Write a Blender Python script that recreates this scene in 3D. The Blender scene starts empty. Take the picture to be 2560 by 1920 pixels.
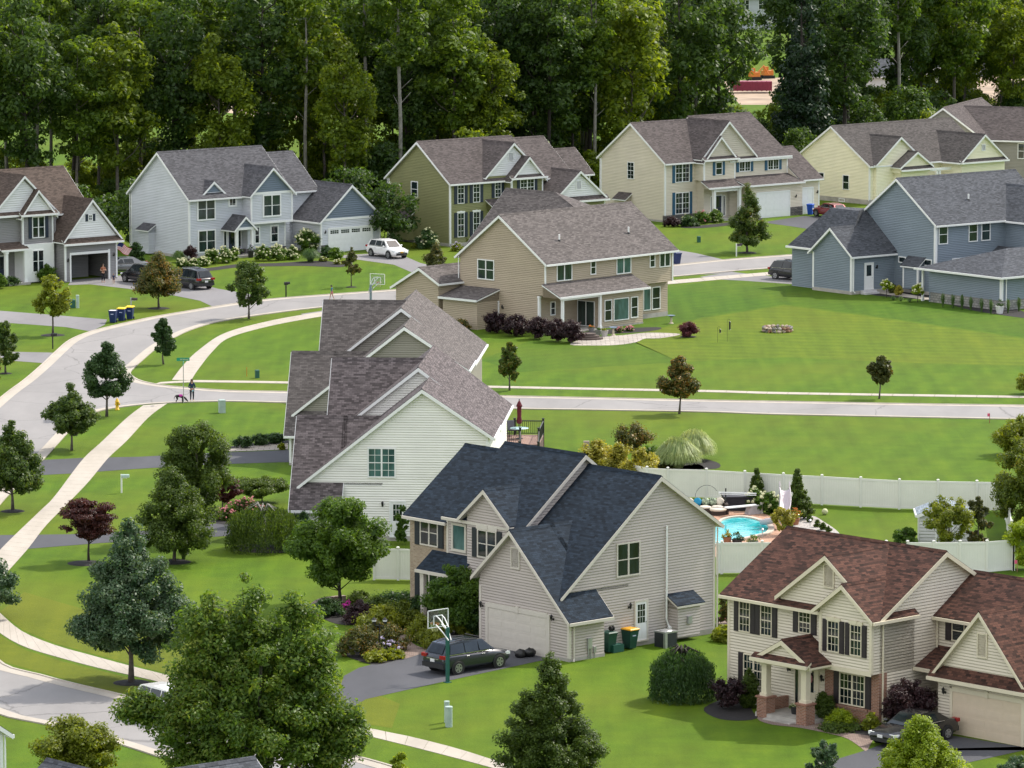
import bpy, math, random
import numpy as np
from mathutils import Vector, Matrix
R = math.radians
rnd = random.Random(7)
SC = bpy.context.scene
COL = SC.collection

# ------------------------------------------------------------------ camera, sky, sun, exposure
cam_d = bpy.data.cameras.new("camera"); cam = bpy.data.objects.new("camera", cam_d); COL.objects.link(cam)
cam.location = (0, 0, 47.0)
PITCH = math.atan2(960 + 620, 12274.0)
cam.rotation_euler = (math.pi / 2 - PITCH, 0, 0)
cam_d.sensor_width = 36.0; cam_d.lens = 36.0 * 12274.0 / 2560.0
cam_d.clip_start = 1.0; cam_d.clip_end = 4000.0
SC.camera = cam
SUN_EL, SUN_AZ = R(46), R(50)          # azimuth clockwise from the view direction (+Y): behind the scene, to the right
w = bpy.data.worlds.new("World"); SC.world = w; w.use_nodes = True
nt = w.node_tree; bg = nt.nodes["Background"]
sky = nt.nodes.new("ShaderNodeTexSky"); sky.sky_type = 'NISHITA'; sky.sun_disc = False
sky.sun_elevation = SUN_EL; sky.sun_rotation = SUN_AZ; sky.dust_density = 2.5; sky.air_density = 1.0; sky.ozone_density = 1.0
bg.inputs[1].default_value = 0.15
# unseen white cloud added to the sky, thickest behind-left, to brighten left-facing walls
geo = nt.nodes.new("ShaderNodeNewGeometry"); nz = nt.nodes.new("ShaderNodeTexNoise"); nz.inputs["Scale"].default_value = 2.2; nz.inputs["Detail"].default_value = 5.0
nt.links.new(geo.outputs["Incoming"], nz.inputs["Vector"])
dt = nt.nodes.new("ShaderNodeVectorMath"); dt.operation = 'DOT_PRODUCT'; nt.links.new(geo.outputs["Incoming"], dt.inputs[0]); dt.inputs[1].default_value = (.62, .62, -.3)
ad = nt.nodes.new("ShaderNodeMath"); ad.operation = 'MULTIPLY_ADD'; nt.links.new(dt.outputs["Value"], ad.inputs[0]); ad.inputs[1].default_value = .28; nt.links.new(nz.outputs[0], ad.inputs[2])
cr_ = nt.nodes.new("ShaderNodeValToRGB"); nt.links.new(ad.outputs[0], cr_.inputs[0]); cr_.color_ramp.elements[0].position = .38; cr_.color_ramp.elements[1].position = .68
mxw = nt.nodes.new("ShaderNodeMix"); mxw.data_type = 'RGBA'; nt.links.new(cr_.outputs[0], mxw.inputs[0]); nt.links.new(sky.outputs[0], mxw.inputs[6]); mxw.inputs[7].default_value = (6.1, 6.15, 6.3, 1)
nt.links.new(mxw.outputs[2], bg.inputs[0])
sun_d = bpy.data.lights.new("sun", 'SUN'); sun = bpy.data.objects.new("sun", sun_d); COL.objects.link(sun)
sun_d.energy = 2.8; sun_d.angle = R(1.0); sun_d.color = (1.0, 0.94, 0.84)
sv = Vector((math.sin(SUN_AZ) * math.cos(SUN_EL), math.cos(SUN_AZ) * math.cos(SUN_EL), math.sin(SUN_EL)))
sun.rotation_euler = (-sv).to_track_quat('-Z', 'Y').to_euler()
SC.view_settings.view_transform = 'Standard'; SC.view_settings.look = 'None'
SC.view_settings.exposure = 0.66; SC.view_settings.gamma = 1.0
SC.cycles.max_bounces = 6; SC.cycles.diffuse_bounces = 3; SC.cycles.transmission_bounces = 4; SC.cycles.transparent_max_bounces = 8

# ------------------------------------------------------------------ ground point seen at a pixel of the 2560x1920 photograph
CP, SP = math.cos(PITCH), math.sin(PITCH)
def gp(x, y, z=0.0):
    a, b = (x - 1280) / 12274.0, (960 - y) / 12274.0
    d = (a, CP + b * SP, -SP + b * CP)
    t = (z - 47.0) / d[2]
    return Vector((d[0] * t, d[1] * t, z))
def zat(x, y, base):                      # height of a pixel above the ground point of pixel 'base'
    p = gp(*base); b = (960 - y) / 12274.0
    return 47.0 + p.y * (-SP + b * CP) / (CP + b * SP)
def mpp(base):                            # metres per photo pixel at a ground pixel
    return gp(*base).length and (gp(*base) - Vector((0, 0, 47))).length / 12274.0

# ------------------------------------------------------------------ materials
MATS = {}
def newmat(name):
    m = bpy.data.materials.new(name); m.use_nodes = True
    nt = m.node_tree; p = nt.nodes["Principled BSDF"]
    return m, nt, p
def nd(nt, typ, props=None, **inp):
    n = nt.nodes.new("ShaderNode" + typ)
    for k, v in (props or {}).items(): setattr(n, k, v)
    for k, v in inp.items():
        key = int(k[1:]) if k[0] == 'i' and k[1:].isdigit() else k.replace('_', ' ')
        s = n.inputs[key]
        if isinstance(v, bpy.types.NodeSocket): nt.links.new(v, s)
        else: s.default_value = v
    return n
def rgba(c): return (c[0], c[1], c[2], 1.0)
def ramp(nt, fac, stops, interp='LINEAR'):
    n = nt.nodes.new("ShaderNodeValToRGB"); n.color_ramp.interpolation = interp
    e = n.color_ramp.elements
    while len(e) < len(stops): e.new(0.5)
    for el, (p, c) in zip(e, stops): el.position = p; el.color = rgba(c) if len(c) == 3 else c
    nt.links.new(fac, n.inputs[0]); return n.outputs[0]
def sc(c, k): return tuple(min(1, x * k) for x in c)
def plain(name, c, rough=.6, metal=0.0, spec=.5, var=.12, scale=3.0):
    if name in MATS: return MATS[name]
    m, nt, p = newmat(name)
    tc = nd(nt, "TexCoord"); nz = nd(nt, "TexNoise", Vector=tc.outputs["Object"], Scale=scale, Detail=4.0)
    col = ramp(nt, nz.outputs[0], [(.3, sc(c, 1 - var)), (.7, sc(c, 1 + var))])
    nt.links.new(col, p.inputs["Base Color"]); p.inputs["Roughness"].default_value = rough
    p.inputs["Metallic"].default_value = metal; p.inputs["Specular IOR Level"].default_value = spec
    MATS[name] = m; return m
def siding(name, c, course=.15):
    if name in MATS: return MATS[name]
    m, nt, p = newmat(name)
    uv = nd(nt, "UVMap"); s = nd(nt, "SeparateXYZ", i0=uv.outputs[0])
    k = nd(nt, "Math", {"operation": "DIVIDE"}, i0=s.outputs[1], i1=course)
    fr = nd(nt, "Math", {"operation": "FRACT"}, i0=k.outputs[0])
    h = ramp(nt, fr.outputs[0], [(0, (1, 1, 1)), (.78, (.1, .1, .1)), (1, (1, 1, 1))])
    tc = nd(nt, "TexCoord"); nz = nd(nt, "TexNoise", Vector=tc.outputs["Object"], Scale=.5, Detail=5.0)
    fl = nd(nt, "Math", {"operation": "FLOOR"}, i0=k.outputs[0])
    fx = nd(nt, "Math", {"operation": "FLOOR"}, i0=nd(nt, "Math", {"operation": "MULTIPLY_ADD"}, i0=s.outputs[0], i1=.27, i2=nd(nt, "Math", {"operation": "MULTIPLY"}, i0=fl.outputs[0], i1=.37).outputs[0]).outputs[0])
    wn = nd(nt, "TexWhiteNoise", {"noise_dimensions": "2D"}, Vector=nd(nt, "CombineXYZ", i0=fx.outputs[0], i1=fl.outputs[0]).outputs[0])
    a = nd(nt, "Math", {"operation": "MULTIPLY_ADD"}, i0=wn.outputs[0], i1=.3, i2=nz.outputs[0])
    col = ramp(nt, a.outputs[0], [(.35, sc(c, .92)), (.95, sc(c, 1.06))])
    b = nd(nt, "Bump", Strength=1.0, Distance=.032, Height=h)
    nt.links.new(b.outputs[0], p.inputs["Normal"]); nt.links.new(col, p.inputs["Base Color"])
    p.inputs["Roughness"].default_value = .55; p.inputs["Specular IOR Level"].default_value = .3
    MATS[name] = m; return m
def bricky(name, c1, c2, mortar, bw, rh, ms=.012, rough=.85, bump=.3, noise=.35, bias=0.0, c3=None):
    if name in MATS: return MATS[name]
    m, nt, p = newmat(name)
    uv = nd(nt, "UVMap")
    br = nd(nt, "TexBrick", {"offset": .5}, Vector=uv.outputs[0], Color1=rgba(c1), Color2=rgba(c2), Mortar=rgba(mortar), Scale=1.0, Mortar_Size=ms, Mortar_Smooth=.2, Bias=bias, Brick_Width=bw, Row_Height=rh)
    nz = nd(nt, "TexNoise", Vector=uv.outputs[0], Scale=.7, Detail=6.0, Roughness=.65)
    nz2 = nd(nt, "TexNoise", Vector=uv.outputs[0], Scale=9.0, Detail=3.0)
    k = nd(nt, "Math", {"operation": "MULTIPLY_ADD"}, i0=nz.outputs[0], i1=noise * 2, i2=1 - noise)
    k2 = nd(nt, "Math", {"operation": "MULTIPLY_ADD"}, i0=nz2.outputs[0], i1=.5, i2=.75)
    kk = nd(nt, "Math", {"operation": "MULTIPLY"}, i0=k.outputs[0], i1=k2.outputs[0])
    mx = nd(nt, "VectorMath", {"operation": "SCALE"}, i0=br.outputs[0], Scale=kk.outputs[0])
    nt.links.new(mx.outputs[0], p.inputs["Base Color"])
    b = nd(nt, "Bump", Strength=bump, Distance=.02, Height=nd(nt, "Math", {"operation": "SUBTRACT"}, i0=1.0, i1=br.outputs[1]).outputs[0])
    nt.links.new(b.outputs[0], p.inputs["Normal"])
    p.inputs["Roughness"].default_value = rough; p.inputs["Specular IOR Level"].default_value = .25
    MATS[name] = m; return m
def shingle(name, c, v=.35, warm=(1, 1, 1)):
    c2 = tuple(x * (1 + v) * wv for x, wv in zip(c, warm)); c1 = sc(c, 1 - v)
    return bricky(name, c1, c2, sc(c, .6), .30, .13, .008, .95, .4, .18)
def glassmat(name, c, rough=.04, var=.5):
    if name in MATS: return MATS[name]
    m, nt, p = newmat(name)
    tc = nd(nt, "TexCoord"); mp = nd(nt, "Mapping", Vector=tc.outputs["Object"]); mp.inputs["Scale"].default_value = (1.5, 1.5, .5)
    nz = nd(nt, "TexNoise", Vector=mp.outputs[0], Scale=1.3, Detail=2.0)
    col = ramp(nt, nz.outputs[0], [(.35, sc(c, 1 - var)), (.7, sc(c, 1 + var))])
    nt.links.new(col, p.inputs["Base Color"]); p.inputs["Roughness"].default_value = rough; p.inputs["Specular IOR Level"].default_value = .6
    MATS[name] = m; return m
def leafmat(name, dark, light, trans=.4, tip=None):
    if name in MATS: return MATS[name]
    m, nt, p = newmat(name)
    g = nd(nt, "NewGeometry"); oi = nd(nt, "ObjectInfo")
    tc = nd(nt, "TexCoord"); nz = nd(nt, "TexNoise", Vector=tc.outputs["Object"], Scale=.55, Detail=3.0)
    a = nd(nt, "Math", {"operation": "MULTIPLY_ADD"}, i0=g.outputs["Random Per Island"], i1=.5, i2=nd(nt, "Math", {"operation": "MULTIPLY_ADD"}, i0=nz.outputs[0], i1=.7, i2=nd(nt, "Math", {"operation": "MULTIPLY"}, i0=oi.outputs["Random"], i1=.22).outputs[0]).outputs[0])
    mid = tuple((x + y) / 2 for x, y in zip(dark, light))
    st = [(.3, dark), (.7, mid), (1.0, light)]
    if tip: st = [(.3, dark), (.62, mid), (.85, light), (1.0, tip)]
    col = ramp(nt, a.outputs[0], st)
    nt.links.new(col, p.inputs["Base Color"]); p.inputs["Roughness"].default_value = .5; p.inputs["Specular IOR Level"].default_value = .35
    hs = nd(nt, "VectorMath", {"operation": "MULTIPLY"}, i0=col, i1=(2.1, 1.9, .9))
    tr = nd(nt, "BsdfTranslucent", Color=hs.outputs[0])
    mx = nd(nt, "MixShader", i0=trans, i1=p.outputs[0], i2=tr.outputs[0])
    out = nt.nodes["Material Output"]; nt.links.new(mx.outputs[0], out.inputs[0])
    MATS[name] = m; return m

WHITE = plain("white_trim", (.78, .79, .79), .45, var=.03)
CREAMT = plain("cream_trim", (.66, .60, .46), .5, var=.03)
GREIGE = plain("greige_trim", (.60, .56, .50), .5, var=.03)
BLACK = plain("black_metal", (.012, .012, .013), .4)
CONC = plain("foundation_concrete", (.38, .36, .33), .85, var=.2, scale=1.5)
GLASS = glassmat("window_glass", (.012, .022, .024))
CURT = glassmat("curtained_glass", (.06, .13, .125), .1, .4)
GREENG = glassmat("blind_glass", (.022, .040, .036), .06, .4)
MULCH = plain("dark_mulch", (.012, .010, .010), .95, var=.5, scale=6)
BARK = plain("grey_bark", (.10, .085, .075), .9, var=.35, scale=4)
DBARK = plain("dark_bark", (.035, .028, .024), .9, var=.35, scale=4)
PBARK = plain("pale_bark", (.20, .19, .17), .85, var=.3, scale=2)
GREENP = plain("green_plastic", (.008, .075, .055), .5)
METAL = plain("grey_metal", (.45, .46, .47), .4, .7)

# ------------------------------------------------------------------ mesh builder
class MB:
    def __init__(s): s.v = []; s.f = []; s.m = []
    def poly(s, pts, mi=0):
        n = len(s.v); s.v += [tuple(p) for p in pts]; s.f.append(tuple(range(n, n + len(pts)))); s.m.append(mi)
    def box(s, x0, x1, y0, y1, z0, z1, mi=0, tf=None):
        P = [(x, y, z) for z in (z0, z1) for y in (y0, y1) for x in (x0, x1)]
        if tf: P = [tf(*p) for p in P]
        n = len(s.v); s.v += [tuple(p) for p in P]
        for f in ((0, 2, 3, 1), (4, 5, 7, 6), (0, 1, 5, 4), (2, 6, 7, 3), (0, 4, 6, 2), (1, 3, 7, 5)):
            s.f.append(tuple(n + i for i in f)); s.m.append(mi)
    def ring_loft(s, rings, mi=0, cap=True):
        n0 = len(s.v); k = len(rings[0])
        for r in rings: s.v += [tuple(p) for p in r]
        for i in range(len(rings) - 1):
            for j in range(k):
                a, b = n0 + i * k + j, n0 + i * k + (j + 1) % k
                s.f.append((a, b, b + k, a + k)); s.m.append(mi)
        if cap:
            s.f.append(tuple(n0 + j for j in range(k))[::-1]); s.m.append(mi)
            s.f.append(tuple(n0 + (len(rings) - 1) * k + j for j in range(k))); s.m.append(mi)
    def tube(s, pts, r, n=8, mi=0):
        pts = [Vector(p) for p in pts]
        rs = r if isinstance(r, (list, tuple)) else [r] * len(pts)
        rings = []
        for i, p in enumerate(pts):
            d = (pts[min(i + 1, len(pts) - 1)] - pts[max(i - 1, 0)]).normalized()
            a = d.cross(Vector((0, 0, 1)) if abs(d.z) < .9 else Vector((1, 0, 0))).normalized(); b = d.cross(a)
            rings.append([p + (a * math.cos(t) + b * math.sin(t)) * rs[i] for t in (2 * math.pi * q / n for q in range(n))])
        s.ring_loft(rings, mi)
    def lathe(s, prof, c=(0, 0, 0), n=16, mi=0, sx=1, sy=1):
        s.ring_loft([[(c[0] + r * math.cos(t) * sx, c[1] + r * math.sin(t) * sy, c[2] + z) for t in (2 * math.pi * q / n for q in range(n))] for r, z in prof], mi)
    def blob(s, c, r, n=10, mi=0, seed=0, amp=.12):
        q = random.Random(seed); rings = []
        for i in range(n // 2 + 1):
            ph = -math.pi / 2 + math.pi * i / (n // 2)
            rings.append([(c[0] + r[0] * k * math.cos(ph) * math.cos(t), c[1] + r[1] * k * math.cos(ph) * math.sin(t), c[2] + r[2] * k * math.sin(ph)) for t in (2 * math.pi * j / n for j in range(n)) for k in (1 + q.uniform(-amp, amp),)])
        s.ring_loft(rings, mi)
    def build(s, name, mats, parent=None, smooth=False, flip=True):
        me = bpy.data.meshes.new(name); me.from_pydata(s.v, [], s.f)
        mats = mats if isinstance(mats, (list, tuple)) else [mats]
        for m in mats: me.materials.append(m)
        if len(mats) > 1: me.polygons.foreach_set("material_index", s.m)
        if smooth: me.polygons.foreach_set("use_smooth", [True] * len(s.f))
        me.update()
        uvl = me.uv_layers.new(name="UVMap"); Z = Vector((0, 0, 1))
        for p in me.polygons:
            n = p.normal; t = Z.cross(n)
            t = Vector((1, 0, 0)) if t.length < .02 else t.normalized()
            b = n.cross(t)
            for li in p.loop_indices:
                co = me.vertices[me.loops[li].vertex_index].co; uvl.data[li].uv = (co.dot(t), co.dot(b) if abs(n.z) > .05 else co.z)
        o = bpy.data.objects.new(name, me); COL.objects.link(o)
        if parent: o.parent = parent
        return o
def tag(o, label=None, cat=None, group=None, kind=None):
    if label: o["label"] = label
    if cat: o["category"] = cat
    if group: o["group"] = group
    if kind: o["kind"] = kind
    return o
def thing(name, label, cat, loc=(0, 0, 0), rz=0.0, group=None):
    o = bpy.data.objects.new(name, None); COL.objects.link(o); o.empty_display_size = .3
    o.location = loc; o.rotation_euler = (0, 0, rz); return tag(o, label, cat, group)
def copy_tree(o, parent=None):
    c = o.copy(); COL.objects.link(c); c.parent = parent
    for ch in list(o.children): copy_tree(ch, c)
    return c
# ------------------------------------------------------------------ houses
def fp(face, a, z, d=0.0):
    ax, v, sg = face
    return (a, v + sg * d, z) if ax == 'v' else (v + sg * d, a, z)
def fbox(mb, face, a0, a1, z0, z1, d0, d1, mi=0):
    P = [fp(face, a, z, d) for a in (a0, a1) for z in (z0, z1) for d in (d0, d1)]
    xs, ys, zs = zip(*P); mb.box(min(xs), max(xs), min(ys), max(ys), min(zs), max(zs), mi)
class House:
    def __init__(s, label, o, yaw, wall, roof, trim=WHITE, glass=GLASS, shutter=None, cat="house", name="house"):
        s.root = thing(name, label, cat, (o[0], o[1], 0), R(90 - yaw))
        s.wm, s.rm, s.tm, s.gm, s.sm = wall, roof, trim, glass, shutter
        s.wall, s.roof, s.trim, s.found = MB(), MB(), MB(), MB(); s.extra = {}
    def ex(s, name, m):
        k = (name, m.name)
        if k not in s.extra: s.extra[k] = (MB(), m)
        return s.extra[k][0]
    def prism(s, axis, a0, a1, b0, z0, br, zr, b1, z1, zb, mb=None, sides=True):
        mb = mb or s.wall
        pt = (lambda a, b, z: (a, b, z)) if axis == 'u' else (lambda a, b, z: (b, a, z))
        e0 = [pt(a0, *q) for q in ((b0, zb), (b1, zb), (b1, z1), (br, zr), (b0, z0))]
        e1 = [pt(a1, *q) for q in ((b0, zb), (b1, zb), (b1, z1), (br, zr), (b0, z0))]
        fl = axis == 'u'
        mb.poly(e0[::-1] if fl else e0); mb.poly(e1 if fl else e1[::-1])
        if sides:
            for b, z, inv in ((b0, z0, fl), (b1, z1, not fl)):
                q = [pt(a0, b, zb), pt(a1, b, zb), pt(a1, b, z), pt(a0, b, z)]
                mb.poly(q if inv else q[::-1])
            q = [pt(a0, b0, zb), pt(a0, b1, zb), pt(a1, b1, zb), pt(a1, b0, zb)]; mb.poly(q if fl else q[::-1])
    def slab(s, axis, A0, A1, be, ze, br, zr):
        """one roof slope from eave (be,ze) to ridge (br,zr) along A0..A1: shingles above, white board under"""
        pt = (lambda a, b, z: (a, b, z)) if axis == 'u' else (lambda a, b, z: (b, a, z))
        P = lambda dz, A=A0, B=A1: [pt(A, be, ze + dz), pt(B, be, ze + dz), pt(B, br, zr + dz), pt(A, br, zr + dz)]
        for mb, lo, hi, ins in ((s.roof, .07, .13, 0.0), (s.trim, -.03, .068, .02)):
            A, B = A0 + ins, A1 - ins
            t, u = P(hi, A, B), P(lo, A, B)
            n = (Vector(t[1]) - Vector(t[0])).cross(Vector(t[3]) - Vector(t[0]))
            fs = [t, u[::-1], [u[0], u[1], t[1], t[0]], [u[1], u[2], t[2], t[1]], [u[3], u[0], t[0], t[3]]]
            for f in fs: mb.poly(f if n.z > 0 else f[::-1])
    def gable(s, axis, a0, a1, b0, z0, br, zr, b1, z1, ohe=.35, ohr=.28, zb=0.0, ends=(1, 1), wall=True, mb=None, gutter=(1, 1), rakew=.2, sides=(1, 1)):
        pt = (lambda a, b, z: (a, b, z)) if axis == 'u' else (lambda a, b, z: (b, a, z))
        A0, A1 = a0 - (ohr if ends[0] else 0), a1 + (ohr if ends[1] else 0)
        for i, (b, z) in enumerate(((b0, z0), (b1, z1))):
            if not sides[i]: continue
            m = (zr - z) / abs(br - b); sg = -1 if b < br else 1
            be, ze = b + sg * ohe, z - m * ohe
            s.slab(axis, A0, A1, be, ze, br, zr)
            for e, A in ((0, A0), (1, A1)):                      # rake boards
                if not ends[e]: continue
                da = (.035 if e else -.035)
                for (x0, x1) in ((A, A + da),):
                    q = [(be, ze + .10), (br, zr + .10), (br, zr + .10 - rakew * 1.15), (be, ze + .10 - rakew)]
                    f0 = [pt(x0, *c) for c in q]; f1 = [pt(x1, *c) for c in q]
                    s.trim.poly(f0); s.trim.poly(f1[::-1])
                    for k in range(4): s.trim.poly([f0[k], f1[k], f1[(k + 1) % 4], f0[(k + 1) % 4]])
            if gutter[i]:
                g0, g1 = sorted((be + sg * .0, be + sg * .11))
                P0, P1 = pt(A0 + .02, g0, ze - .07), pt(A1 - .02, g1, ze + .08)
                s.trim.box(min(P0[0], P1[0]), max(P0[0], P1[0]), min(P0[1], P1[1]), max(P0[1], P1[1]), P0[2], P1[2])
        # ridge cap
        c = .14; k0 = (zr - z0) / abs(br - b0); k1 = (zr - z1) / abs(br - b1)
        r = [(br - c, zr + .15 - c * k0), (br, zr + .19), (br + c, zr + .15 - c * k1), (br, zr + .08)]
        s.roof.ring_loft([[pt(A, *q) for q in r] for A in (A0 + .01, A1 - .01)])
        if wall: s.prism(axis, a0, a1, b0, z0, br, zr, b1, z1, zb, mb)
    def shed(s, face, a0, a1, zt, proj, zl, oh=.15, th=.13, d0=0.0, close=True, gut=True):
        """lean-to roof on a wall face, from height zt at the wall down to zl at distance proj"""
        top = [fp(face, a0, zl + .05, proj), fp(face, a1, zl + .05, proj), fp(face, a1, zt + .05, d0), fp(face, a0, zt + .05, d0)]
        n = (Vector(top[1]) - Vector(top[0])).cross(Vector(top[3]) - Vector(top[0]))
        for mb, lo, ins in ((s.roof, -.05, 0), (s.trim, -.16, .02)):
            h = 0.0 if mb is s.roof else -.052
            t = [(p[0], p[1], p[2] + h) for p in top]; u = [(p[0], p[1], p[2] + lo) for p in top]
            for f in [t, u[::-1]] + [[u[k], u[(k + 1) % 4], t[(k + 1) % 4], t[k]] for k in range(4)]:
                mb.poly(f if n.z > 0 else f[::-1])
        if gut: fbox(s.trim, face, a0 - .01, a1 + .01, zl - .14, zl + .03, proj - .01, proj + .10)
        if close:
            for a, sg in ((a0 + .12, 1), (a1 - .12, -1)):
                f = [fp(face, a, zl - .12, .01), fp(face, a, zl - .12, proj - .12), fp(face, a, zt - .1, .01)]
                s.wall.poly(f); s.wall.poly(f[::-1])
    def block(s, u0, u1, v0, v1, z0, z1, mb=None): (mb or s.wall).box(u0, u1, v0, v1, z0, z1)
    def foundation(s, u0, u1, v0, v1, h=.35, pr=.025): s.found.box(u0 - pr, u1 + pr, v0 - pr, v1 + pr, -.4, h)
    def corner(s, u, v, z0, z1, w=.12): s.trim.box(u - w, u + w, v - w * .99, v + w * .99, z0, z1) if w > .1 else s.trim.box(u - w, u + w, v - w, v + w, z0, z1)
    def cb(s, u, v, z0, z1, su, sv, w=.13):
        """corner board wrapping an outer corner whose solid lies towards (su,sv)"""
        s.trim.box(*sorted((u - su * .025, u + su * w)), *sorted((v - sv * .025, v + sv * .003)), z0, z1)
        s.trim.box(*sorted((u - su * .026, u + su * .003)), *sorted((v + sv * .004, v + sv * w)), z0, z1)
    def band(s, face, a0, a1, z0, z1, d=.03): fbox(s.trim, face, a0, a1, z0, z1, .002, d)
    def window(s, face, a0, a1, z0, z1, n=2, shutter=False, rail=True, tw=.08, glass=None, grid=0, sw=.36, header=0, mull=.1, sides=(1, 1)):
        f = MB()
        fbox(f, face, a0, a1, z1 - tw, z1, 0, .06); fbox(f, face, a0, a1, z0, z0 + tw, 0, .07)
        fbox(f, face, a0, a0 + tw, z0 + tw, z1 - tw, 0, .06); fbox(f, face, a1 - tw, a1, z0 + tw, z1 - tw, 0, .06)
        pw = (a1 - a0 - 2 * tw - (n - 1) * mull) / n; zm = (z0 + z1) / 2
        for i in range(n):
            b0 = a0 + tw + i * (pw + mull); b1 = b0 + pw
            if i: fbox(f, face, b0 - mull, b0, z0 + tw, z1 - tw, 0, .058)
            if rail: fbox(f, face, b0, b1, zm - .025, zm + .025, 0, .045)
            for g in range(1, grid + 1):
                x = b0 + pw * g / (grid + 1); fbox(f, face, x - .012, x + .012, z0 + tw, z1 - tw, 0, .034)
            if grid:
                for zz in ((z0 * 3 + z1) / 4, (z0 + z1 * 3) / 4): fbox(f, face, b0, b1, zz - .012, zz + .012, 0, .033)
        if header: fbox(f, face, a0 - .06, a1 + .06, z1, z1 + header, 0, .075); fbox(f, face, (a0 + a1) / 2 - .09, (a0 + a1) / 2 + .09, z1 + .01, z1 + header + .04, .01, .1)
        fo = f.build("window", s.tm, s.root)
        p = MB(); q = [fp(face, a0 + tw, z0 + tw, .022), fp(face, a1 - tw, z0 + tw, .022), fp(face, a1 - tw, z1 - tw, .022), fp(face, a0 + tw, z1 - tw, .022)]
        nrm = (Vector(q[1]) - Vector(q[0])).cross(Vector(q[3]) - Vector(q[0]))
        out = Vector(fp(face, 0, 0, 1)) - Vector(fp(face, 0, 0, 0))
        p.poly(q if nrm.dot(out) > 0 else q[::-1]); p.build("pane", glass or s.gm, fo)
        if shutter and s.sm:
            for k, (x0, x1) in enumerate(((a0 - sw - .02, a0 - .02), (a1 + .02, a1 + sw + .02))):
                if not sides[k]: continue
                h = MB(); fbox(h, face, x0, x1, z0 - .02, z1 + .02, 0, .05)
                fbox(h, face, x0 + .05, x1 - .05, z0 + .06, zm - .05, .05, .062); fbox(h, face, x0 + .05, x1 - .05, zm + .05, z1 - .06, .05, .062)
                h.build("shutter", s.sm, s.root)
    def garage_door(s, face, a0, a1, z1, col=WHITE, rows=4, lites=0, trim=.12, cols=4, key=False):
        t = MB(); fbox(t, face, a0 - trim, a0, 0, z1 + trim, 0, .06); fbox(t, face, a1, a1 + trim, 0, z1 + trim, 0, .06); fbox(t, face, a0, a1, z1, z1 + trim * 1.3, 0, .065)
        if key: fbox(t, face, (a0 + a1) / 2 - .1, (a0 + a1) / 2 + .1, z1 - .02, z1 + trim * 1.7, .01, .1)
        t.build("garage_door_frame", s.tm, s.root)
        g = MB(); fbox(g, face, a0, a1, 0.0, z1, .004, .014); h = z1 / rows; wd = (a1 - a0) / cols
        for r in range(rows):
            fbox(g, face, a0 + .005, a1 - .005, r * h + .006, (r + 1) * h - .012, .014, .026)
            for c in range(cols):
                if lites and r == rows - 1: continue
                fbox(g, face, a0 + c * wd + .12, a0 + (c + 1) * wd - .12, r * h + .12, (r + 1) * h - .12, .026, .036)
        go = g.build("garage_door", col, s.root)
        if lites:
            for c in range(cols):
                p = MB(); b0, b1 = a0 + c * wd + .14, a0 + (c + 1) * wd - .14
                for i in range(4):
                    for j in range(2):
                        x = b0 + (b1 - b0) * i / 4; zz = (rows - 1) * h + .1 + j * (h - .2) / 2
                        fbox(p, face, x + .015, x + (b1 - b0) / 4 - .015, zz + .015, zz + (h - .2) / 2 - .015, .026, .03)
                p.build("door_window", GLASS, go)
    def door(s, face, a0, a1, z0, z1, col=WHITE, lite=0.45, grid=False, tw=.1):
        t = MB(); fbox(t, face, a0 - tw, a0, z0, z1 + tw, 0, .06); fbox(t, face, a1, a1 + tw, z0, z1 + tw, 0, .06); fbox(t, face, a0, a1, z1, z1 + tw, 0, .06); fbox(t, face, a0 - tw, a1 + tw, z0 - .08, z0, 0, .1)
        t.build("door_frame", s.tm, s.root)
        d = MB(); fbox(d, face, a0, a1, z0, z1, .004, .03)
        w = a1 - a0
        for x in (a0 + .12 * w, a0 + .55 * w): fbox(d, face, x, x + .33 * w, z0 + .15, z0 + .42 * (z1 - z0), .03, .04)
        do = d.build("door", col, s.root)
        if lite:
            p = MB(); zz0, zz1 = z1 - (z1 - z0) * lite - .08, z1 - .12
            if grid:
                for i in range(3):
                    for j in range(3):
                        x = a0 + .15 * w + .7 * w * i / 3; q = zz0 + (zz1 - zz0) * j / 3
                        fbox(p, face, x + .015, x + .7 * w / 3 - .015, q + .015, q + (zz1 - zz0) / 3 - .015, .03, .036)
            else: fbox(p, face, a0 + .18 * w, a1 - .18 * w, zz0, zz1, .03, .036)
            p.build("pane", s.gm, do)
        k = MB(); c = fp(face, a1 - .08 * w, z0 + .95, .06); k.blob(c, (.035, .035, .035), 8, amp=0); k.build("handle", METAL, do)
    def lamp(s, face, a, z):
        m = MB(); x, y, zz = fp(face, a, z, .16); m.lathe([(.0, .2), (.02, .17), (.09, .08), (.085, .06)], (x, y, zz), 8); m.lathe([(.05, -.1), (.07, .05)], (x, y, zz), 8); m.lathe([(.0, -.2), (.03, -.14), (.05, -.1)], (x, y, zz), 8)
        fbox(m, face, a - .05, a + .05, z - .16, z - .04, 0, .03); m.tube([fp(face, a, z - .1, .03), fp(face, a, z - .14, .1), fp(face, a, z - .12, .16)], .014, 6)
        m.build("wall_lamp", BLACK, s.root)
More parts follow.
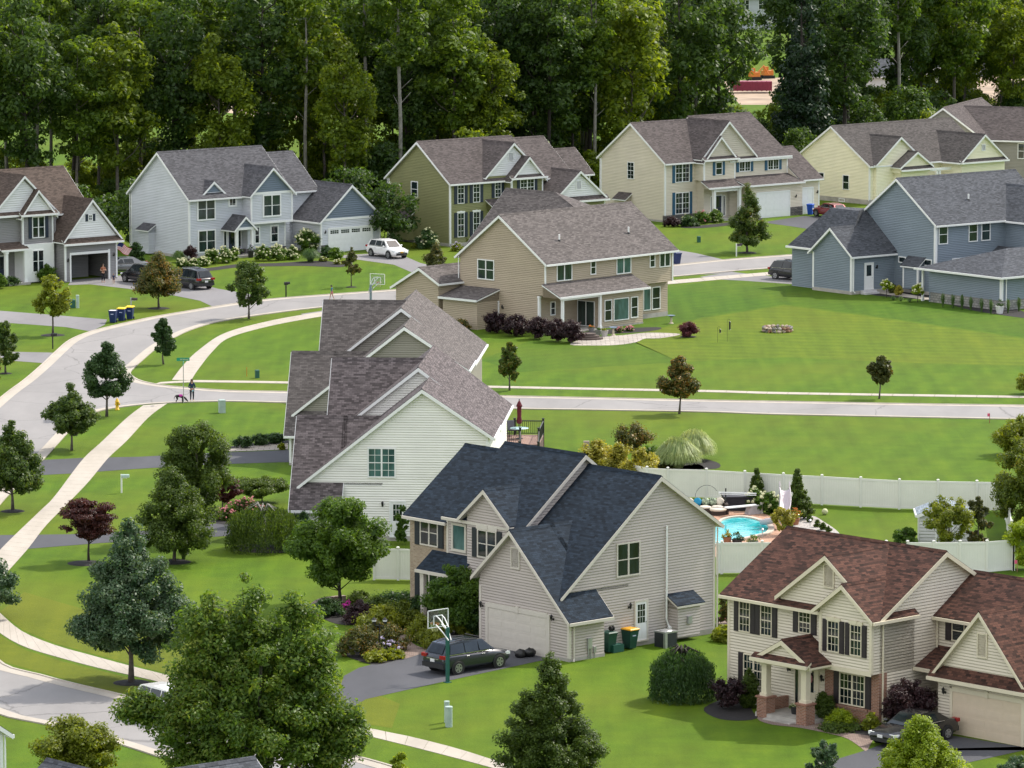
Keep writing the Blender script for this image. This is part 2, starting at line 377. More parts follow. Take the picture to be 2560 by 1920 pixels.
    def vent(s, face, a0, a1, z0, z1):
        m = MB(); t = .07; fbox(m, face, a0, a1, z1 - t, z1, 0, .06); fbox(m, face, a0, a1, z0, z0 + t, 0, .06); fbox(m, face, a0, a0 + t, z0 + t, z1 - t, 0, .06); fbox(m, face, a1 - t, a1, z0 + t, z1 - t, 0, .06)
        n = 9
        for i in range(n):
            z = z0 + t + (z1 - z0 - 2 * t) * i / n; h = (z1 - z0 - 2 * t) / n
            m.poly([fp(face, a0 + t, z, .045), fp(face, a1 - t, z, .045), fp(face, a1 - t, z + h * .9, .012), fp(face, a0 + t, z + h * .9, .012)]); m.poly([fp(face, a1 - t, z, .045), fp(face, a0 + t, z, .045), fp(face, a0 + t, z + h * .9, .012), fp(face, a1 - t, z + h * .9, .012)])
        m.build("gable_vent", s.tm, s.root)
    def column(s, u, v, z0, z1, w=.24, m=None):
        c = MB(); c.box(u - w / 2, u + w / 2, v - w / 2, v + w / 2, z0 + .2, z1 - .16); c.box(u - w * .66, u + w * .66, v - w * .66, v + w * .66, z0, z0 + .2); c.box(u - w * .64, u + w * .64, v - w * .64, v + w * .64, z1 - .16, z1)
        c.build("porch_column", m or s.tm, s.root)
    def downspout(s, u, v, z0, z1, du=0, dv=0):
        t = MB(); t.tube([(u - du, v - dv, z1), (u, v, z1 - .35), (u, v, z0 + .2), (u + .1, v - .12, z0 + .05)], .045, 6); t.build("downspout", s.tm, s.root)
    def pipe(s, u, v, z, h=.5):
        t = MB(); t.lathe([(.075, 0), (.075, h)], (u, v, z), 10); t.lathe([(.13, -.06), (.08, .06)], (u, v, z), 10, 1); t.build("roof_pipe", [WHITE, BLACK], s.root)
    def bump(s, face, a0, a1, z0, z1, zt, depth=.75):
        """boxed fireplace chase with its own little lean-to roof"""
        fbox(s.wall, face, a0, a1, z0, z1, 0, depth)
        s.shed(face, a0 - .2, a1 + .2, zt, depth + .18, z1 - .02, gut=False)
        f = [fp(face, a0 + .001, z1, 0), fp(face, a0 + .001, z1, depth), fp(face, a0 + .001, zt - .08, 0)]
        for a in (a0, a1): q = [fp(face, a, z1, 0), fp(face, a, z1, depth), fp(face, a, zt - .08, 0)]; s.wall.poly(q); s.wall.poly(q[::-1])
        fbox(s.trim, face, a0 - .02, a1 + .02, z1 - .16, z1 - .05, depth + .002, depth + .03)
    def done(s):
        for nm, mb, m in (("wall", s.wall, s.wm), ("roof", s.roof, s.rm), ("roof_trim", s.trim, s.tm), ("foundation", s.found, CONC)):
            if mb.f: mb.build(nm, m, s.root)
        for (nm, _), (mb, m) in s.extra.items():
            if mb.f: mb.build(nm, m, s.root)
        return s

S_B = siding("siding_blue_grey", (.56, .585, .63)); S_BD = siding("siding_slate", (.15, .19, .245), .2)
S_G = siding("siding_olive", (.22, .225, .10)); S_W = siding("siding_white", (.72, .73, .74), .2)
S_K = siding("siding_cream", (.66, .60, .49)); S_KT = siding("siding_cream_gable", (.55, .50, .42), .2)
S_Y = siding("siding_yellow", (.84, .80, .60)); S_T = siding("siding_tan", (.41, .34, .255))
S_Q = siding("siding_grey_blue", (.20, .245, .29)); S_C = siding("siding_ivory", (.80, .79, .75)); S_C2 = siding("siding_taupe", (.26, .245, .21))
S_D = siding("siding_greige", (.475, .425, .395)); S_E = siding("siding_beige", (.66, .60, .49)); S_A = siding("siding_grey", (.25, .245, .25))
S_R = siding("siding_dim_grey", (.28, .27, .24))
R_A = shingle("shingles_brown", (.085, .064, .053)); R_B = shingle("shingles_grey", (.078, .078, .086)); R_T = shingle("shingles_taupe", (.115, .102, .098))
R_G = shingle("shingles_umber", (.086, .073, .071)); R_Q = shingle("shingles_slate_grey", (.072, .078, .090)); R_D = shingle("shingles_navy", (.018, .028, .042), .45)
R_E = shingle("shingles_russet", (.062, .034, .027), .6, (1.2, 1.0, .9)); R_C = shingle("shingles_mauve_brown", (.108, .092, .094), .5); R_Y = shingle("shingles_charcoal", (.076, .069, .066))
BRICK_T = bricky("tan_brick", (.30, .22, .15), (.42, .33, .24), (.40, .36, .30), .22, .075, .01, noise=.3)
BRICK_R = bricky("red_brick", (.20, .085, .055), (.30, .14, .09), (.34, .28, .23), .22, .075, .01, noise=.3)
STONE = bricky("ledge_stone", (.10, .095, .10), (.22, .20, .19), (.05, .05, .05), .42, .13, .018, noise=.5, bump=.8)
STONE_L = bricky("pale_stone", (.22, .22, .21), (.36, .35, .33), (.14, .14, .13), .38, .2, .02, noise=.5, bump=.8)
SH_BLK = plain("shutter_black", (.014, .018, .028), .5); SH_NAVY = plain("shutter_navy", (.012, .022, .04), .5); SH_BLUE = plain("shutter_blue", (.015, .085, .16), .5); SH_PLUM = plain("shutter_dark_brown", (.022, .016, .02), .5)
NAVYDOOR = plain("navy_door", (.01, .02, .045), .4)
F, RR_, LL_ = (lambda v: ('v', v, -1)), (lambda u: ('u', u, 1)), (lambda u: ('u', u, -1))

def house_B():
    h = House("pale blue-grey two-storey house with slate-blue front gables and a white garage door", (-30.14, 456.63), 50.5, S_B, R_B)
    h.gable('u', 0, 11.7, 0, 5.75, 4.75, 9.6, 9.4, 5.75)
    h.foundation(0, 11.7, 0, 9.4, .25)
    g = LL_(0)
    h.bump(g, 5.55, 7.2, .1, 2.3, 2.85)
    h.cb(0, 0, .1, 5.5, 1, 1); h.cb(0, 9.4, .1, 5.5, 1, -1); h.downspout(-.06, 9.52, .1, 5.5)
    f = F(0)
    h.window(f, .9, 3.05, 3.5, 5.65, tw=.14, glass=GREENG); h.window(f, .95, 3.05, .45, 2.65, tw=.14, glass=GREENG); h.window(f, 4.5, 5.5, 4.6, 5.72, 1, tw=.18, rail=False, grid=1)
    # bay with big front gable, jettied upper floor
    h.gable('v', -1.4, 4, 6.15, 5.8, 8.6, 8.1, 11.0, 5.8, zb=3.0, ends=(1, 0), ohe=.3, gutter=(0, 0))
    h.block(6.15, 10.6, -.8, .5, 0, 3.0)
    acc = h.ex("gable_siding", S_BD); acc.poly([(6.3, -1.412, 5.95), (10.85, -1.412, 5.95), (8.6, -1.412, 7.95)])
    h.band(F(-1.4), 6.15, 11.0, 5.72, 5.95); h.band(F(-1.4), 6.15, 11.0, 2.95, 3.15); h.cb(6.15, -1.4, 2.95, 5.72, 1, 1); h.cb(11.0, -1.4, 2.95, 5.72, -1, 1)
    h.window(F(-1.4), 7.5, 9.65, 3.55, 5.7, tw=.14, glass=GREENG)
    h.window(F(-.8), 6.9, 7.6, 1.0, 2.7, 1, tw=.14); h.window(F(-.8), 8.8, 9.8, 1.0, 2.7, 1, tw=.14); h.cb(10.6, -.8, .1, 2.95, -1, 1)
    h.ex("stone_base", STONE).box(5.9, 10.62, -.85, 0, -.3, .62)
    # entry porch
    h.gable('v', -2.0, 0, 3.95, 2.75, 5.0, 3.75, 6.05, 2.75, zb=2.6, ends=(1, 0), ohe=.3, ohr=.15, gutter=(0, 0))
    acc.poly([(4.05, -2.012, 2.85), (5.95, -2.012, 2.85), (5.0, -2.012, 3.62)])
    h.band(F(-2.0), 3.95, 6.05, 2.58, 2.8); h.column(4.1, -1.85, .2, 2.6); h.column(5.9, -1.85, .2, 2.6); h.found.box(3.6, 6.4, -2.2, 0, -.3, .2)
    h.door(F(0), 4.5, 5.4, .25, 2.35, NAVYDOOR, .6); h.window(F(0), 3.9, 4.32, .3, 2.4, 1, rail=False); h.window(F(0), 5.58, 6.0, .3, 2.4, 1, rail=False)
    # right wing and garage
    h.gable('u', 11.7, 15.4, .9, 5.75, 4.75, 8.9, 9.4, 5.2, ends=(0, 1)); h.cb(15.4, .9, 3, 5.5, -1, 1)
    h.gable('v', -3.6, 6, 12.7, 3.1, 16.25, 6.2, 19.8, 3.1, ends=(1, 0), ohe=.3, gutter=(1, 1)); h.foundation(12.7, 19.8, -3.6, 4, .15)
    acc.poly([(12.9, -3.612, 3.2), (19.6, -3.612, 3.2), (16.25, -3.612, 6.05)])
    h.band(F(-3.6), 12.7, 19.8, 3.02, 3.24); h.cb(12.7, -3.6, .1, 3.0, 1, 1); h.cb(19.8, -3.6, .1, 3.0, -1, 1)
    h.garage_door(F(-3.6), 13.65, 18.75, 2.2, lites=1); h.lamp(F(-3.6), 13.15, 2.0); h.lamp(F(-3.6), 19.3, 2.0)
    h.ex("stone_base", STONE).box(12.68, 13.4, -3.64, -3.58, -.2, .75); h.ex("stone_base", STONE).box(19.0, 19.82, -3.64, -3.58, -.2, .75)
    # small gablet above the eave
    h.gable('v', .2, 3, 1.75, 5.95, 2.95, 7.0, 4.15, 5.95, zb=5.8, ends=(1, 0), ohe=.2, ohr=.15, gutter=(0, 0)); acc.poly([(2.1, .19, 6.1), (3.8, .19, 6.1), (2.95, .19, 6.85)])
    return h.done()

def house_G():
    h = House("olive green two-storey house with navy shutters and white front gables", (-5.93, 468.0), 50, S_G, R_G, shutter=SH_NAVY)
    h.gable('u', 0, 11.3, 0, 6.2, 4.75, 9.7, 9.4, 6.2, ends=(1, 1)); h.foundation(0, 11.3, 0, 9.4, .3)
    h.cb(0, 0, .1, 6.0, 1, 1); h.cb(0, 9.4, .1, 6, 1, -1); h.downspout(-.07, 9.5, .1, 6.0)
    h.window(LL_(0), 4.85, 5.9, 4.4, 5.95, 1); h.bump(LL_(0), 5.55, 7.2, .25, 2.35, 3.05)
    f = F(0)
    for a, b in ((.9, 1.75), (2.83, 3.7)):
        h.window(f, a, b, 4.08, 6.0, 1, True, grid=1, tw=.06, sw=.38); h.window(f, a, b, .86, 3.2, 1, True, grid=1, tw=.06, sw=.38, header=.14)
    h.window(f, 5.55, 6.36, 4.4, 6.0, 1, True, grid=1, tw=.06, sw=.36)
    # big white gable on the wall plane with the eave running below it, smaller jettied gable in front
    acc = h.ex("gable_siding", S_W)
    h.gable('v', -.05, 4.6, 4.3, 6.45, 7.75, 9.5, 11.2, 6.45, zb=6.3, ends=(1, 0), ohe=.15, gutter=(0, 0)); acc.poly([(4.6, -.062, 6.5), (10.9, -.062, 6.5), (7.75, -.062, 9.3)]); h.vent(F(-.05), 7.2, 7.9, 7.8, 8.7)
    h.gable('v', -1.0, 3, 6.85, 6.2, 8.9, 8.15, 10.8, 6.2, zb=3.1, ends=(1, 0), ohe=.35, gutter=(0, 0)); acc.poly([(7.0, -1.012, 6.45), (10.65, -1.012, 6.45), (8.9, -1.012, 8.0)])
    h.shed(F(-1.0), 6.6, 11.1, 6.5, .35, 6.25, gut=True); h.cb(6.85, -1, 3.1, 6.2, 1, 1); h.cb(10.8, -1, 3.1, 6.2, -1, 1)
    h.window(F(-1.0), 7.9, 9.7, 4.5, 6.1, 2, True, grid=1, tw=.07, sw=.36)
    # porch
    h.shed(F(0), 4.4, 8.5, 4.25, 1.55, 3.42); h.column(4.7, -1.3, .3, 3.2); h.column(7.9, -1.3, .3, 3.2); h.door(f, 6.5, 7.4, .35, 2.5, NAVYDOOR, .6); h.window(f, 5.75, 6.1, .5, 2.5, 1, rail=False); h.found.box(4.3, 8.5, -1.6, 0, -.3, .3)
    # right wings and garage
    h.gable('u', 11.3, 15.5, .4, 6.1, 4.75, 9.45, 9.4, 6.1, ends=(0, 1)); h.gable('u', 15.5, 19.6, 2.2, 6.0, 4.75, 8.1, 8.4, 5.6, ends=(0, 1)); h.cb(15.5, .4, 3, 5.9, -1, 1); h.cb(19.6, 2.2, 3, 5.8, -1, 1)
    h.gable('v', -3.0, 4.5, 10.35, 4.0, 13.7, 6.65, 17.05, 4.0, ends=(1, 0), ohe=.3, gutter=(0, 0)); acc.poly([(10.6, -3.012, 4.25), (16.8, -3.012, 4.25), (13.7, -3.012, 6.45)]); h.vent(F(-3.0), 13.3, 14.0, 4.9, 5.8)
    h.shed(F(-3.0), 10.1, 17.3, 4.25, .4, 3.85); h.cb(10.35, -3, .1, 3.8, 1, 1); h.cb(17.05, -3, .1, 3.8, -1, 1); h.garage_door(F(-3.0), 11.2, 16.2, 2.5)
    return h.done()

def house_K():
    h = House("cream two-storey house with bright blue shutters and a double front gable", (15.4, 492.54), 49.3, S_K, R_G, shutter=SH_BLUE)
    h.gable('u', 0, 7.7, 0, 6.1, 4.95, 9.65, 9.7, 6.15, ends=(1, 0)); h.block(4.4, 8.0, -1.0, 0, 0, 6); h.foundation(0, 9, 0, 9.6, .2)
    h.cb(0, 0, .1, 5.9, 1, 1); h.cb(0, 9.7, .1, 5.9, 1, -1); h.downspout(-.07, 9.75, .1, 5.9)
    h.window(LL_(0), 4.6, 5.65, 4.05, 5.8, 1, grid=1); h.bump(LL_(0), 5.15, 6.75, 1.0, 2.0, 2.6)
    h.gable('u', 7.62, 16.1, -1.0, 6.0, 4.95, 9.95, 10, 6.0, ends=(0, 1), zb=0)
    f = F(0); h.window(f, 1.36, 3.32, 3.93, 5.82, 2, True, grid=1); h.window(f, 1.38, 3.33, .72, 2.92, 2, True, grid=1)
    h.ex("stone_base", STONE).box(-.03, 4.42, -.05, .3, -.3, .68)
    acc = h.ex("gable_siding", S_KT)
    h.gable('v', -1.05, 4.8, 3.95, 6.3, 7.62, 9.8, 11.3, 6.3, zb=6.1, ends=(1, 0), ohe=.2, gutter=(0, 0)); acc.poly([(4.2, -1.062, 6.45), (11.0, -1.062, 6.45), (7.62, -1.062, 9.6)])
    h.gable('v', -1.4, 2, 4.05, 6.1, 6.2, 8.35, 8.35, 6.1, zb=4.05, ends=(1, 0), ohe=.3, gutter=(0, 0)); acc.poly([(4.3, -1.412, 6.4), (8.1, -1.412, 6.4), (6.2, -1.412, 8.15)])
    h.shed(F(-1.4), 3.8, 8.6, 6.42, .38, 6.15); h.shed(F(-1.0), 8.6, 16.3, 6.2, .4, 5.98)
    h.cb(4.05, -1.4, 4.05, 6.0, 1, 1); h.cb(8.35, -1.4, 4.05, 6.0, -1, 1); h.cb(16.1, -1, 3, 5.9, -1, 1)
    h.window(F(-1.4), 5.6, 6.55, 4.55, 5.88, 1, True, sw=.33); h.window(F(-1.0), 9.25, 10.85, 4.65, 6.0, 2, True, grid=1, sw=.36, rail=False); h.window(F(-1.0), 13.25, 14.85, 4.62, 5.98, 2, True, grid=1, sw=.36, rail=False)
    # entry porch
    h.shed(F(-1.4), 3.6, 8.5, 4.05, 1.25, 3.4); h.column(4.5, -2.4, .2, 3.2, .3); h.column(8.0, -2.4, .2, 3.2, .3); h.band(F(-2.3), 4.4, 8.1, 2.95, 3.2, .15)
    h.door(F(-1.0), 5.9, 6.8, .2, 2.4, NAVYDOOR, .5); h.window(F(-1.0), 5.3, 5.65, .3, 2.4, 1, rail=False); h.window(F(-1.0), 7.0, 7.35, .3, 2.4, 1, rail=False); h.found.box(3.9, 8.6, -2.7, 0, -.3, .2)
    # garages
    h.block(9.0, 16.3, -3.0, 0, 0, 3.45); h.shed(F(-1.0), 8.1, 16.35, 4.15, 2.35, 3.42); h.garage_door(F(-3.0), 9.9, 14.43, 2.5)
    h.gable('u', 16.1, 19.1, -2.6, 3.7, 1.6, 6.5, 5.6, 3.8, ends=(0, 1)); h.garage_door(F(-2.6), 16.5, 18.15, 2.6, cols=2); h.cb(19.1, -2.6, .1, 3.5, -1, 1); h.lamp(F(-3.0), 15.3, 2.0); h.lamp(F(-2.6), 18.75, 2.2)
    h.ex("stone_base", STONE).box(14.6, 16.32, -3.05, -2.9, -.2, .9)
    return h.done()

def house_Y():
    h = House("pale yellow one-storey house with a long charcoal roof", (37.39, 511.99), 49, S_Y, R_Y)
    h.gable('u', 0, 17.6, 0, 4.2, 5.55, 7.85, 11.1, 4.2); h.foundation(0, 17.6, 0, 11.1, .5); h.cb(0, 0, .4, 4, 1, 1)
    h.window(LL_(0), 2.98, 3.95, 1.35, 2.92, 1); h.window(LL_(0), 6.7, 7.55, 2.4, 2.95, 1, rail=False); h.window(LL_(0), 3.6, 4.5, .02, .4, 1, rail=False)
    h.gable('v', -3, 5, 10.7, 4.2, 14.0, 6.75, 17.3, 4.2, ends=(1, 0)); h.vent(F(-3), 13.7, 14.3, 5.1, 5.8); h.shed(F(-3), 10.4, 17.6, 4.3, .35, 4.0)
    h.gable('v', -.4, 4.4, .6, 4.3, 4.0, 6.85, 7.4, 4.3, ends=(1, 0), ohe=.3, gutter=(0, 0)); h.gable('v', -1.6, 1, 2.95, 3.9, 5.25, 5.3, 7.4, 3.9, ends=(1, 0), ohe=.25, gutter=(0, 0), zb=3.2)
    h.block(3.2, 7.2, -1.5, .5, 0, 3.4); h.shed(F(-1.6), 2.8, 7.7, 3.85, .35, 3.55); h.band(F(-1.5), 7.4, 10.7, 3.2, 3.5)
    h.column(8.6, -1.4, 0, 3.4); h.column(9.0, -1.4, 0, 3.4)
    return h.done()

def house_T():
    h = House("tan two-storey house seen from the back, with a covered porch and stone patio", (2.725, 398.07), 43, S_T, R_T)
    h.gable('u', 0, 15.8, 0, 5.75, 4.95, 9.2, 9.6, 5.75, zb=3.0)
    h.block(0, 15.8, .8, 9.6, -.3, 3.02); h.block(10.1, 15.82, .6, 1.2, -.3, 3.02)
    h.foundation(10.2, 15.8, .6, 9.6, .38); h.block(4.7, 10.2, -1.6, 1, .05, 3.05); h.foundation(4.7, 10.2, -1.6, .6, .12)
    h.window(LL_(0), 5.7, 7.6, 3.85, 5.52, 2, glass=GREENG); h.door(LL_(0), 5.25, 6.1, .25, 2.1, WHITE, .5); h.lamp(LL_(0), 4.7, 1.75)
    h.block(-2.5, .05, 5.3, 9.2, 0, 2.5); h.shed(LL_(0), 5.1, 9.45, 3.15, 2.75, 2.45)
    f = F(0)
    h.window(f, 1.33, 3.2, 4.07, 5.63, 2, rail=False, glass=GREENG); h.window(f, 5.45, 6.12, 4.3, 5.52, 1); h.window(f, 8.65, 10.48, 4.08, 5.62, 2, rail=False, glass=CURT); h.window(f, 12.82, 13.5, 4.32, 5.52, 1); h.window(f, 14.05, 15.43, 4.25, 5.6, 2, rail=False, glass=GREENG)
    h.window(F(.6), 12.7, 13.65, .66, 2.58, 1, glass=CURT, rail=False); h.window(F(.6), 13.8, 14.85, .66, 2.58, 1, rail=True)
    h.shed(f, -.45, 10.6, 3.95, 2.05, 3.03)
    for u, v in ((.05, .72), (.05, -1.85), (4.6, -1.85)): h.column(u, v, .1, 2.92, .2)
    h.band(F(-1.75), 0, 4.7, 2.72, 2.95, .18); h.found.box(-.1, 4.7, -2.0, .8, -.3, .12)
    h.window(F(-1.6), 5.4, 6.32, .57, 2.34, 1); h.window(F(-1.6), 6.52, 8.42, .5, 2.36, 1, rail=False, glass=CURT); h.window(F(-1.6), 8.66, 9.56, .57, 2.34, 1)
    h.window(LL_(4.7), -1.2, .72, .15, 2.25, 2, rail=False, tw=.06, mull=.06, glass=GREENG); h.window(F(.8), 1.45, 2.05, 1.2, 2.35, 1)
    h.pipe(3.63, 1.8, 7.18); h.pipe(12.2, 1.8, 7.18)
    # hipped cross roof rising behind the ridge, and the front garage and porch beyond
    h.gable('v', 8.1, 13.5, 5.2, 5.9, 10.0, 10.2, 14.8, 5.9, ends=(0, 1))
    for q in ([(8.9, 4.95, 9.35), (11.1, 4.95, 9.35), (10, 8.1, 10.36)], [(5.0, 8.1, 5.8), (8.9, 4.95, 9.3), (10, 8.1, 10.36)], [(10, 8.1, 10.36), (11.1, 4.95, 9.3), (15, 8.1, 5.8)]): h.roof.poly(q)
    h.gable('u', -2.6, 5, 9.6, 3.6, 11.6, 4.6, 14.5, 3.0, ends=(1, 0), zb=0)
    h.downspout(-.08, 9.7, .1, 5.6); h.cb(15.8, 0, 3.0, 5.6, -1, 1); h.trim.box(-.05, .07, -.03, .07, 3.0, 5.65)
    return h.done()

def house_Q():
    h = House("slate blue two-storey house on the right with a low gabled annex", (36.85, 425.19), 51.5, S_Q, R_Q)
    h.gable('u', 0, 14, 0, 6.35, 4.8, 9.85, 9.6, 6.35); h.foundation(0, 14, 0, 9.6, .3); h.cb(0, 0, .2, 6.2, 1, 1, .2)
    f = F(0)
    for a, b in ((.33, 1.43), (3.93, 5.02), (5.46, 6.56)): h.window(f, a, b, 4.47, 6.18, 1, glass=GREENG)
    h.window(f, 2.0, 4.6, 2.1, 3.15, 2, rail=False); h.pipe(5.8, 2.0, 7.95)
    h.window(LL_(0), 3.72, 4.65, 2.55, 3.12, 1, rail=False); h.window(LL_(0), .42, 1.46, 2.55, 3.14, 1, rail=False); h.bump(LL_(0), 1.4, 3.3, .5, 2.45, 3.2); h.cb(-.75, 1.4, .5, 2.3, 1, 1); h.cb(-.75, 3.3, .5, 2.3, 1, -1)
    h.downspout(-.1, -.1, .2, 6.1)
    # annex with door, and garage roof behind it
    h.gable('u', -5.1, 0, 5.2, 3.55, 7.75, 5.6, 10.25, 3.55, ends=(1, 0)); h.foundation(-5.1, 0, 5.2, 10.25, .3)
    h.cb(-5.1, 5.2, .25, 3.4, 1, 1, .17); h.cb(-5.1, 10.25, .25, 3.4, 1, -1, .17); h.downspout(-4.95, 5.08, .1, 3.4)
    h.door(F(5.2), -3.5, -2.62, .4, 2.6, WHITE, .45); h.lamp(F(5.2), -2.2, 2.3)
    h.block(-4.2, 0, 10.0, 14, 0, 3.5)
    for q in ([(-1.4, 8.3, 6.9), (-1.4, 12, 6.9), (-4.6, 14.3, 3.5), (-4.6, 6.2, 3.6)], [(-4.6, 6.2, 3.6), (0, 4.85, 3.55), (0, 9.1, 7.0), (-1.4, 8.3, 6.9)], [(-1.4, 8.3, 6.9), (0, 9.1, 7.0), (0, 12, 6.9), (-1.4, 12, 6.9)], [(-1.4, 12, 6.9), (0, 12, 6.9), (0, 14.3, 3.5), (-4.6, 14.3, 3.5)]): h.roof.poly([(x, y, z + .02) for x, y, z in q])
    h.trim.box(-4.72, -4.6, 9.9, 14.3, 3.42, 3.58)
    # projecting wing at the right edge
    h.gable('v', -3.5, 5, 8.4, 6.3, 11.7, 8.8, 15, 6.3, ends=(1, 0))
    h.block(6.2, 9.0, -2.5, 0, 0, 2.9); h.gable('v', -2.6, .1, 6.1, 2.9, 7.5, 3.75, 8.9, 2.9, ends=(1, 0), wall=False)
    # low hipped sunroom with stone base in front
    u0, u1, v0, v1, z = -3.55, 7.0, -11.9, -3.0, 2.85
    h.block(u0, u1, v0, v1, 0, z); h.ex("stone_base", STONE_L).box(u0 - .05, u1 + .05, v0 - .05, v1 - .2, -.3, .85)
    e = .45; A, B, C, D = (u0 - e, v0 - e, z), (u1 + e, v0 - e, z), (u1 + e, v1 + 1.4, z), (u0 - e, v1 + 1.4, z)
    P, Q = (u0 + 4.3, -8.0, 4.75), (u0 + 6.3, -8.0, 4.75)
    for q in ([A, B, Q, P], [B, C, Q], [C, D, P, Q], [D, A, P]): h.roof.poly(q)
    for x0, x1, y0, y1 in ((u0 - e - .1, u0 - e, v0 - e - .1, v1 + 1.4), (u0 - e, u1 + e, v0 - e - .1, v0 - e)): h.trim.box(x0, x1, y0, y1, z - .12, z + .04)
    h.trim.poly([(u0 - e, v0 - e, z - .03), (u0 - e, v1 + 1.4, z - .03), (u1 + e, v1 + 1.4, z - .03), (u1 + e, v0 - e, z - .03)])
    h.cb(u0, v0, .2, z - .1, 1, 1, .2); h.column(u0 + .1, v1 + .9, 0, z - .05, .16); h.downspout(u0 + .45, v0 - .12, .1, z)
    return h.done()

def house_D(label, o, yaw, wall, roof, trim, near=True, zg=6.35, zgr=2.35, xr=7.3, zr=8.85, hl=-12.7, name_glass=GLASS, col_door=None, far=None):
    h = House(label, o, yaw, wall, roof, trim, shutter=SH_BLK)
    sl = (zg - zgr) / 4.3
    h.gable('v', 0, 2.5, -7.0, zg - .92 * 2.7, -4.3, zg, 0, zgr, ends=(1, 1), ohr=.33, gutter=(0, 1)); h.gable('v', 2.5, 5.2, -7.0, zg - .92 * 2.7, -4.3, zg, -1.02, zg - sl * 3.28, ends=(0, 0), ohe=.02, gutter=(0, 0), wall=False)
    h.foundation(-7, 0, 0, 2.5, .18)
    h.gable('u', -6.5, -1.0, .4, zr - .79 * (xr - .4), xr, zr, 11.55, zr - .665 * (11.55 - xr), ends=(0, 1), gutter=(0, 1)); h.foundation(-6.5, -1.0, 3, 11.55, .3)
    h.cb(0, 0, .15, zgr - .15, -1, 1); h.cb(-7, 0, .15, zg - 3.2, 1, 1)
    h.garage_door(F(0), -6.3, -1.66, 2.1, col_door or trim, key=True, trim=.2); h.vent(F(0), -4.5, -3.8, 4.4, 5.55); h.lamp(F(0), -6.75, 2.2); h.lamp(F(0), -1.2, 2.2)
    g = RR_(-1.0)
    h.window(g, 4.3, 6.0, 3.83, 5.65, 2, glass=name_glass, grid=1 if far else 0); h.door(g, 5.7, 6.5, .3, 2.35, WHITE, .52, True); h.lamp(g, 5.2, 2.25)
    h.cb(-1.0, 11.55, .2, zr - 3.0, -1, -1); h.downspout(-.9, 11.65, .05, zr - 3.1)
    # high left block, with its step gable above the right block, and the front gables
    hz = zr + .62
    h.gable('u', hl, -6.45, 2.7, hz - .79 * 4.2, 6.9, hz, 11.5, hz - .75 * 4.6, ends=(0, 1), gutter=(1, 1))
    if not far: h.gable('v', 2.3, 4.9, -10.6, 6.4, -9.0, 7.75, -7.4, 6.4, ends=(1, 0), zb=0, gutter=(0, 0), ohe=.5)
    if far:                                   # large cross gable on the far block
        h.gable('v', 1.4, 6.8, -13.6, 6.2, -10.9, hz - .05, -7.6, 5.9, ends=(1, 0), ohe=.3)
        h.block(hl - 3, hl, 3, 10, 0, 3); h.gable('u', hl - 3.5, hl, 1.5, 3.0, 4.5, 5.0, 8, 3.0, ends=(1, 0), wall=False)
    else:
        h.gable('u', -16.05, hl, 3.0, 5.75, 7.2, 8.95, 11.4, 5.75, ends=(1, 0)); h.cb(-16.05, 3.0, .1, .2, 1, 1)
        b = h.ex("brick_wall", BRICK_T); b.box(-16.08, -12.75, 2.96, 3.4, -.3, 5.6); b.box(-16.09, -15.9, 3.4, 7, -.3, 2)
        h.window(F(2.96), -15.2, -13.7, 4.05, 5.55, 2, True, sw=.42, glass=GLASS); h.window(F(2.96), -15.2, -13.7, .95, 2.6, 2, True, sw=.42)
        h.window(F(2.7), -12.3, -11.1, 4.1, 5.65, 1, rail=False, tw=.13, glass=CURT); h.cb(-12.7, 2.7, 3, 5.8, 1, 1)
        h.window(F(2.3), -9.75, -8.2, 4.1, 5.65, 2, True, sw=.4, header=.2)
        h.shed(F(2.7), -13.9, -10.4, 3.9, 1.2, 3.0); h.column(-13.5, 1.7, .1, 2.85); h.door(F(2.7), -11.9, -11.0, .2, 2.3, WHITE, .5); h.found.box(-13.8, -10.6, 1.4, 2.7, -.3, .1)
        h.bump(g, 8.1, 9.75, .25, 2.0, 2.5)
        p = MB(); p.tube([(-.92, 7.9, 6.25), (-.92, 7.9, 1.2), (-.92, 8.0, .95), (-.8, 8.05, .7)], .055, 8); p.lathe([(.03, 0), (.13, .04), (.13, .18), (.03, .24)], (-.82, 8.05, .6), 10); p.build("vent_pipe", WHITE, h.root)
        m = MB(); m.box(-.27, -.12, 8.75, 9.05, .95, 1.35); m.build("flue_vent", METAL, h.root)
        e = MB(); fbox(e, RR_(0), 1.25, 1.55, .55, 1.1, 0, .12); fbox(e, RR_(0), 1.3, 1.36, -.1, .55, .02, .08); fbox(e, RR_(0), 1.46, 1.52, -.1, .55, .02, .08); fbox(e, RR_(0), 1.7, 1.86, .3, .62, 0, .1); fbox(e, RR_(0), 1.75, 1.8, -.1, .3, .02, .06); e.build("electric_meter", METAL, h.root)
        h.downspout(-7.1, .1, .1, zg - 2.9); h.downspout(.06, .3, -.05, zgr - .3)
    return h.done()

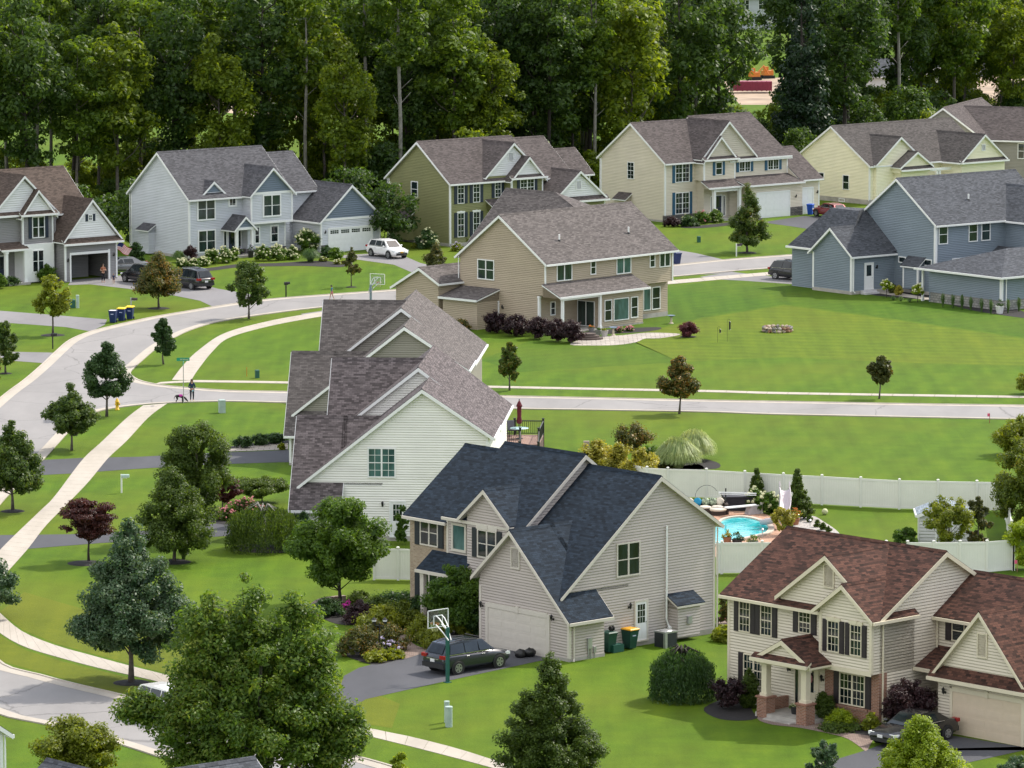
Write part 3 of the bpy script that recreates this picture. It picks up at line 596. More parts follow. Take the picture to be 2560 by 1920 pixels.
def house_E():
    h = House("beige house with russet roof, dark shutters and a red brick porch at lower right", (17.81, 234.14), 136.5, S_E, R_E, CREAMT, shutter=SH_PLUM)
    h.gable('u', -10.2, 0, 0, 5.45, 4.5, 8.1, 9, 5.45); h.foundation(-10.2, 0, 0, 9, .3); h.cb(-10.2, 0, .1, 5.3, 1, 1)
    f = F(0)
    for a, b in ((-9.42, -8.66), (-7.95, -7.17)): h.window(f, a, b, 3.58, 5.12, 1, True, grid=2, sw=.33, tw=.05)
    h.window(f, -5.36, -4.55, 4.05, 5.12, 1, True, grid=2, sw=.36, tw=.05)
    h.window(f, -9.1, -7.7, .95, 2.5, 2, True, grid=2, sw=.33, tw=.05)
    h.gable('v', -.02, 4.3, -6.6, 5.7, -3.4, 8.02, -.25, 5.7, zb=5.5, ends=(1, 0), ohe=.12, gutter=(0, 0)); h.vent(F(-.02), -3.7, -3.0, 6.5, 7.7)
    h.gable('v', -.6, 2.5, -3.42, 5.6, -1.75, 6.85, .0, 5.5, zb=2.7, ends=(1, 0), ohe=.3, gutter=(0, 1)); h.cb(-3.42, -.6, 2.75, 5.4, 1, 1); h.cb(0, -.6, 2.75, 5.4, -1, 1); h.band(F(-.6), -3.42, 0, 2.62, 2.84)
    for a, b in ((-2.88, -2.1), (-1.38, -.62)): h.window(F(-.6), a, b, 3.52, 5.07, 1, True, grid=2, sw=.3, tw=.05, header=.16)
    h.ex("brick_wall", BRICK_R).box(-3.55, .03, -.06, .5, -.3, 2.7); h.ex("brick_wall", BRICK_R).box(-2.75, -.7, -.14, .05, .74, .86)
    h.window(F(-.06), -2.55, -.86, .9, 2.48, 2, True, grid=2, sw=.36, tw=.06)
    # porch: gabled hood on two posts standing on brick piers
    h.gable('v', -2.0, .2, -6.25, 2.95, -4.55, 3.9, -2.85, 2.95, zb=2.7, ends=(1, 0), ohe=.25, ohr=.12, gutter=(0, 0)); h.band(F(-2.0), -6.3, -2.8, 2.68, 2.95); h.shed(F(-2.0), -6.45, -2.65, 3.15, .3, 2.95)
    for u in (-5.85, -3.2):
        h.column(u, -1.8, 1.0, 2.72, .34); h.ex("brick_pier", BRICK_R).box(u - .32, u + .32, -2.12, -1.48, -.2, .98); h.ex("pier_cap", plain("pier_cap", (.28, .14, .10), .8)).box(u - .38, u + .38, -2.18, -1.42, .98, 1.06)
    h.ex("brick_pier", BRICK_R).box(-6.17, -6.0, -1.48, -.02, -.2, .8)
    h.found.box(-6.3, -2.9, -2.1, 0, -.3, .22); h.found.box(-5.4, -3.6, -2.5, -2.1, -.3, .08)
    h.door(f, -5.1, -4.15, .3, 2.35, CREAMT, .78, tw=.18); h.window(f, -5.6, -5.3, .35, 2.35, 1, rail=False, tw=.04); h.lamp(f, -5.95, 2.2); h.lamp(f, -3.7, 2.0)
    wr = MB(); wr.ring_loft([[(-4.62 + (.2 + .06 * math.cos(q)) * math.cos(t), -.06 + .05 * math.sin(q), 1.85 + (.2 + .06 * math.cos(q)) * math.sin(t)) for q in (2 * math.pi * j / 6 for j in range(6))] for t in (2 * math.pi * i / 16 for i in range(17))], cap=False); wr.build("wreath", plain("wreath_pink", (.35, .16, .17), .9, var=.5, scale=14), h.root)
    h.downspout(.08, .15, .05, 5.3); h.foundation(0, 9, 4.2, 9, .2)
    # lower wing to the right, link roof and garage
    h.gable('u', 0, 12, 4.2, 5.2, 6.8, 6.85, 9.4, 5.2, ends=(0, 1)); h.window(F(4.2), .95, 1.78, 3.95, 4.98, 1, True, sw=.4, tw=.05); h.downspout(.1, 4.05, 2.8, 5.0)
    h.shed(F(4.2), .06, 3.2, 3.55, 1.75, 2.72)
    h.gable('v', 1.7, 6, 2.28, 2.95, 5.05, 6.1, 7.82, 2.95, ends=(1, 0), ohe=.3, gutter=(0, 0)); h.shed(F(1.7), 1.95, 8.15, 3.2, .42, 2.68); h.vent(F(1.7), 4.75, 5.4, 3.95, 5.15)
    h.garage_door(F(1.7), 3.25, 7.6, 2.08, plain("beige_door", (.62, .52, .39), .5, var=.03), key=True, trim=.18); h.lamp(F(1.7), 2.75, 2.05)
    n = bpy.data.curves.new("house_number", 'FONT'); n.body = "91"; n.size = .17; n.extrude = .006; n.align_x = 'CENTER'
    no = bpy.data.objects.new("house_number", n); COL.objects.link(no); no.parent = h.root; no.location = (3.16, 1.62, 2.22); no.rotation_euler = (math.pi / 2, 0, 0); n.materials.append(plain("number_brown", (.06, .03, .02), .5))
    return h.done()

def house_A():
    h = House("grey house with white gables and an open garage at the left edge", (-39.82, 436.23), 51, S_A, R_A, shutter=SH_NAVY)
    acc = h.ex("gable_siding", S_W)
    # garage: open door, so walls are separate panels round a real opening
    W = h.wall; d = .18
    for x0, x1 in ((-.1, .5), (4.55, 5.5)): W.box(x0, x1, 0, d, 0, 3.5)
    W.box(.5, 4.55, 0, d, 2.4, 3.5); W.box(-.1, .1, d, 7, 0, 3.5); W.box(5.3, 5.5, d, 7, 0, 3.5); W.box(-.1, 5.5, 6.8, 7, 0, 3.5)
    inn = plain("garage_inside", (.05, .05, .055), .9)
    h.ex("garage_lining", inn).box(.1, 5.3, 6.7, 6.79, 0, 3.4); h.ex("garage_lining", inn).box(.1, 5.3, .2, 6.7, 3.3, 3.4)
    t = MB(); f = F(0); fbox(t, f, .38, .52, 0, 2.62, 0, .06); fbox(t, f, 4.53, 4.72, 0, 2.7, 0, .06); fbox(t, f, .5, 4.55, 2.4, 2.62, 0, .065); t.build("garage_door_frame", WHITE, h.root)
    h.gable('v', 0, 6.9, -.1, 3.9, 2.75, 7.2, 5.6, 3.9, ends=(1, 0), zb=3.45, ohe=.35, gutter=(0, 0)); acc.poly([(.1, -.012, 3.9), (5.4, -.012, 3.9), (2.75, -.012, 7.0)])
    h.shed(f, -.45, 5.95, 3.85, .42, 3.42); h.cb(-.1, 0, .1, 3.3, 1, 1); h.cb(5.5, 0, .1, 3.3, -1, 1); h.lamp(f, .15, 2.0); h.lamp(f, 5.1, 2.2)
    h.window(f, 2.4, 2.88, 5.35, 5.95, 1, True, grid=1, sw=.26)
    # main block behind and left
    h.gable('u', -14, 4.4, 3.0, 6.1, 7.2, 9.6, 11.4, 6.1, ends=(0, 1))
    h.gable('v', 1.5, 5, -3.6, 6.2, -2.0, 8.2, -.35, 6.2, ends=(1, 0), zb=3.5, ohe=.35, gutter=(0, 0)); acc.poly([(-3.4, 1.488, 6.4), (-.55, 1.488, 6.4), (-2.0, 1.488, 8.0)]); h.shed(F(1.5), -3.95, 0.0, 6.4, .36, 6.12); h.cb(-3.6, 1.5, 3.5, 6.1, 1, 1); h.cb(-.35, 1.5, 3.5, 6.1, -1, 1)
    h.window(F(1.5), -2.6, -1.25, 4.0, 5.92, 2, True, grid=0, sw=.36)
    h.gable('v', 2.0, 7, -6.6, 6.2, -3.15, 9.5, .3, 6.2, ends=(1, 0), zb=3.5, ohe=.2, gutter=(0, 0)); acc.poly([(-6.3, 1.985, 6.4), (0, 1.985, 6.4), (-3.15, 1.985, 9.2)]); h.shed(F(2.0), -6.8, -3.6, 6.4, .36, 6.12)
    h.window(F(3.0), -4.2, -3.6, 4.25, 5.65, 1, True, sw=.3)
    bx = h.ex("bay_panel", WHITE); bx.box(-3.5, -.4, 1.3, 3.2, .1, 3.5); h.window(F(1.3), -2.75, -1.5, .95, 2.95, 2); h.block(-6.5, .0, 3.2, 4, 0, 6.1)
    h.shed(F(2.9), -6.2, -3.3, 4.1, 2.0, 3.15); h.column(-5.7, 1.0, .2, 3.0, .28); h.column(-3.7, 1.0, .2, 3.0, .28); h.found.box(-6, -3.4, .6, 3, -.3, .2); h.door(F(3.0), -5.5, -4.5, .3, 2.4, NAVYDOOR, .5)
    return h.done()

def house_R():
    h = House("grey-brown house at the far right edge behind the yellow house", (51.2, 531.0), 20, S_R, R_G)
    h.gable('u', 0, 16, 0, 5.3, 4.6, 8.6, 9.2, 5.3)
    h.gable('v', -6, 5, 2, 5.3, 7, 8.3, 12, 5.3, ends=(1, 0)); h.window(F(-6), 3.5, 4.2, 3.2, 4.9, 1); h.window(LL_(2), -4, -3.2, 3.2, 4.9, 1)
    return h.done()

house_B(); house_G(); house_K(); house_Y(); house_T(); house_Q(); house_E(); house_A(); house_R()
HD = house_D("greige house with navy blue roof, brick corner and closed garage door", (2.97, 251.71), 138.0, S_D, R_D, GREIGE)
def c_frame(u, v):
    o = gp(1010.8, 1352.5); a = R(94); return (o.x + math.sin(a) * u - math.cos(a) * v, o.y + math.cos(a) * u + math.sin(a) * v)
HC1 = house_D("ivory house with stepped mauve-brown roofs, behind the navy-roofed one", c_frame(-6.5, -1.0), 184, S_C, R_C, WHITE, zg=6.95, zgr=2.3, xr=7.6, zr=9.12, hl=-17.4, name_glass=CURT, far=True)
HC2 = house_D("taupe-gabled house just behind the ivory one, only its roofs showing", c_frame(-10.5, 31.0), 184, S_C2, R_T, WHITE, zg=6.95, zgr=2.3, xr=7.6, zr=9.12, hl=-17.4, far=True)
# ------------------------------------------------------------------ ground, roads, paths
def grass(name, c, ang=0.0, sw=0.0, amp=.12, yel=(.125, .145, .009), yk=.5):
    if name in MATS: return MATS[name]
    m, nt, p = newmat(name)
    g = nd(nt, "NewGeometry"); pos = g.outputs["Position"]
    n1 = nd(nt, "TexNoise", Vector=pos, Scale=.045, Detail=4.0, Roughness=.6); n2 = nd(nt, "TexNoise", Vector=pos, Scale=.6, Detail=5.0, Roughness=.7); n3 = nd(nt, "TexNoise", Vector=pos, Scale=7.0, Detail=3.0, Roughness=.8)
    mp = nd(nt, "Mapping", Vector=pos); mp.inputs["Rotation"].default_value = (0, 0, ang); mp.inputs["Scale"].default_value = (1, .06, 1)
    n4 = nd(nt, "TexNoise", Vector=mp.outputs[0], Scale=.9, Detail=3.0)
    a = nd(nt, "Math", {"operation": "MULTIPLY_ADD"}, i0=n2.outputs[0], i1=.35, i2=nd(nt, "Math", {"operation": "MULTIPLY_ADD"}, i0=n3.outputs[0], i1=.3, i2=nd(nt, "Math", {"operation": "MULTIPLY"}, i0=n4.outputs[0], i1=.35).outputs[0]).outputs[0])
    col = ramp(nt, a.outputs[0], [(.32, sc(c, .62)), (.5, c), (.66, (c[0] * 1.5, c[1] * 1.28, c[2] * 1.3))])
    if sw:
        wv = nd(nt, "TexWave", {"wave_type": "BANDS", "bands_direction": "X"}, Vector=nd(nt, "Mapping", Vector=pos, Rotation=(0, 0, ang)).outputs[0], Scale=.5 / sw * .63, Distortion=.6, Detail=1.0)
        k = nd(nt, "Math", {"operation": "MULTIPLY_ADD"}, i0=wv.outputs[1], i1=amp * 2, i2=1 - amp)
        col = nd(nt, "VectorMath", {"operation": "SCALE"}, i0=col, Scale=k.outputs[0]).outputs[0]
    f = ramp(nt, n1.outputs[0], [(.42, (0, 0, 0)), (.68, (yk, yk, yk))])
    mx = nd(nt, "Mix", {"data_type": "RGBA"}, i0=f, i6=col, i7=rgba(yel))
    nt.links.new(mx.outputs[2], p.inputs["Base Color"]); p.inputs["Roughness"].default_value = .9; p.inputs["Specular IOR Level"].default_value = .15
    b = nd(nt, "Bump", Strength=.6, Distance=.05, Height=n3.outputs[0]); nt.links.new(b.outputs[0], p.inputs["Normal"])
    MATS[name] = m; return m
def paving(name, c, c2, crack=.0, sc1=.25):
    if name in MATS: return MATS[name]
    m, nt, p = newmat(name); pos = nd(nt, "NewGeometry").outputs["Position"]
    mp = nd(nt, "Mapping", Vector=pos); mp.inputs["Scale"].default_value = (1, .3, 1)
    n1 = nd(nt, "TexNoise", Vector=mp.outputs[0], Scale=sc1, Detail=6.0, Roughness=.65); n2 = nd(nt, "TexNoise", Vector=pos, Scale=14.0, Detail=2.0)
    a = nd(nt, "Math", {"operation": "MULTIPLY_ADD"}, i0=n2.outputs[0], i1=.25, i2=n1.outputs[0])
    col = ramp(nt, a.outputs[0], [(.42, c), (.8, c2)])
    if crack:
        vo = nd(nt, "TexVoronoi", {"feature": "DISTANCE_TO_EDGE"}, Vector=nd(nt, "VectorMath", {"operation": "MULTIPLY_ADD"}, i0=n1.outputs["Color"], i1=(3, 3, 0), i2=pos).outputs[0], Scale=.11)
        e = ramp(nt, vo.outputs[0], [(.0, (crack, crack, crack)), (.006, (0, 0, 0))])
        col = nd(nt, "Mix", {"data_type": "RGBA"}, i0=e, i6=col, i7=rgba(sc(c, .3))).outputs[2]
    nt.links.new(col, p.inputs["Base Color"]); p.inputs["Roughness"].default_value = .85; p.inputs["Specular IOR Level"].default_value = .25
    MATS[name] = m; return m
GRASS = grass("lawn_grass", (.066, .128, .0036), .3, 2.4, .05)
GRASS2 = grass("mown_field_grass", (.086, .136, .0050), R(100), 2.1, .07, yk=.6)
GRASS3 = grass("dark_lawn_grass", (.050, .112, .0036), .8, 1.6, .05, yk=.3)
GRASS4 = grass("dry_lawn_grass", (.098, .126, .006), .3, 0, yk=.7)
ASPH = paving("old_asphalt", (.215, .208, .205), (.275, .265, .26), .55)
DRIVE = paving("sealed_asphalt", (.060, .062, .070), (.085, .087, .098), 0)
DRIVEG = paving("grey_asphalt", (.17, .165, .17), (.22, .215, .22), .2)
CONCR = paving("pale_concrete", (.36, .325, .275), (.44, .40, .345), 0, .8)
EARTH = plain("bare_earth", (.33, .25, .18), .95, var=.35, scale=.2)
PAVER = bricky("brick_pavers", (.20, .145, .12), (.29, .215, .18), (.12, .10, .09), .22, .11, .012, noise=.4)
FLAG = bricky("flagstone", (.34, .305, .27), (.42, .385, .34), (.20, .18, .155), .75, .55, .04, noise=.4)
def cr(pts, n=6, closed=False):
    P = [Vector(p) for p in pts]; out = []; N = len(P)
    rg = range(N) if closed else range(N - 1)
    for i in rg:
        a, b, c, d = (P[(i - 1) % N], P[i], P[(i + 1) % N], P[(i + 2) % N]) if closed else (P[max(i - 1, 0)], P[i], P[i + 1], P[min(i + 2, N - 1)])
        for k in range(n):
            t = k / n; out.append(.5 * ((2 * b) + (c - a) * t + (2 * a - 5 * b + 4 * c - d) * t * t + (3 * b - a - 3 * c + d) * t ** 3))
    if not closed: out.append(P[-1])
    return out
def sheet(name, pts, m, z, smooth=0, kind="structure", label=None, cat=None):
    P = [gp(*p) if len(p) == 2 else Vector(p) for p in pts]
    if smooth: P = cr(P, smooth, True)
    b = MB(); q = [(p.x, p.y, z) for p in P]
    ar = sum(q[i][0] * q[(i + 1) % len(q)][1] - q[(i + 1) % len(q)][0] * q[i][1] for i in range(len(q)))
    b.poly(q if ar > 0 else q[::-1]); return tag(b.build(name, m), label, cat, kind=kind)
def resample(P, step):
    L = [0]
    for a, b in zip(P, P[1:]): L.append(L[-1] + (b - a).length)
    n = max(2, int(L[-1] / step)); out = []; j = 0
    for i in range(n + 1):
        d = L[-1] * i / n
        while j < len(P) - 2 and L[j + 1] < d: j += 1
        t = (d - L[j]) / max(1e-6, L[j + 1] - L[j]); out.append(P[j].lerp(P[j + 1], min(1, t)))
    return out
def offs(P, d):
    out = []
    for i, p in enumerate(P):
        t = (P[min(i + 1, len(P) - 1)] - P[max(i - 1, 0)]); t.z = 0; t.normalize(); out.append(p + Vector((-t.y, t.x, 0)) * d)
    return out
def slabs(name, left, right, m, z, step=1.5, gap=.03):
    A = [gp(*p) for p in left]; B = [gp(*p) for p in right]; A, B = cr(A, 8), cr(B, 8)
    n = max(2, int(sum((b - a).length for a, b in zip(A, A[1:])) / step))
    A, B = resample(A, sum((b - a).length for a, b in zip(A, A[1:])) / n + 1e-6), resample(B, sum((b - a).length for a, b in zip(B, B[1:])) / n + 1e-6)
    mb = MB(); k = min(len(A), len(B)) - 1
    for i in range(k):
        a0, a1, b0, b1 = A[i], A[i + 1], B[i], B[i + 1]; t = gap / max(.3, (a1 - a0).length)
        q = [a0.lerp(a1, t), a1, b1, b0.lerp(b1, t)]; q = [Vector((p.x, p.y, z)) for p in q]; nz = (q[1] - q[0]).cross(q[3] - q[0]).z
        lo = [Vector((p.x, p.y, -.05)) for p in q]
        if nz < 0: q, lo = q[::-1], lo[::-1]
        mb.poly(q)
        for j in range(4): mb.poly([lo[j], lo[(j + 1) % 4], q[(j + 1) % 4], q[j]])
    return tag(mb.build(name, m), kind="structure")
def kerb(pts, side, w=.7, curve=1):
    """concrete gutter strip and low kerb along a road edge; side=+1 keeps the strip to the left of travel"""
    P = cr([gp(*p) for p in pts], 8) if curve else [gp(*p) for p in pts]; P = resample(P, 1.2); I = offs(P, side * w); K = offs(P, -side * .14)
    mb = MB()
    for i in range(len(P) - 1):
        for X, Y, z0, z1 in ((P, I, .03, .014), (K, P, .07, .07), (P, P, .07, .03), (K, K, 0, .07)):
            q = [Vector((X[i].x, X[i].y, z0)), Vector((X[i + 1].x, X[i + 1].y, z0)), Vector((Y[i + 1].x, Y[i + 1].y, z1)), Vector((Y[i].x, Y[i].y, z1))]
            n = (q[1] - q[0]).cross(q[3] - q[0]); mb.poly(q if n.z >= 0 else q[::-1])
    return tag(mb.build("kerb", CONCR), kind="structure")

b = MB()
for i in range(24):
    for j in range(24):
        x0, x1 = -700 + 1400 * i / 24, -700 + 1400 * (i + 1) / 24; y0, y1 = -40 + 1840 * j / 24, -40 + 1840 * (j + 1) / 24
        b.poly([(x0, y0, 0), (x1, y0, 0), (x1, y1, 0), (x0, y1, 0)])
tag(b.build("lawn", GRASS), kind="structure")
OUT = [(2140, 625), (2018, 635), (1960, 639), (1813, 650), (1685, 663), (1500, 679), (1300, 698), (1094, 717), (837, 736), (673, 749), (560, 764), (481, 777), (392, 792), (304, 811), (228, 830), (177, 851), (142, 880), (106, 914), (63, 951), (0, 999), (-120, 1110), (-260, 1260), (-330, 1400), (-300, 1560), (-150, 1710), (0, 1785), (120, 1812), (300, 1860), (500, 1925), (750, 2000), (1000, 2080)]
INL = [(1200, 1990), (975, 1917), (827, 1878), (600, 1822), (373, 1765), (316, 1743), (190, 1713), (95, 1688), (0, 1658), (-60, 1570), (-85, 1450), (-55, 1340), (0, 1257), (104, 1150), (136, 1115), (171, 1077), (200, 1051), (243, 1029), (329, 1015), (418, 1008), (560, 1004), (700, 1007), (1263, 1022), (1451, 1025), (1780, 1031), (1960, 1037), (2600, 1050)]
INU = [(2600, 1015), (2231, 1010), (1960, 1005), (1780, 1002), (1451, 995), (1256, 991), (700, 980), (560, 977), (430, 967), (385, 961), (349, 953), (330, 943), (322, 933), (330, 922), (354, 900), (390, 870), (430, 846), (481, 823), (560, 802), (742, 776), (900, 760), (1097, 744), (1400, 716), (1685, 692), (1827, 679), (1930, 671), (2140, 652)]
P3 = lambda L: cr([gp(*p) for p in L], 6)
rp = P3(OUT) + P3(INL) + P3(INU)
b = MB(); b.poly([(p.x, p.y, .006) for p in rp][::-1]); o = tag(b.build("road", ASPH), kind="structure")
if o.data.polygons[0].normal.z < 0: o.data.flip_normals()
kerb(OUT, 1); kerb(INL, 1); kerb(INU, 1)
slabs("sidewalk", [(2120, 668), (1930, 680), (1669, 702), (1400, 724), (1100, 750), (948, 764), (837, 776), (758, 787), (663, 805), (560, 834), (494, 878), (456, 916), (430, 950)], [(2120, 676), (1930, 688), (1669, 711), (1400, 733), (1100, 760), (948, 775), (837, 787), (758, 799), (663, 818), (572, 845), (532, 878), (496, 923), (478, 951)], CONCR, .022)
slabs("sidewalk", [(400, 956), (481, 951), (560, 952), (700, 954), (1221, 965), (1780, 976), (1960, 981), (2600, 991)], [(385, 961), (481, 956), (560, 957), (700, 959), (1221, 970), (1780, 981), (1960, 986), (2600, 996)], CONCR, .028)
slabs("sidewalk", [(358, 1014), (316, 1046), (253, 1106), (206, 1150), (136, 1242), (100, 1278), (16, 1359), (-60, 1440)], [(418, 1009), (373, 1042), (316, 1103), (272, 1144), (222, 1204), (177, 1251), (114, 1315), (70, 1372), (0, 1450)], CONCR, .022)
slabs("sidewalk", [(-40, 1495), (0, 1533), (57, 1580), (142, 1615), (221, 1637), (316, 1663), (405, 1685), (600, 1735), (893, 1814), (1016, 1840), (1143, 1872), (1254, 1907), (1400, 1950)], [(-40, 1545), (0, 1583), (63, 1618), (158, 1647), (253, 1672), (380, 1701), (590, 1757), (903, 1836), (1048, 1872), (1219, 1917), (1370, 1962)], CONCR, .022)
# lawns of a different cut
sheet("mown_field", [(1560, 845), (1760, 795), (1960, 764), (2200, 795), (2620, 855), (2620, 915), (2300, 908), (1960, 893), (1700, 905)], GRASS2, .004)
sheet("dark_lawn", [(1480, 745), (1669, 716), (1800, 702), (2000, 690), (2120, 700), (2620, 800), (2620, 852), (2200, 792), (1960, 761), (1760, 792), (1560, 842), (1700, 905), (1300, 930), (1200, 900), (1330, 850)], GRASS3, .004)
sheet("dry_verge", [(-60, 1500), (0, 1590), (63, 1625), (158, 1654), (380, 1708), (590, 1764), (830, 1830), (600, 1815), (373, 1758), (190, 1706), (0, 1652)], GRASS4, .004)
sheet("dry_lawn", [(0, 1530), (60, 1480), (200, 1520), (420, 1580), (860, 1700), (1000, 1760), (980, 1820), (893, 1808), (600, 1730), (316, 1658), (142, 1610), (57, 1575)], GRASS4, .004)
# driveways
Dv = lambda pts, m=DRIVE, z=.010: sheet("driveway", pts, m, z)
Dv([(108, 1150), (209, 1145), (354, 1142), (522, 1133), (700, 1126), (745, 1124), (745, 1156), (700, 1156), (538, 1161), (348, 1172), (180, 1184), (100, 1188), (60, 1195)])
Dv([(-60, 1348), (0, 1338), (177, 1336), (443, 1322), (570, 1305), (660, 1290), (720, 1290), (720, 1335), (576, 1340), (443, 1347), (250, 1358), (73, 1372), (-60, 1385)])
Dv([(-40, 775), (0, 777), (162, 790), (268, 799), (262, 812), (228, 829), (165, 818), (0, 806), (-40, 804)], DRIVEG)
Dv([(-40, 876), (0, 879), (139, 882), (125, 895), (109, 908), (0, 900), (-40, 898)], DRIVEG)
Dv([(180, 700), (290, 690), (340, 685), (480, 705), (545, 722), (640, 738), (590, 760), (530, 766), (500, 752), (440, 740), (380, 732), (320, 722), (225, 711), (170, 713)], DRIVEG)
Dv([(824, 640), (930, 634), (1010, 640), (1052, 658), (1100, 668), (1160, 680), (1180, 708), (1090, 716), (1050, 690), (985, 662), (900, 650)], DRIVEG)
Dv([(1905, 556), (2010, 540), (2090, 545), (2080, 572), (2045, 577), (1985, 567)])
Dv([(1640, 618), (1685, 624), (1740, 633), (1813, 650), (1685, 662), (1600, 668), (1560, 660)], DRIVEG)
Dv([(1750, 692), (1830, 680), (1935, 692), (2030, 690), (2060, 705), (2000, 712), (1860, 702), (1780, 698)], DRIVEG); Dv([(1750, 688), (1830, 678), (1850, 677), (1800, 684)], DRIVEG)
Dv([(752, 785), (895, 764), (925, 772), (770, 795)], DRIVEG); Dv([(900, 775), (965, 766), (1030, 774), (1000, 800), (900, 800)], DRIVEG)
Dv([(860, 1690), (897, 1670), (1074, 1622), (1180, 1590), (1395, 1620), (1400, 1645), (1342, 1654), (1111, 1704), (915, 1748), (870, 1775), (740, 1830), (660, 1838), (640, 1825), (760, 1770), (850, 1720)])
Dv([(2096, 1897), (2162, 1877), (2250, 1845), (2372, 1838), (2560, 1868), (2600, 1876), (2600, 1866), (2560, 1876), (2415, 1908), (2330, 1945), (2040, 1945)])
# paths, patios, beds
sheet("brick_path", [(1067, 1560), (1040, 1572), (1000, 1584), (966, 1592), (985, 1605), (1002, 1618), (1012, 1634), (1014, 1647), (1077, 1624), (1050, 1618), (1028, 1605), (1020, 1592), (1035, 1580), (1075, 1570), (1110, 1555)], PAVER, .014, 3)
sheet("brick_path", [(1893, 1797), (1915, 1776), (1950, 1776), (2005, 1790), (2060, 1812), (2120, 1832), (2180, 1842), (2176, 1862), (2165, 1878), (2150, 1868), (2120, 1848), (2080, 1836), (2000, 1820), (1930, 1812)], PAVER, .014, 3)
sheet("brick_path", [(1788, 1560), (1815, 1526), (1838, 1526), (1835, 1568)], PAVER, .014)
sheet("patio", [(1425, 862), (1450, 850), (1500, 842), (1560, 838), (1620, 832), (1690, 834), (1697, 838), (1650, 846), (1612, 847), (1590, 856), (1540, 863), (1470, 864)], FLAG, .016, 3)
sheet("patio", [(522, 1131), (600, 1118), (720, 1108), (720, 1124)], FLAG, .016)
sheet("garden_path", [(2190, 733), (2215, 727), (2330, 746), (2330, 752)], CONCR, .016)
def bed(pts, z=.013, sm=4): return sheet("mulch_bed", pts, MULCH, z, sm)
bed([(785, 1532), (800, 1515), (860, 1508), (960, 1510), (1060, 1530), (1085, 1545), (1040, 1570), (980, 1590), (910, 1565), (840, 1560)])
bed([(865, 1635), (880, 1590), (960, 1590), (1000, 1616), (1017, 1640), (1000, 1648), (940, 1662), (890, 1650)])
bed([(1028, 1600), (1040, 1580), (1100, 1570), (1180, 1580), (1165, 1600), (1085, 1618)])
bed([(1760, 1770), (1850, 1740), (1890, 1790), (1910, 1780), (1880, 1800), (1800, 1798)]); bed([(2000, 1790), (2060, 1790), (2160, 1800), (2330, 1790), (2340, 1830), (2190, 1840), (2100, 1826)])
bed([(585, 1368), (640, 1360), (760, 1370), (770, 1378), (690, 1383), (610, 1380)]); bed([(530, 1300), (650, 1292), (710, 1300), (640, 1310), (560, 1312)])
bed([(525, 1130), (600, 1112), (730, 1100), (730, 1110), (600, 1124)]); bed([(440, 672), (520, 670), (600, 660), (690, 658), (800, 652), (860, 660), (850, 668), (760, 665), (690, 666), (600, 668), (520, 678), (450, 680)])
bed([(1455, 835), (1500, 825), (1640, 818), (1640, 826), (1550, 834)]); bed([(1640, 1150), (1700, 1140), (1790, 1155), (1790, 1172), (1690, 1172), (1640, 1168)])
bed([(1700, 568), (1790, 560), (1900, 545), (1880, 556), (1760, 570)]); bed([(2170, 735), (2330, 715), (2440, 730), (2560, 780), (2600, 790), (2600, 800), (2440, 778), (2330, 752)]); bed([(1690, 1172), (1740, 1160), (1760, 1172), (1720, 1180)])
def ring(x, y, r, h=.07):
    p = gp(x, y); m = MB(); m.lathe([(r, .0), (r * .75, h * .7), (.05, h)], (p.x, p.y, 0), 18); return tag(m.build("mulch_ring", MULCH), kind="structure")
for x, y, r in ((397, 771, .95), (132, 838, 1.0), (878, 718, .5), (14, 934, .5), (32, 1278, .75), (328, 1707, .95), (435, 1405, 1.0), (215, 1408, 1.1), (1868, 632, .9), (1720, 842, .7)): ring(x, y, r)
# beyond the wood: sunlit rough ground and building plots
sheet("bare_ground", [(1800, 205), (2000, 190), (2700, 150), (2700, 330), (2400, 300), (2100, 262), (1850, 262)], EARTH, .010)
sheet("bare_ground", [(500, 250), (760, 235), (1000, 225), (1000, 290), (700, 300), (520, 275)], EARTH, .010); sheet("bare_ground", [(-100, 190), (300, 190), (300, 245), (-100, 245)], CONCR, .010)
# ------------------------------------------------------------------ trees and shrubs
def leafmesh(name, C, CR, n, leaf, mat, rs, flat=.8, up=.5, aspect=.55, power=.45, drop=0.0, core=0.0):
    """n leaf quads scattered through clumps C (k,3) of radius CR (k,)"""
    wts = CR ** 2.0; wts = wts / wts.sum(); idx = rs.choice(len(C), n, p=wts)
    d = rs.normal(size=(n, 3)); d /= np.linalg.norm(d, axis=1)[:, None]
    rad = CR[idx] * rs.random(n) ** power
    pos = C[idx] + d * rad[:, None] * np.array([1, 1, flat])
    nr = d * .7 + rs.normal(size=(n, 3)) * .45 + np.array([0, 0, up]); nr /= np.linalg.norm(nr, axis=1)[:, None]
    t = np.cross(nr, rs.normal(size=(n, 3))); t /= np.linalg.norm(t, axis=1)[:, None] + 1e-9
    if drop:
        t = t * (1 - drop) + np.array([0, 0, -1.0]) * drop; t /= np.linalg.norm(t, axis=1)[:, None]; nr = np.cross(t, rs.normal(size=(n, 3))); nr /= np.linalg.norm(nr, axis=1)[:, None]
    bq = np.cross(nr, t); s = leaf * (.65 + .7 * rs.random(n))[:, None]
    if core:                      # inner leaves: larger and drawn towards the clump centres so the mass is dense
        q = rs.random(n) < core; pos[q] = C[idx[q]] * np.array([.86, .86, .94]) + (pos[q] - C[idx[q]]) * .7; s[q] *= 2.4
    V = np.empty((n, 4, 3)); V[:, 0] = pos - t * s * .5; V[:, 1] = pos + bq * s * aspect * .5 + nr * s * .06; V[:, 2] = pos + t * s * .5; V[:, 3] = pos - bq * s * aspect * .5 + nr * s * .06
    return quads(name, V.reshape(-1, 3), n, mat)
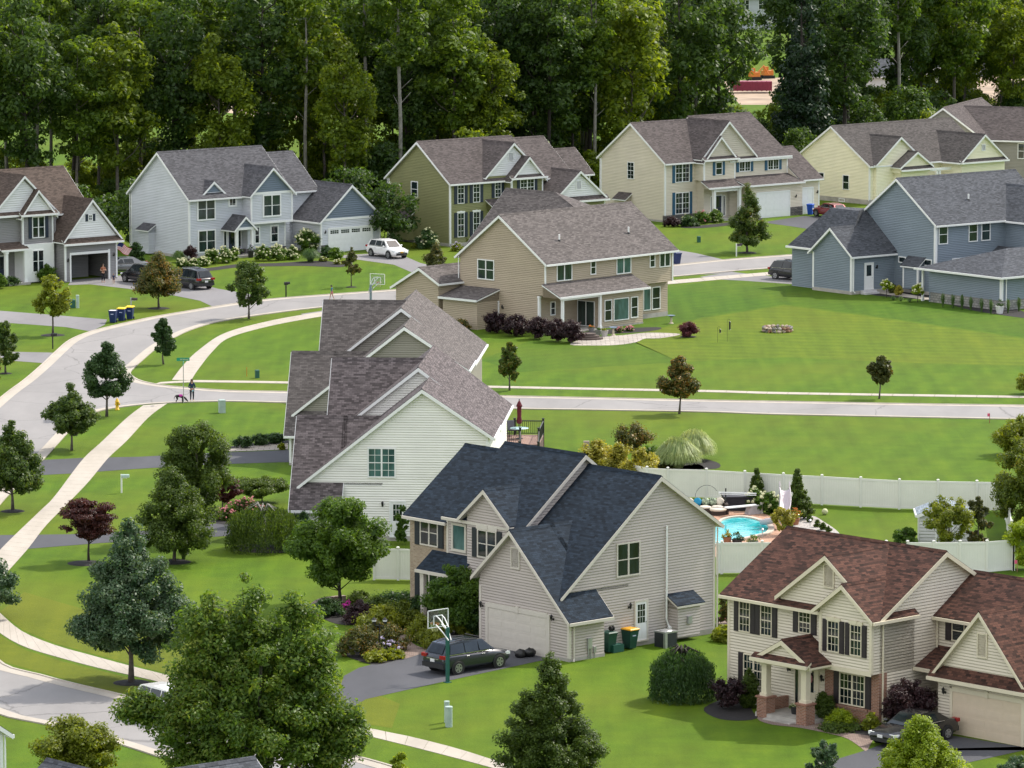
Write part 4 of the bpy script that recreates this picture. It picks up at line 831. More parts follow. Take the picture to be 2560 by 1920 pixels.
def quads(name, V, n, mat):
    me = bpy.data.meshes.new(name); me.vertices.add(n * 4); me.vertices.foreach_set("co", V.astype(np.float32).ravel())
    me.loops.add(n * 4); me.loops.foreach_set("vertex_index", np.arange(n * 4, dtype=np.int32))
    me.polygons.add(n); me.polygons.foreach_set("loop_start", np.arange(0, n * 4, 4, dtype=np.int32)); me.polygons.foreach_set("loop_total", np.full(n, 4, dtype=np.int32))
    me.materials.append(mat); me.update(calc_edges=True); me.validate(); return me
PROF = {
    'pear': [(0, .55), (.1, .92), (.25, 1), (.5, .74), (.75, .42), (.9, .2), (1, .05)],
    'oval': [(0, .4), (.2, .85), (.45, 1), (.7, .85), (.9, .5), (1, .15)],
    'round': [(0, .5), (.25, .92), (.5, 1), (.75, .85), (1, .3)],
    'cone': [(0, .9), (.1, 1), (.4, .72), (.7, .4), (1, .04)],
    'column': [(0, .6), (.15, .95), (.5, 1), (.8, .7), (1, .1)],
    'tall': [(0, .5), (.2, .8), (.45, 1), (.75, .9), (1, .4)],
    'spread': [(0, .55), (.35, 1), (.7, .95), (1, .45)],
    'dome': [(0, .95), (.3, 1), (.7, .75), (1, .2)],
}
def prof(name, t): return np.interp(t, [p[0] for p in PROF[name]], [p[1] for p in PROF[name]])
def clumps(rs, k, h0, h1, Rr, pf, cr_, shell=.55, sq=(1, 1)):
    T = rs.random(k * 6); keep = rs.random(k * 6) < (.25 + .75 * prof(pf, T)); T = T[keep][:k]; k = len(T)
    a = rs.random(k) * 2 * np.pi; rr = Rr * prof(pf, T) * rs.random(k) ** shell
    cr = cr_ * (.6 + .8 * rs.random(k)) * (.55 + .45 * prof(pf, T)); rr = np.maximum(0, rr - cr * .25)
    return np.stack([rr * np.cos(a) * sq[0], rr * np.sin(a) * sq[1], h0 + T * (h1 - h0)], 1), cr
def trunkmesh(name, H, r0, C, rs, nl, mat, h0, lean=0.0, top=.8, limb=.35):
    m = MB(); pts = [(0, 0, -.1)]; x = y = 0.0; N = 6
    for i in range(1, N + 1): x += rs.normal() * r0 * .35 + lean * H / N; y += rs.normal() * r0 * .35; pts.append((x, y, H * top * i / N))
    m.tube(pts, [r0 * 1.35] + [r0 * (1 - .8 * i / N) for i in range(1, N + 1)], 8)
    if nl:
        for j in rs.choice(len(C), min(nl, len(C)), replace=False):
            c = C[j]; z0 = max(h0 * .85, c[2] - (abs(c[0]) + abs(c[1])) * .8 - .3 * rs.random()); z0 = min(z0, H * top * .95); k = z0 / (H * top) * N; i = min(int(k), N - 1); f = k - i
            p0 = Vector(pts[i]).lerp(Vector(pts[i + 1]), f); mid = p0.lerp(Vector(c), .55) + Vector((0, 0, -.06 * H * limb))
            m.tube([p0, mid, Vector(c)], [r0 * limb, r0 * limb * .6, r0 * .06], 5)
    ob = m.build(name, mat, None, True); me = ob.data; bpy.data.objects.remove(ob); return me
L_LIND = leafmat("linden_leaves", (.028, .064, .012), (.095, .150, .022), .38, (.20, .16, .03))
L_RUST = leafmat("linden_leaves_turning", (.030, .048, .012), (.095, .105, .020), .3, (.26, .15, .03))
L_DARK = leafmat("dark_leaves", (.016, .050, .014), (.055, .110, .028), .34)
L_BLUE = leafmat("blue_green_leaves", (.016, .054, .024), (.060, .115, .050), .3, (.10, .15, .085))
L_MID = leafmat("mid_leaves", (.032, .085, .010), (.11, .19, .018), .42)
L_OLIVE = leafmat("olive_leaves", (.030, .064, .009), (.095, .145, .018), .38)
L_LIME = leafmat("lime_leaves", (.12, .19, .010), (.30, .38, .02), .42)
L_YEL = leafmat("yellow_green_leaves", (.09, .13, .010), (.22, .25, .02), .4)
L_GOLD = leafmat("gold_leaves", (.15, .16, .02), (.42, .38, .06), .35)
L_RED = leafmat("red_maple_leaves", (.030, .010, .010), (.105, .028, .022), .3)
L_PURP = leafmat("purple_leaves", (.012, .007, .010), (.050, .020, .024), .2)
L_F1 = leafmat("wood_leaves_dark", (.018, .050, .012), (.070, .125, .020), .45)
L_F2 = leafmat("wood_leaves_mid", (.032, .078, .009), (.12, .185, .016), .5)
L_F3 = leafmat("wood_leaves_light", (.055, .10, .008), (.19, .25, .018), .5)
L_F4 = leafmat("wood_conifer_needles", (.009, .030, .015), (.034, .068, .026), .25)
L_EDGE = leafmat("edge_tree_leaves", (.05, .085, .010), (.16, .20, .02), .42, (.30, .22, .04))
L_GR = leafmat("variegated_blades", (.14, .21, .07), (.50, .55, .28), .35)
L_FG = leafmat("fountain_blades", (.04, .10, .03), (.12, .19, .06), .35)
FL_W = plain("white_petals", (.55, .55, .33), .8, var=.15, scale=9); FL_P = plain("pink_petals", (.62, .24, .26), .8, var=.35, scale=9); FL_L = plain("lilac_petals", (.55, .48, .68), .8, var=.2, scale=9); FL_M = plain("magenta_petals", (.50, .03, .30), .8, var=.25, scale=9); FL_O = plain("orange_petals", (.55, .16, .02), .8, var=.35, scale=9)
def tree(label, base, H, Wd, pf, mat, h0=.22, bark=BARK, leaf=.16, n=5000, seed=1, r0=None, k=60, cr=.26, cat="tree", name="tree", group=None, nl=9, lean=0.0, shell=.5, sq=(1, 1), z0=0.0, flat=.8, drop=0.0, up=.5, core=.12):
    rs = np.random.default_rng(seed); p = gp(*base) if len(base) == 2 else Vector(base)
    Rr = Wd * .57; C, CR = clumps(rs, k, H * h0 + cr * Rr * .5, H - cr * Rr * .6, Rr, pf, cr * Rr, shell, sq)
    C[:, 0] += lean * C[:, 2]
    t = thing(name, label, cat, (p.x, p.y, z0), rnd.uniform(0, 6) if sq == (1, 1) and not lean else 0, group)
    n = int(n * 2.0); leaf = leaf * 1.12
    tm = trunkmesh("trunk", H, r0 or H * .013 + .02, C, rs, nl, bark, H * h0, lean)
    o = bpy.data.objects.new("trunk", tm); COL.objects.link(o); o.parent = t
    cm = leafmesh("crown", C, CR, n, leaf, mat, rs, flat, up, drop=drop, core=core)
    o = bpy.data.objects.new("crown", cm); COL.objects.link(o); o.parent = t
    return t
def shrub(label, base, Wd, H, mat, seed=1, n=1600, leaf=.09, pf='dome', cr=.3, k=40, group=None, name="shrub", cat="shrub", flowers=None, fn=60, fs=.12, sq=(1, 1), z0=0.0):
    rs = np.random.default_rng(seed); p = gp(*base) if len(base) == 2 else Vector(base); Rr = Wd / 2
    C, CR = clumps(rs, k, H * .12, H - cr * Rr * .4, Rr, pf, cr * Rr, .5, sq)
    me = leafmesh(name, C, CR, int(n * 1.7), leaf * 1.3, mat, rs, core=.3)
    o = bpy.data.objects.new(name, me); COL.objects.link(o); o.location = (p.x, p.y, z0); tag(o, label, cat, group)
    if flowers:
        j = rs.choice(len(C), fn); d = rs.normal(size=(fn, 3)); d[:, 2] = np.abs(d[:, 2]) * .8 + .1; d /= np.linalg.norm(d, axis=1)[:, None]; m = MB()
        for i in range(fn):
            c = C[j[i]] + d[i] * CR[j[i]] * 1.02; q = fs * (.7 + .6 * rs.random()); m.blob(c, (q * .5, q * .5, q * .42), 6, 0, int(i), .25)
        f = m.build("flowers", flowers, o); f.parent = o
    return o
def blades(label, base, Wd, H, mat, n=900, seed=1, w=.03, group=None, name="grass_clump", cat="ornamental grass", z0=0.0, up=1.0, off=None):
    rs = np.random.default_rng(seed); p = gp(*base) if len(base) == 2 else Vector(base); V = []
    for i in range(n):
        a = rs.random() * 6.283; sp = rs.random() ** .6 * Wd / 2; h = H * (.5 + .5 * rs.random()) * (1 - .3 * (2 * sp / Wd) ** 2); c, s = math.cos(a), math.sin(a); ww = w * (.6 + .8 * rs.random())
        r0 = .12 * Wd * rs.random(); pts = [(r0, 0), (r0 + sp * .22, h * .6), (r0 + sp * .6, h), (r0 + sp * .95, h * (1 - .25 * up)), (r0 + sp * 1.05, h * (1 - .55 * up))]
        for (ra, za), (rb, zb), wa, wb in zip(pts, pts[1:], (1, 1, .8, .5), (1, .8, .5, .1)):
            for r, z, k2, sg in ((ra, za, wa, -1), (ra, za, wa, 1), (rb, zb, wb, 1), (rb, zb, wb, -1)): V.append((r * c - sg * s * ww * k2 / 2, r * s + sg * c * ww * k2 / 2, z))
    V = np.array(V); me = quads(name, V, len(V) // 4, mat); o = bpy.data.objects.new(name, me); COL.objects.link(o); o.location = (p.x, p.y, z0); return tag(o, label, cat, group)
def weeping(label, base, Wd, H, mat, seed=1, ns=260, leaf=.12, name="weeping_tree", bark=PBARK, limbs=9):
    rs = np.random.default_rng(seed); p = gp(*base); t = thing(name, label, "tree", (p.x, p.y, 0)); C = []; m = MB(); m.tube([(0, 0, -.1), (.05, .03, H * .5), (0, 0, H * .85)], [.14, .1, .08], 7)
    for j in range(limbs):
        a = 6.283 * j / limbs + rs.random() * .5; r = Wd * .3 * (.6 + .5 * rs.random()); m.tube([(0, 0, H * .78), (r * .4 * math.cos(a), r * .4 * math.sin(a), H * (.98 + .06 * rs.random())), (r * math.cos(a), r * math.sin(a), H * .92)], [.07, .05, .02], 5)
    for i in range(ns):
        a = rs.random() * 6.283; r1 = Wd / 2 * (.25 + .75 * rs.random() ** .6); zt = H * (1.0 - .35 * (2 * r1 / Wd) ** 2) - rs.random() * .25; zb = max(.15, zt - H * (.35 + .55 * rs.random()))
        for q in range(9): f = q / 8; C.append((r1 * (1 + .08 * f) * math.cos(a) + rs.normal() * .05, r1 * (1 + .08 * f) * math.sin(a) + rs.normal() * .05, zt + (zb - zt) * f))
    C = np.array(C); m.build("trunk", bark, t, True); me = leafmesh("crown", C, np.full(len(C), .14), len(C) * 3, leaf, mat, rs, 1.3, .2, .35, drop=.6)
    o = bpy.data.objects.new("crown", me); COL.objects.link(o); o.parent = t; return t
def T(label, base, top, wpx, pf, mat, **kw):
    """street or garden tree given by base pixel, top pixel row and crown width in photo pixels"""
    H = zat(base[0], top, base); return tree(label, base, H, wpx * mpp(base), pf, mat, **kw)
G1 = "street trees along the curving road"
T("orange-tinged broad street tree in a mulch ring before the dark parked cars", (397, 771), 617, 124, 'pear', L_RUST, h0=.2, seed=11, n=6500, group=G1)
T("rounded green street tree at the edge of the grey-blue house's lawn", (622, 797), 647, 100, 'oval', L_LIND, h0=.17, seed=12, n=6000, group=G1)
T("thin sparse yellowing sapling on the lawn before the white garage door", (878, 718), 614, 58, 'pear', L_RUST, h0=.32, seed=13, n=900, k=30, cr=.2, r0=.05, group=G1)
T("rusty green tree hard against the tan house's left corner", (1089, 735), 604, 98, 'pear', L_RUST, h0=.12, seed=14, n=5500, group=G1)
T("yellow-green loose young maple beside the driveway, mailbox in front of it", (132, 838), 682, 94, 'oval', L_YEL, h0=.3, seed=15, n=2600, k=46, cr=.22, leaf=.17, group=G1)
T("narrow dark street tree near the left edge of the photo", (14, 934), 795, 58, 'column', L_LIND, h0=.16, seed=16, n=3500, group=G1)
T("green tree cut by the left edge, beside the narrow dark one", (-22, 978), 855, 62, 'oval', L_LIND, h0=.14, seed=17, n=3000, group=G1)
T("slim dark columnar tree on the grass point by the crossroads", (409, 911), 790, 50, 'column', L_DARK, h0=.2, seed=18, n=4200, group=G1)
T("dense dark pear-shaped tree beside the yellow hydrant", (267, 1041), 842, 116, 'pear', L_DARK, h0=.24, seed=19, n=8500, group=G1)
T("yellow-tipped round tree between the road and the pavement, below the hydrant", (179, 1126), 952, 128, 'pear', L_LIND, h0=.24, seed=20, n=8500, group=G1)
T("large yellow-tipped tree at the left edge with a mulch ring on the verge", (32, 1277), 1040, 152, 'pear', L_LIND, h0=.2, seed=21, n=9500, group=G1)
T("blue-green crown cut by the left edge near the bend of the pavement", (-40, 1545), 1350, 175, 'pear', L_BLUE, h0=.14, seed=22, n=7500, group=G1)
T("slim oval tree on the far verge nearest the ivory house", (1274, 976), 851, 55, 'oval', L_LIND, h0=.22, seed=23, n=4500, group=G1)
T("rusty bushy-crowned tree on the near verge of the straight road", (1698, 1035), 880, 96, 'pear', L_RUST, h0=.28, seed=24, n=6000, k=70, cr=.24, group=G1)
T("small leaning tree with a bulge on its right, far verge of the straight road", (2198, 997), 885, 56, 'oval', L_RUST, h0=.36, seed=25, n=3200, lean=.02, group=G1)
T("big blue-green tree with bare trunk in a dark mulch ring, lower left", (328, 1707), 1278, 285, 'pear', L_BLUE, h0=.15, seed=26, n=24000, k=150, cr=.19, leaf=.15, group=G1)
T("tall dark twin-topped pear tree above the left driveways", (492, 1351), 1038, 186, 'oval', L_OLIVE, h0=.14, seed=27, n=17000, k=110, cr=.22, leaf=.13)
T("olive-green round pear tree in front of the twin-topped one", (435, 1405), 1158, 198, 'pear', L_OLIVE, h0=.1, seed=28, n=16000, k=110, cr=.22, leaf=.13)
T("dark red Japanese maple with layered branches, left of the pear trees", (222, 1404), 1233, 142, 'spread', L_RED, h0=.3, seed=29, n=7000, k=46, cr=.3, leaf=.12, flat=.35, bark=DBARK, nl=14)
T("dense green tree with several stems in the walled bed before the brick corner", (852, 1515), 1233, 214, 'oval', L_MID, h0=.16, seed=30, n=19000, k=110, cr=.22, leaf=.15, bark=DBARK, nl=16)
T("bushy green tree hiding the entry of the navy-roofed house", (1140, 1588), 1405, 145, 'round', L_MID, h0=.05, seed=31, n=12000, k=80, cr=.25, leaf=.13, bark=DBARK)
def big_tree():
    """several leaning stems, each with its own feathery head, so the outline is lobed and open"""
    rs = np.random.default_rng(32); p = gp(640, 2010); t = thing("tree", "very large feathery tree filling the bottom left of the photo", "tree", (p.x, p.y, 0)); Cs, Rs = [], []; m = MB()
    for x, y, z0, z1, r, k in ((-2.2, .5, 3, 9.5, 1.9, 80), (-.6, 1.2, 3.6, 10.2, 1.9, 80), (1.8, .4, 2.8, 9.5, 2.0, 80), (3.1, 0, 1.6, 7.2, 1.7, 62), (-3.2, 0, 1.2, 6.0, 1.7, 54), (.3, -1.2, .6, 7.4, 2.7, 110), (3.5, .3, .8, 4.6, 1.6, 40), (-2.2, -1.0, .5, 5.8, 2.2, 76), (-5.3, .6, 3.9, 5.0, 1.1, 18), (4.4, .2, 2.6, 4.0, 1.0, 16)):
        C, CR = clumps(rs, k, z0, z1, r, 'oval', .62, .6); C += np.array([x, y, 0]); Cs.append(C); Rs.append(CR); m.tube([(x * .05, y * .05, -.1), (x * .35, y * .4, z0 * .6 + .5), (x * .8, y * .9, (z0 + z1) * .5), (x, y, z1 * .95)], [.15, .11, .06, .015], 6)
        for j in rs.choice(len(C), 14, replace=False): c = C[j]; q = Vector((x * .8, y * .9, min(c[2] - .4, (z0 + z1) * .5))); m.tube([q, q.lerp(Vector(c), .6) + Vector((0, 0, .1)), Vector(c)], [.04, .025, .008], 4)
    C = np.concatenate(Cs); CR = np.concatenate(Rs); m.build("trunk", DBARK, t, True)
    o = bpy.data.objects.new("crown", leafmesh("crown", C, CR, 92000, .2, L_FEATH, rs, .8, .55, .5, .4, core=.05)); COL.objects.link(o); o.parent = t
L_FEATH = leafmat("feathery_leaves", (.026, .068, .010), (.10, .175, .022), .45, (.15, .20, .03)); big_tree()
T("bright round bush-like tree at the bottom left, before the grey roof edge", (190, 1955), 1785, 205, 'round', L_YEL, h0=.05, seed=33, n=11000, k=70, cr=.27, leaf=.14)
T("cone-shaped orange-green tree on the front lawn at the bottom middle", (1377, 1955), 1620, 268, 'cone', L_OLIVE, h0=.06, seed=34, n=26000, k=170, cr=.16, leaf=.11, up=.8)
T("little lime sapling on the verge at the bottom edge", (1003, 1960), 1876, 62, 'oval', L_LIME, h0=.1, seed=35, n=1300, k=24, leaf=.12)
T("bright lime-green tree hiding the black car at the bottom right", (2300, 1975), 1768, 225, 'cone', L_LIME, h0=.05, seed=36, n=17000, k=130, cr=.19, leaf=.12, up=.8)
T("small dark green sapling left of the lime tree at the bottom edge", (2060, 1975), 1836, 80, 'oval', L_BLUE, h0=.05, seed=37, n=3000, k=36, leaf=.11)
T("pale-flowered bush cut by the bottom right corner", (2535, 1975), 1878, 90, 'oval', L_BLUE, h0=.05, seed=38, n=2500, k=30, leaf=.11)
T("dark green pine-like tree on the lawn of the cream house", (1868, 632), 452, 104, 'cone', L_LIND, h0=.1, seed=39, n=10000, k=90, cr=.22, leaf=.14, up=.8)
T("purple plum tree peeping from behind the roofs left of the taupe house", (790, 1003), 912, 66, 'oval', L_PURP, h0=.05, seed=40, n=3500, k=40, leaf=.13)
T("small maple half red, half green, behind the twin-topped pear", (555, 1290), 1180, 78, 'spread', L_RED, h0=.3, seed=41, n=2600, k=30, cr=.28, flat=.4)
T("spreading fine-leaved maple beside the ivory house's garage", (655, 1257), 1183, 128, 'spread', L_OLIVE, h0=.15, seed=42, n=9000, k=60, cr=.25, leaf=.1, flat=.4)
weeping("green weeping birch with bare white limbs on its crown, in a mulch bed", (660, 1374), 4.3, zat(660, 1262, (660, 1374)), L_OLIVE, 43, 620, .15)
weeping("dark weeping mulberry on the lawn beside the russet-roofed house", (1705, 1750), 3.1, zat(1705, 1618, (1705, 1750)), L_DARK, 44, 800, .14, bark=DBARK, limbs=14)
T("multi-stemmed serviceberry in front of the garden shed", (2370, 1396), 1232, 120, 'spread', L_YEL, h0=.25, seed=45, n=2600, k=46, cr=.2, leaf=.14, nl=14)
T("young reddish-green tree to the right of the garden shed", (2444, 1388), 1238, 66, 'oval', L_RUST, h0=.15, seed=46, n=2200, k=34, leaf=.14)
T("slender arborvitae left of the pool slide", (1892, 1257), 1165, 46, 'cone', L_OLIVE, h0=.02, seed=47, n=3500, k=60, cr=.3, leaf=.12)
T("taller arborvitae right of the pool slide", (1993, 1298), 1168, 70, 'cone', L_OLIVE, h0=.02, seed=48, n=6000, k=80, cr=.28, leaf=.12)
T("feathery gold shrub tree beside the pool", (1955, 1338), 1265, 60, 'spread', L_GOLD, h0=.2, seed=49, n=1500, k=36, cr=.22, leaf=.12)
T("leafy shrub behind the russet ridge, before the inner fence", (2265, 1362), 1315, 60, 'round', L_MID, h0=.05, seed=50, n=1400, k=26, leaf=.14)
T("orange-green hedge tree outside the fence at the right edge", (2575, 1345), 1085, 175, 'tall', L_EDGE, h0=.02, seed=51, n=11000, k=90, cr=.24, leaf=.15)
T("yellow-green bushy tree at the right edge beyond the fence corner", (2545, 1140), 1032, 120, 'round', L_YEL, h0=.05, seed=52, n=5000, k=60, leaf=.15)
T("lime bush at the right edge beside the fence's front corner", (2580, 1425), 1265, 110, 'round', L_LIME, h0=.02, seed=53, n=5000, k=50, leaf=.14)
T("young lime tree leaning into the right edge above the road", (2575, 985), 925, 76, 'oval', L_YEL, h0=.1, seed=54, n=1800, k=30, leaf=.15)
T("dark bare-looking shrub tree between the russet house and its garage", (2270, 1822), 1690, 132, 'round', L_PURP, h0=.1, seed=55, n=7000, k=60, cr=.25, leaf=.1, bark=DBARK)
# ------------------------------------------------------------------ the wood behind the houses
def wood_proto(kind, seed):
    rs = np.random.default_rng(seed)
    if kind == 'broad': H, Rr, pf, h0, mat, n, k, cr, lf, bk, r0 = 25, 4.6, 'tall', .2, L_F1, 9000, 120, .26, .52, DBARK, .30
    elif kind == 'light': H, Rr, pf, h0, mat, n, k, cr, lf, bk, r0 = 23, 4.2, 'tall', .3, L_F2, 7500, 100, .27, .52, BARK, .22
    elif kind == 'slender': H, Rr, pf, h0, mat, n, k, cr, lf, bk, r0 = 27, 2.9, 'oval', .5, L_F2, 4200, 60, .32, .5, PBARK, .19
    elif kind == 'yellow': H, Rr, pf, h0, mat, n, k, cr, lf, bk, r0 = 20, 4.0, 'round', .25, L_F3, 7500, 90, .28, .5, BARK, .2
    elif kind == 'spruce': H, Rr, pf, h0, mat, n, k, cr, lf, bk, r0 = 26, 3.6, 'cone', .04, L_F4, 9500, 170, .24, .5, DBARK, .26
    elif kind == 'bush': H, Rr, pf, h0, mat, n, k, cr, lf, bk, r0 = 6.5, 2.9, 'round', .05, L_F3, 3200, 46, .33, .42, DBARK, .08
    elif kind == 'dbush': H, Rr, pf, h0, mat, n, k, cr, lf, bk, r0 = 7.5, 3.2, 'round', .03, L_F1, 3800, 46, .33, .42, DBARK, .08
    C, CR = clumps(rs, k, H * h0 + cr * Rr * .4, H - cr * Rr * .6, Rr, pf, cr * Rr, .5)
    t = thing("woodland_tree" if 'bush' not in kind else "woodland_shrub", None, "tree" if 'bush' not in kind else "shrub", (0, 0, 0))
    if kind == 'slender':
        m = MB(); m.tube([(0, 0, -.2), (.1, 0, H * .3), (-.1, .15, H * .6), (.1, .1, H * .93)], [r0 * 1.2, r0, r0 * .7, r0 * .15], 8)
        for j in range(9): a = rs.random() * 6.28; z = H * (.35 + .4 * rs.random()); m.tube([(0, 0, z), (1.2 * math.cos(a), 1.2 * math.sin(a), z + 1.1)], [.045, .015], 5)
        o = m.build("trunk", bk, t, True)
    else:
        o = bpy.data.objects.new("trunk", trunkmesh("trunk", H, r0, C, rs, 12, bk, H * h0)); COL.objects.link(o); o.parent = t
    o = bpy.data.objects.new("crown", leafmesh("crown", C, CR, n, lf, mat, rs, .75, .45)); COL.objects.link(o); o.parent = t
    return t
WL = {'broad': "tall broad dark tree in the wood behind the houses", 'light': "tall mid-green tree with visible trunk in the wood behind the houses", 'slender': "slender tall tree with a long bare pale trunk in the wood", 'yellow': "lighter yellow-green tree in the wood behind the houses", 'spruce': "tall dark conifer with layered boughs in the wood", 'bush': "bright young sunlit shrub growing under the wood's trees", 'dbush': "dark leafy shrub at the foot of the wood"}
WP = {k: [wood_proto(k, 100 + i * 7 + j) for j in range(2)] for i, k in enumerate(WL)}
USED = set()
def wood(kind, x, y, s=1.0, rz=None, j=None):
    j = rnd.randrange(2) if j is None else j; p = WP[kind][j]
    o = p if (kind, j) not in USED else copy_tree(p); USED.add((kind, j))
    o.location = (x, y, 0); o.rotation_euler = (0, 0, rnd.uniform(0, 6.28) if rz is None else rz); o.scale = (s, s, s * rnd.uniform(.92, 1.08))
    tag(o, WL[kind], "shrub" if 'bush' in kind else "tree", kind + " trees of the wood" if 'bush' not in kind else kind[:5] + " undergrowth of the wood")
EDGE = [(-200, 575), (0, 565), (350, 545), (700, 535), (950, 540), (1250, 520), (1500, 500), (1800, 462), (2000, 430), (2150, 395), (2350, 362), (2760, 330)]
def edge_y(x): return float(np.interp(x, [e[0] for e in EDGE], [e[1] for e in EDGE]))
wr = random.Random(21)
def pick(x):
    r = wr.random()
    if x < 900: return 'broad' if r < .16 else 'slender' if r < .56 else 'light' if r < .84 else 'yellow'
    if x < 1650: return 'broad' if r < .42 else 'light' if r < .68 else 'yellow' if r < .84 else 'slender'
    if x < 2050: return 'spruce' if r < .4 else 'broad' if r < .72 else 'slender' if r < .84 else 'light'
    return 'broad' if r < .3 else 'light' if r < .62 else 'slender' if r < .78 else 'yellow'
for row in range(6):
    x = -160 + wr.uniform(0, 60); step = (118, 122, 128, 140, 150, 165)[row]
    while x < 2740:
        e = edge_y(x); p = gp(x, e); d = p.length; q = p * ((d + 4 + row * 8.5 + wr.uniform(-3, 3)) / d)
        gap = (row > 2 and (520 < x < 760 or 1830 < x < 1960 or 2180 < x < 2330)) or (row < 3 and 1835 < x < 1945)
        if not gap: wood(pick(x), q.x, q.y, wr.uniform(.82, 1.12))
        x += step * wr.uniform(.75, 1.25)
x = -120
while x < 2740:                                                        # undergrowth along and inside the edge
    for row in range(4):
        e = edge_y(x); p = gp(x + wr.uniform(-40, 40), e); d = p.length; q = p * ((d + (1, 14, 30, 46)[row] + wr.uniform(-4, 4)) / d)
        if not (row < 2 and 1835 < x < 1945): wood('dbush' if wr.random() < ((.45, .25, .2, .2) if x < 900 else (.75, .5, .35, .25))[row] else 'bush', q.x, q.y, wr.uniform(.45, .95) if x < 900 else wr.uniform(.6, 1.15))
    x += wr.uniform(78, 120)
for X, Y, k, s in ((330, 455, 'bush', .75), (1180, 470, 'bush', 1.3), (1330, 462, 'bush', 1.1), (2440, 340, 'bush', .9), (2330, 352, 'bush', 1.0), (2250, 358, 'bush', .8), (1080, 505, 'dbush', 1.2), (980, 560, 'dbush', .9), (880, 545, 'dbush', 1.0), (330, 560, 'dbush', .9), (200, 575, 'dbush', .9)):
    p = gp(X, Y + 60); wood(k, p.x, p.y, s)
for X in range(-150, 2750, 150):                                       # far side of the clearing
    for y in (120, 60):
        p = gp(X + wr.uniform(-60, 60), y + wr.uniform(-25, 25)); wood(('broad', 'light', 'yellow')[wr.randrange(3)], p.x, p.y, wr.uniform(.7, .95))
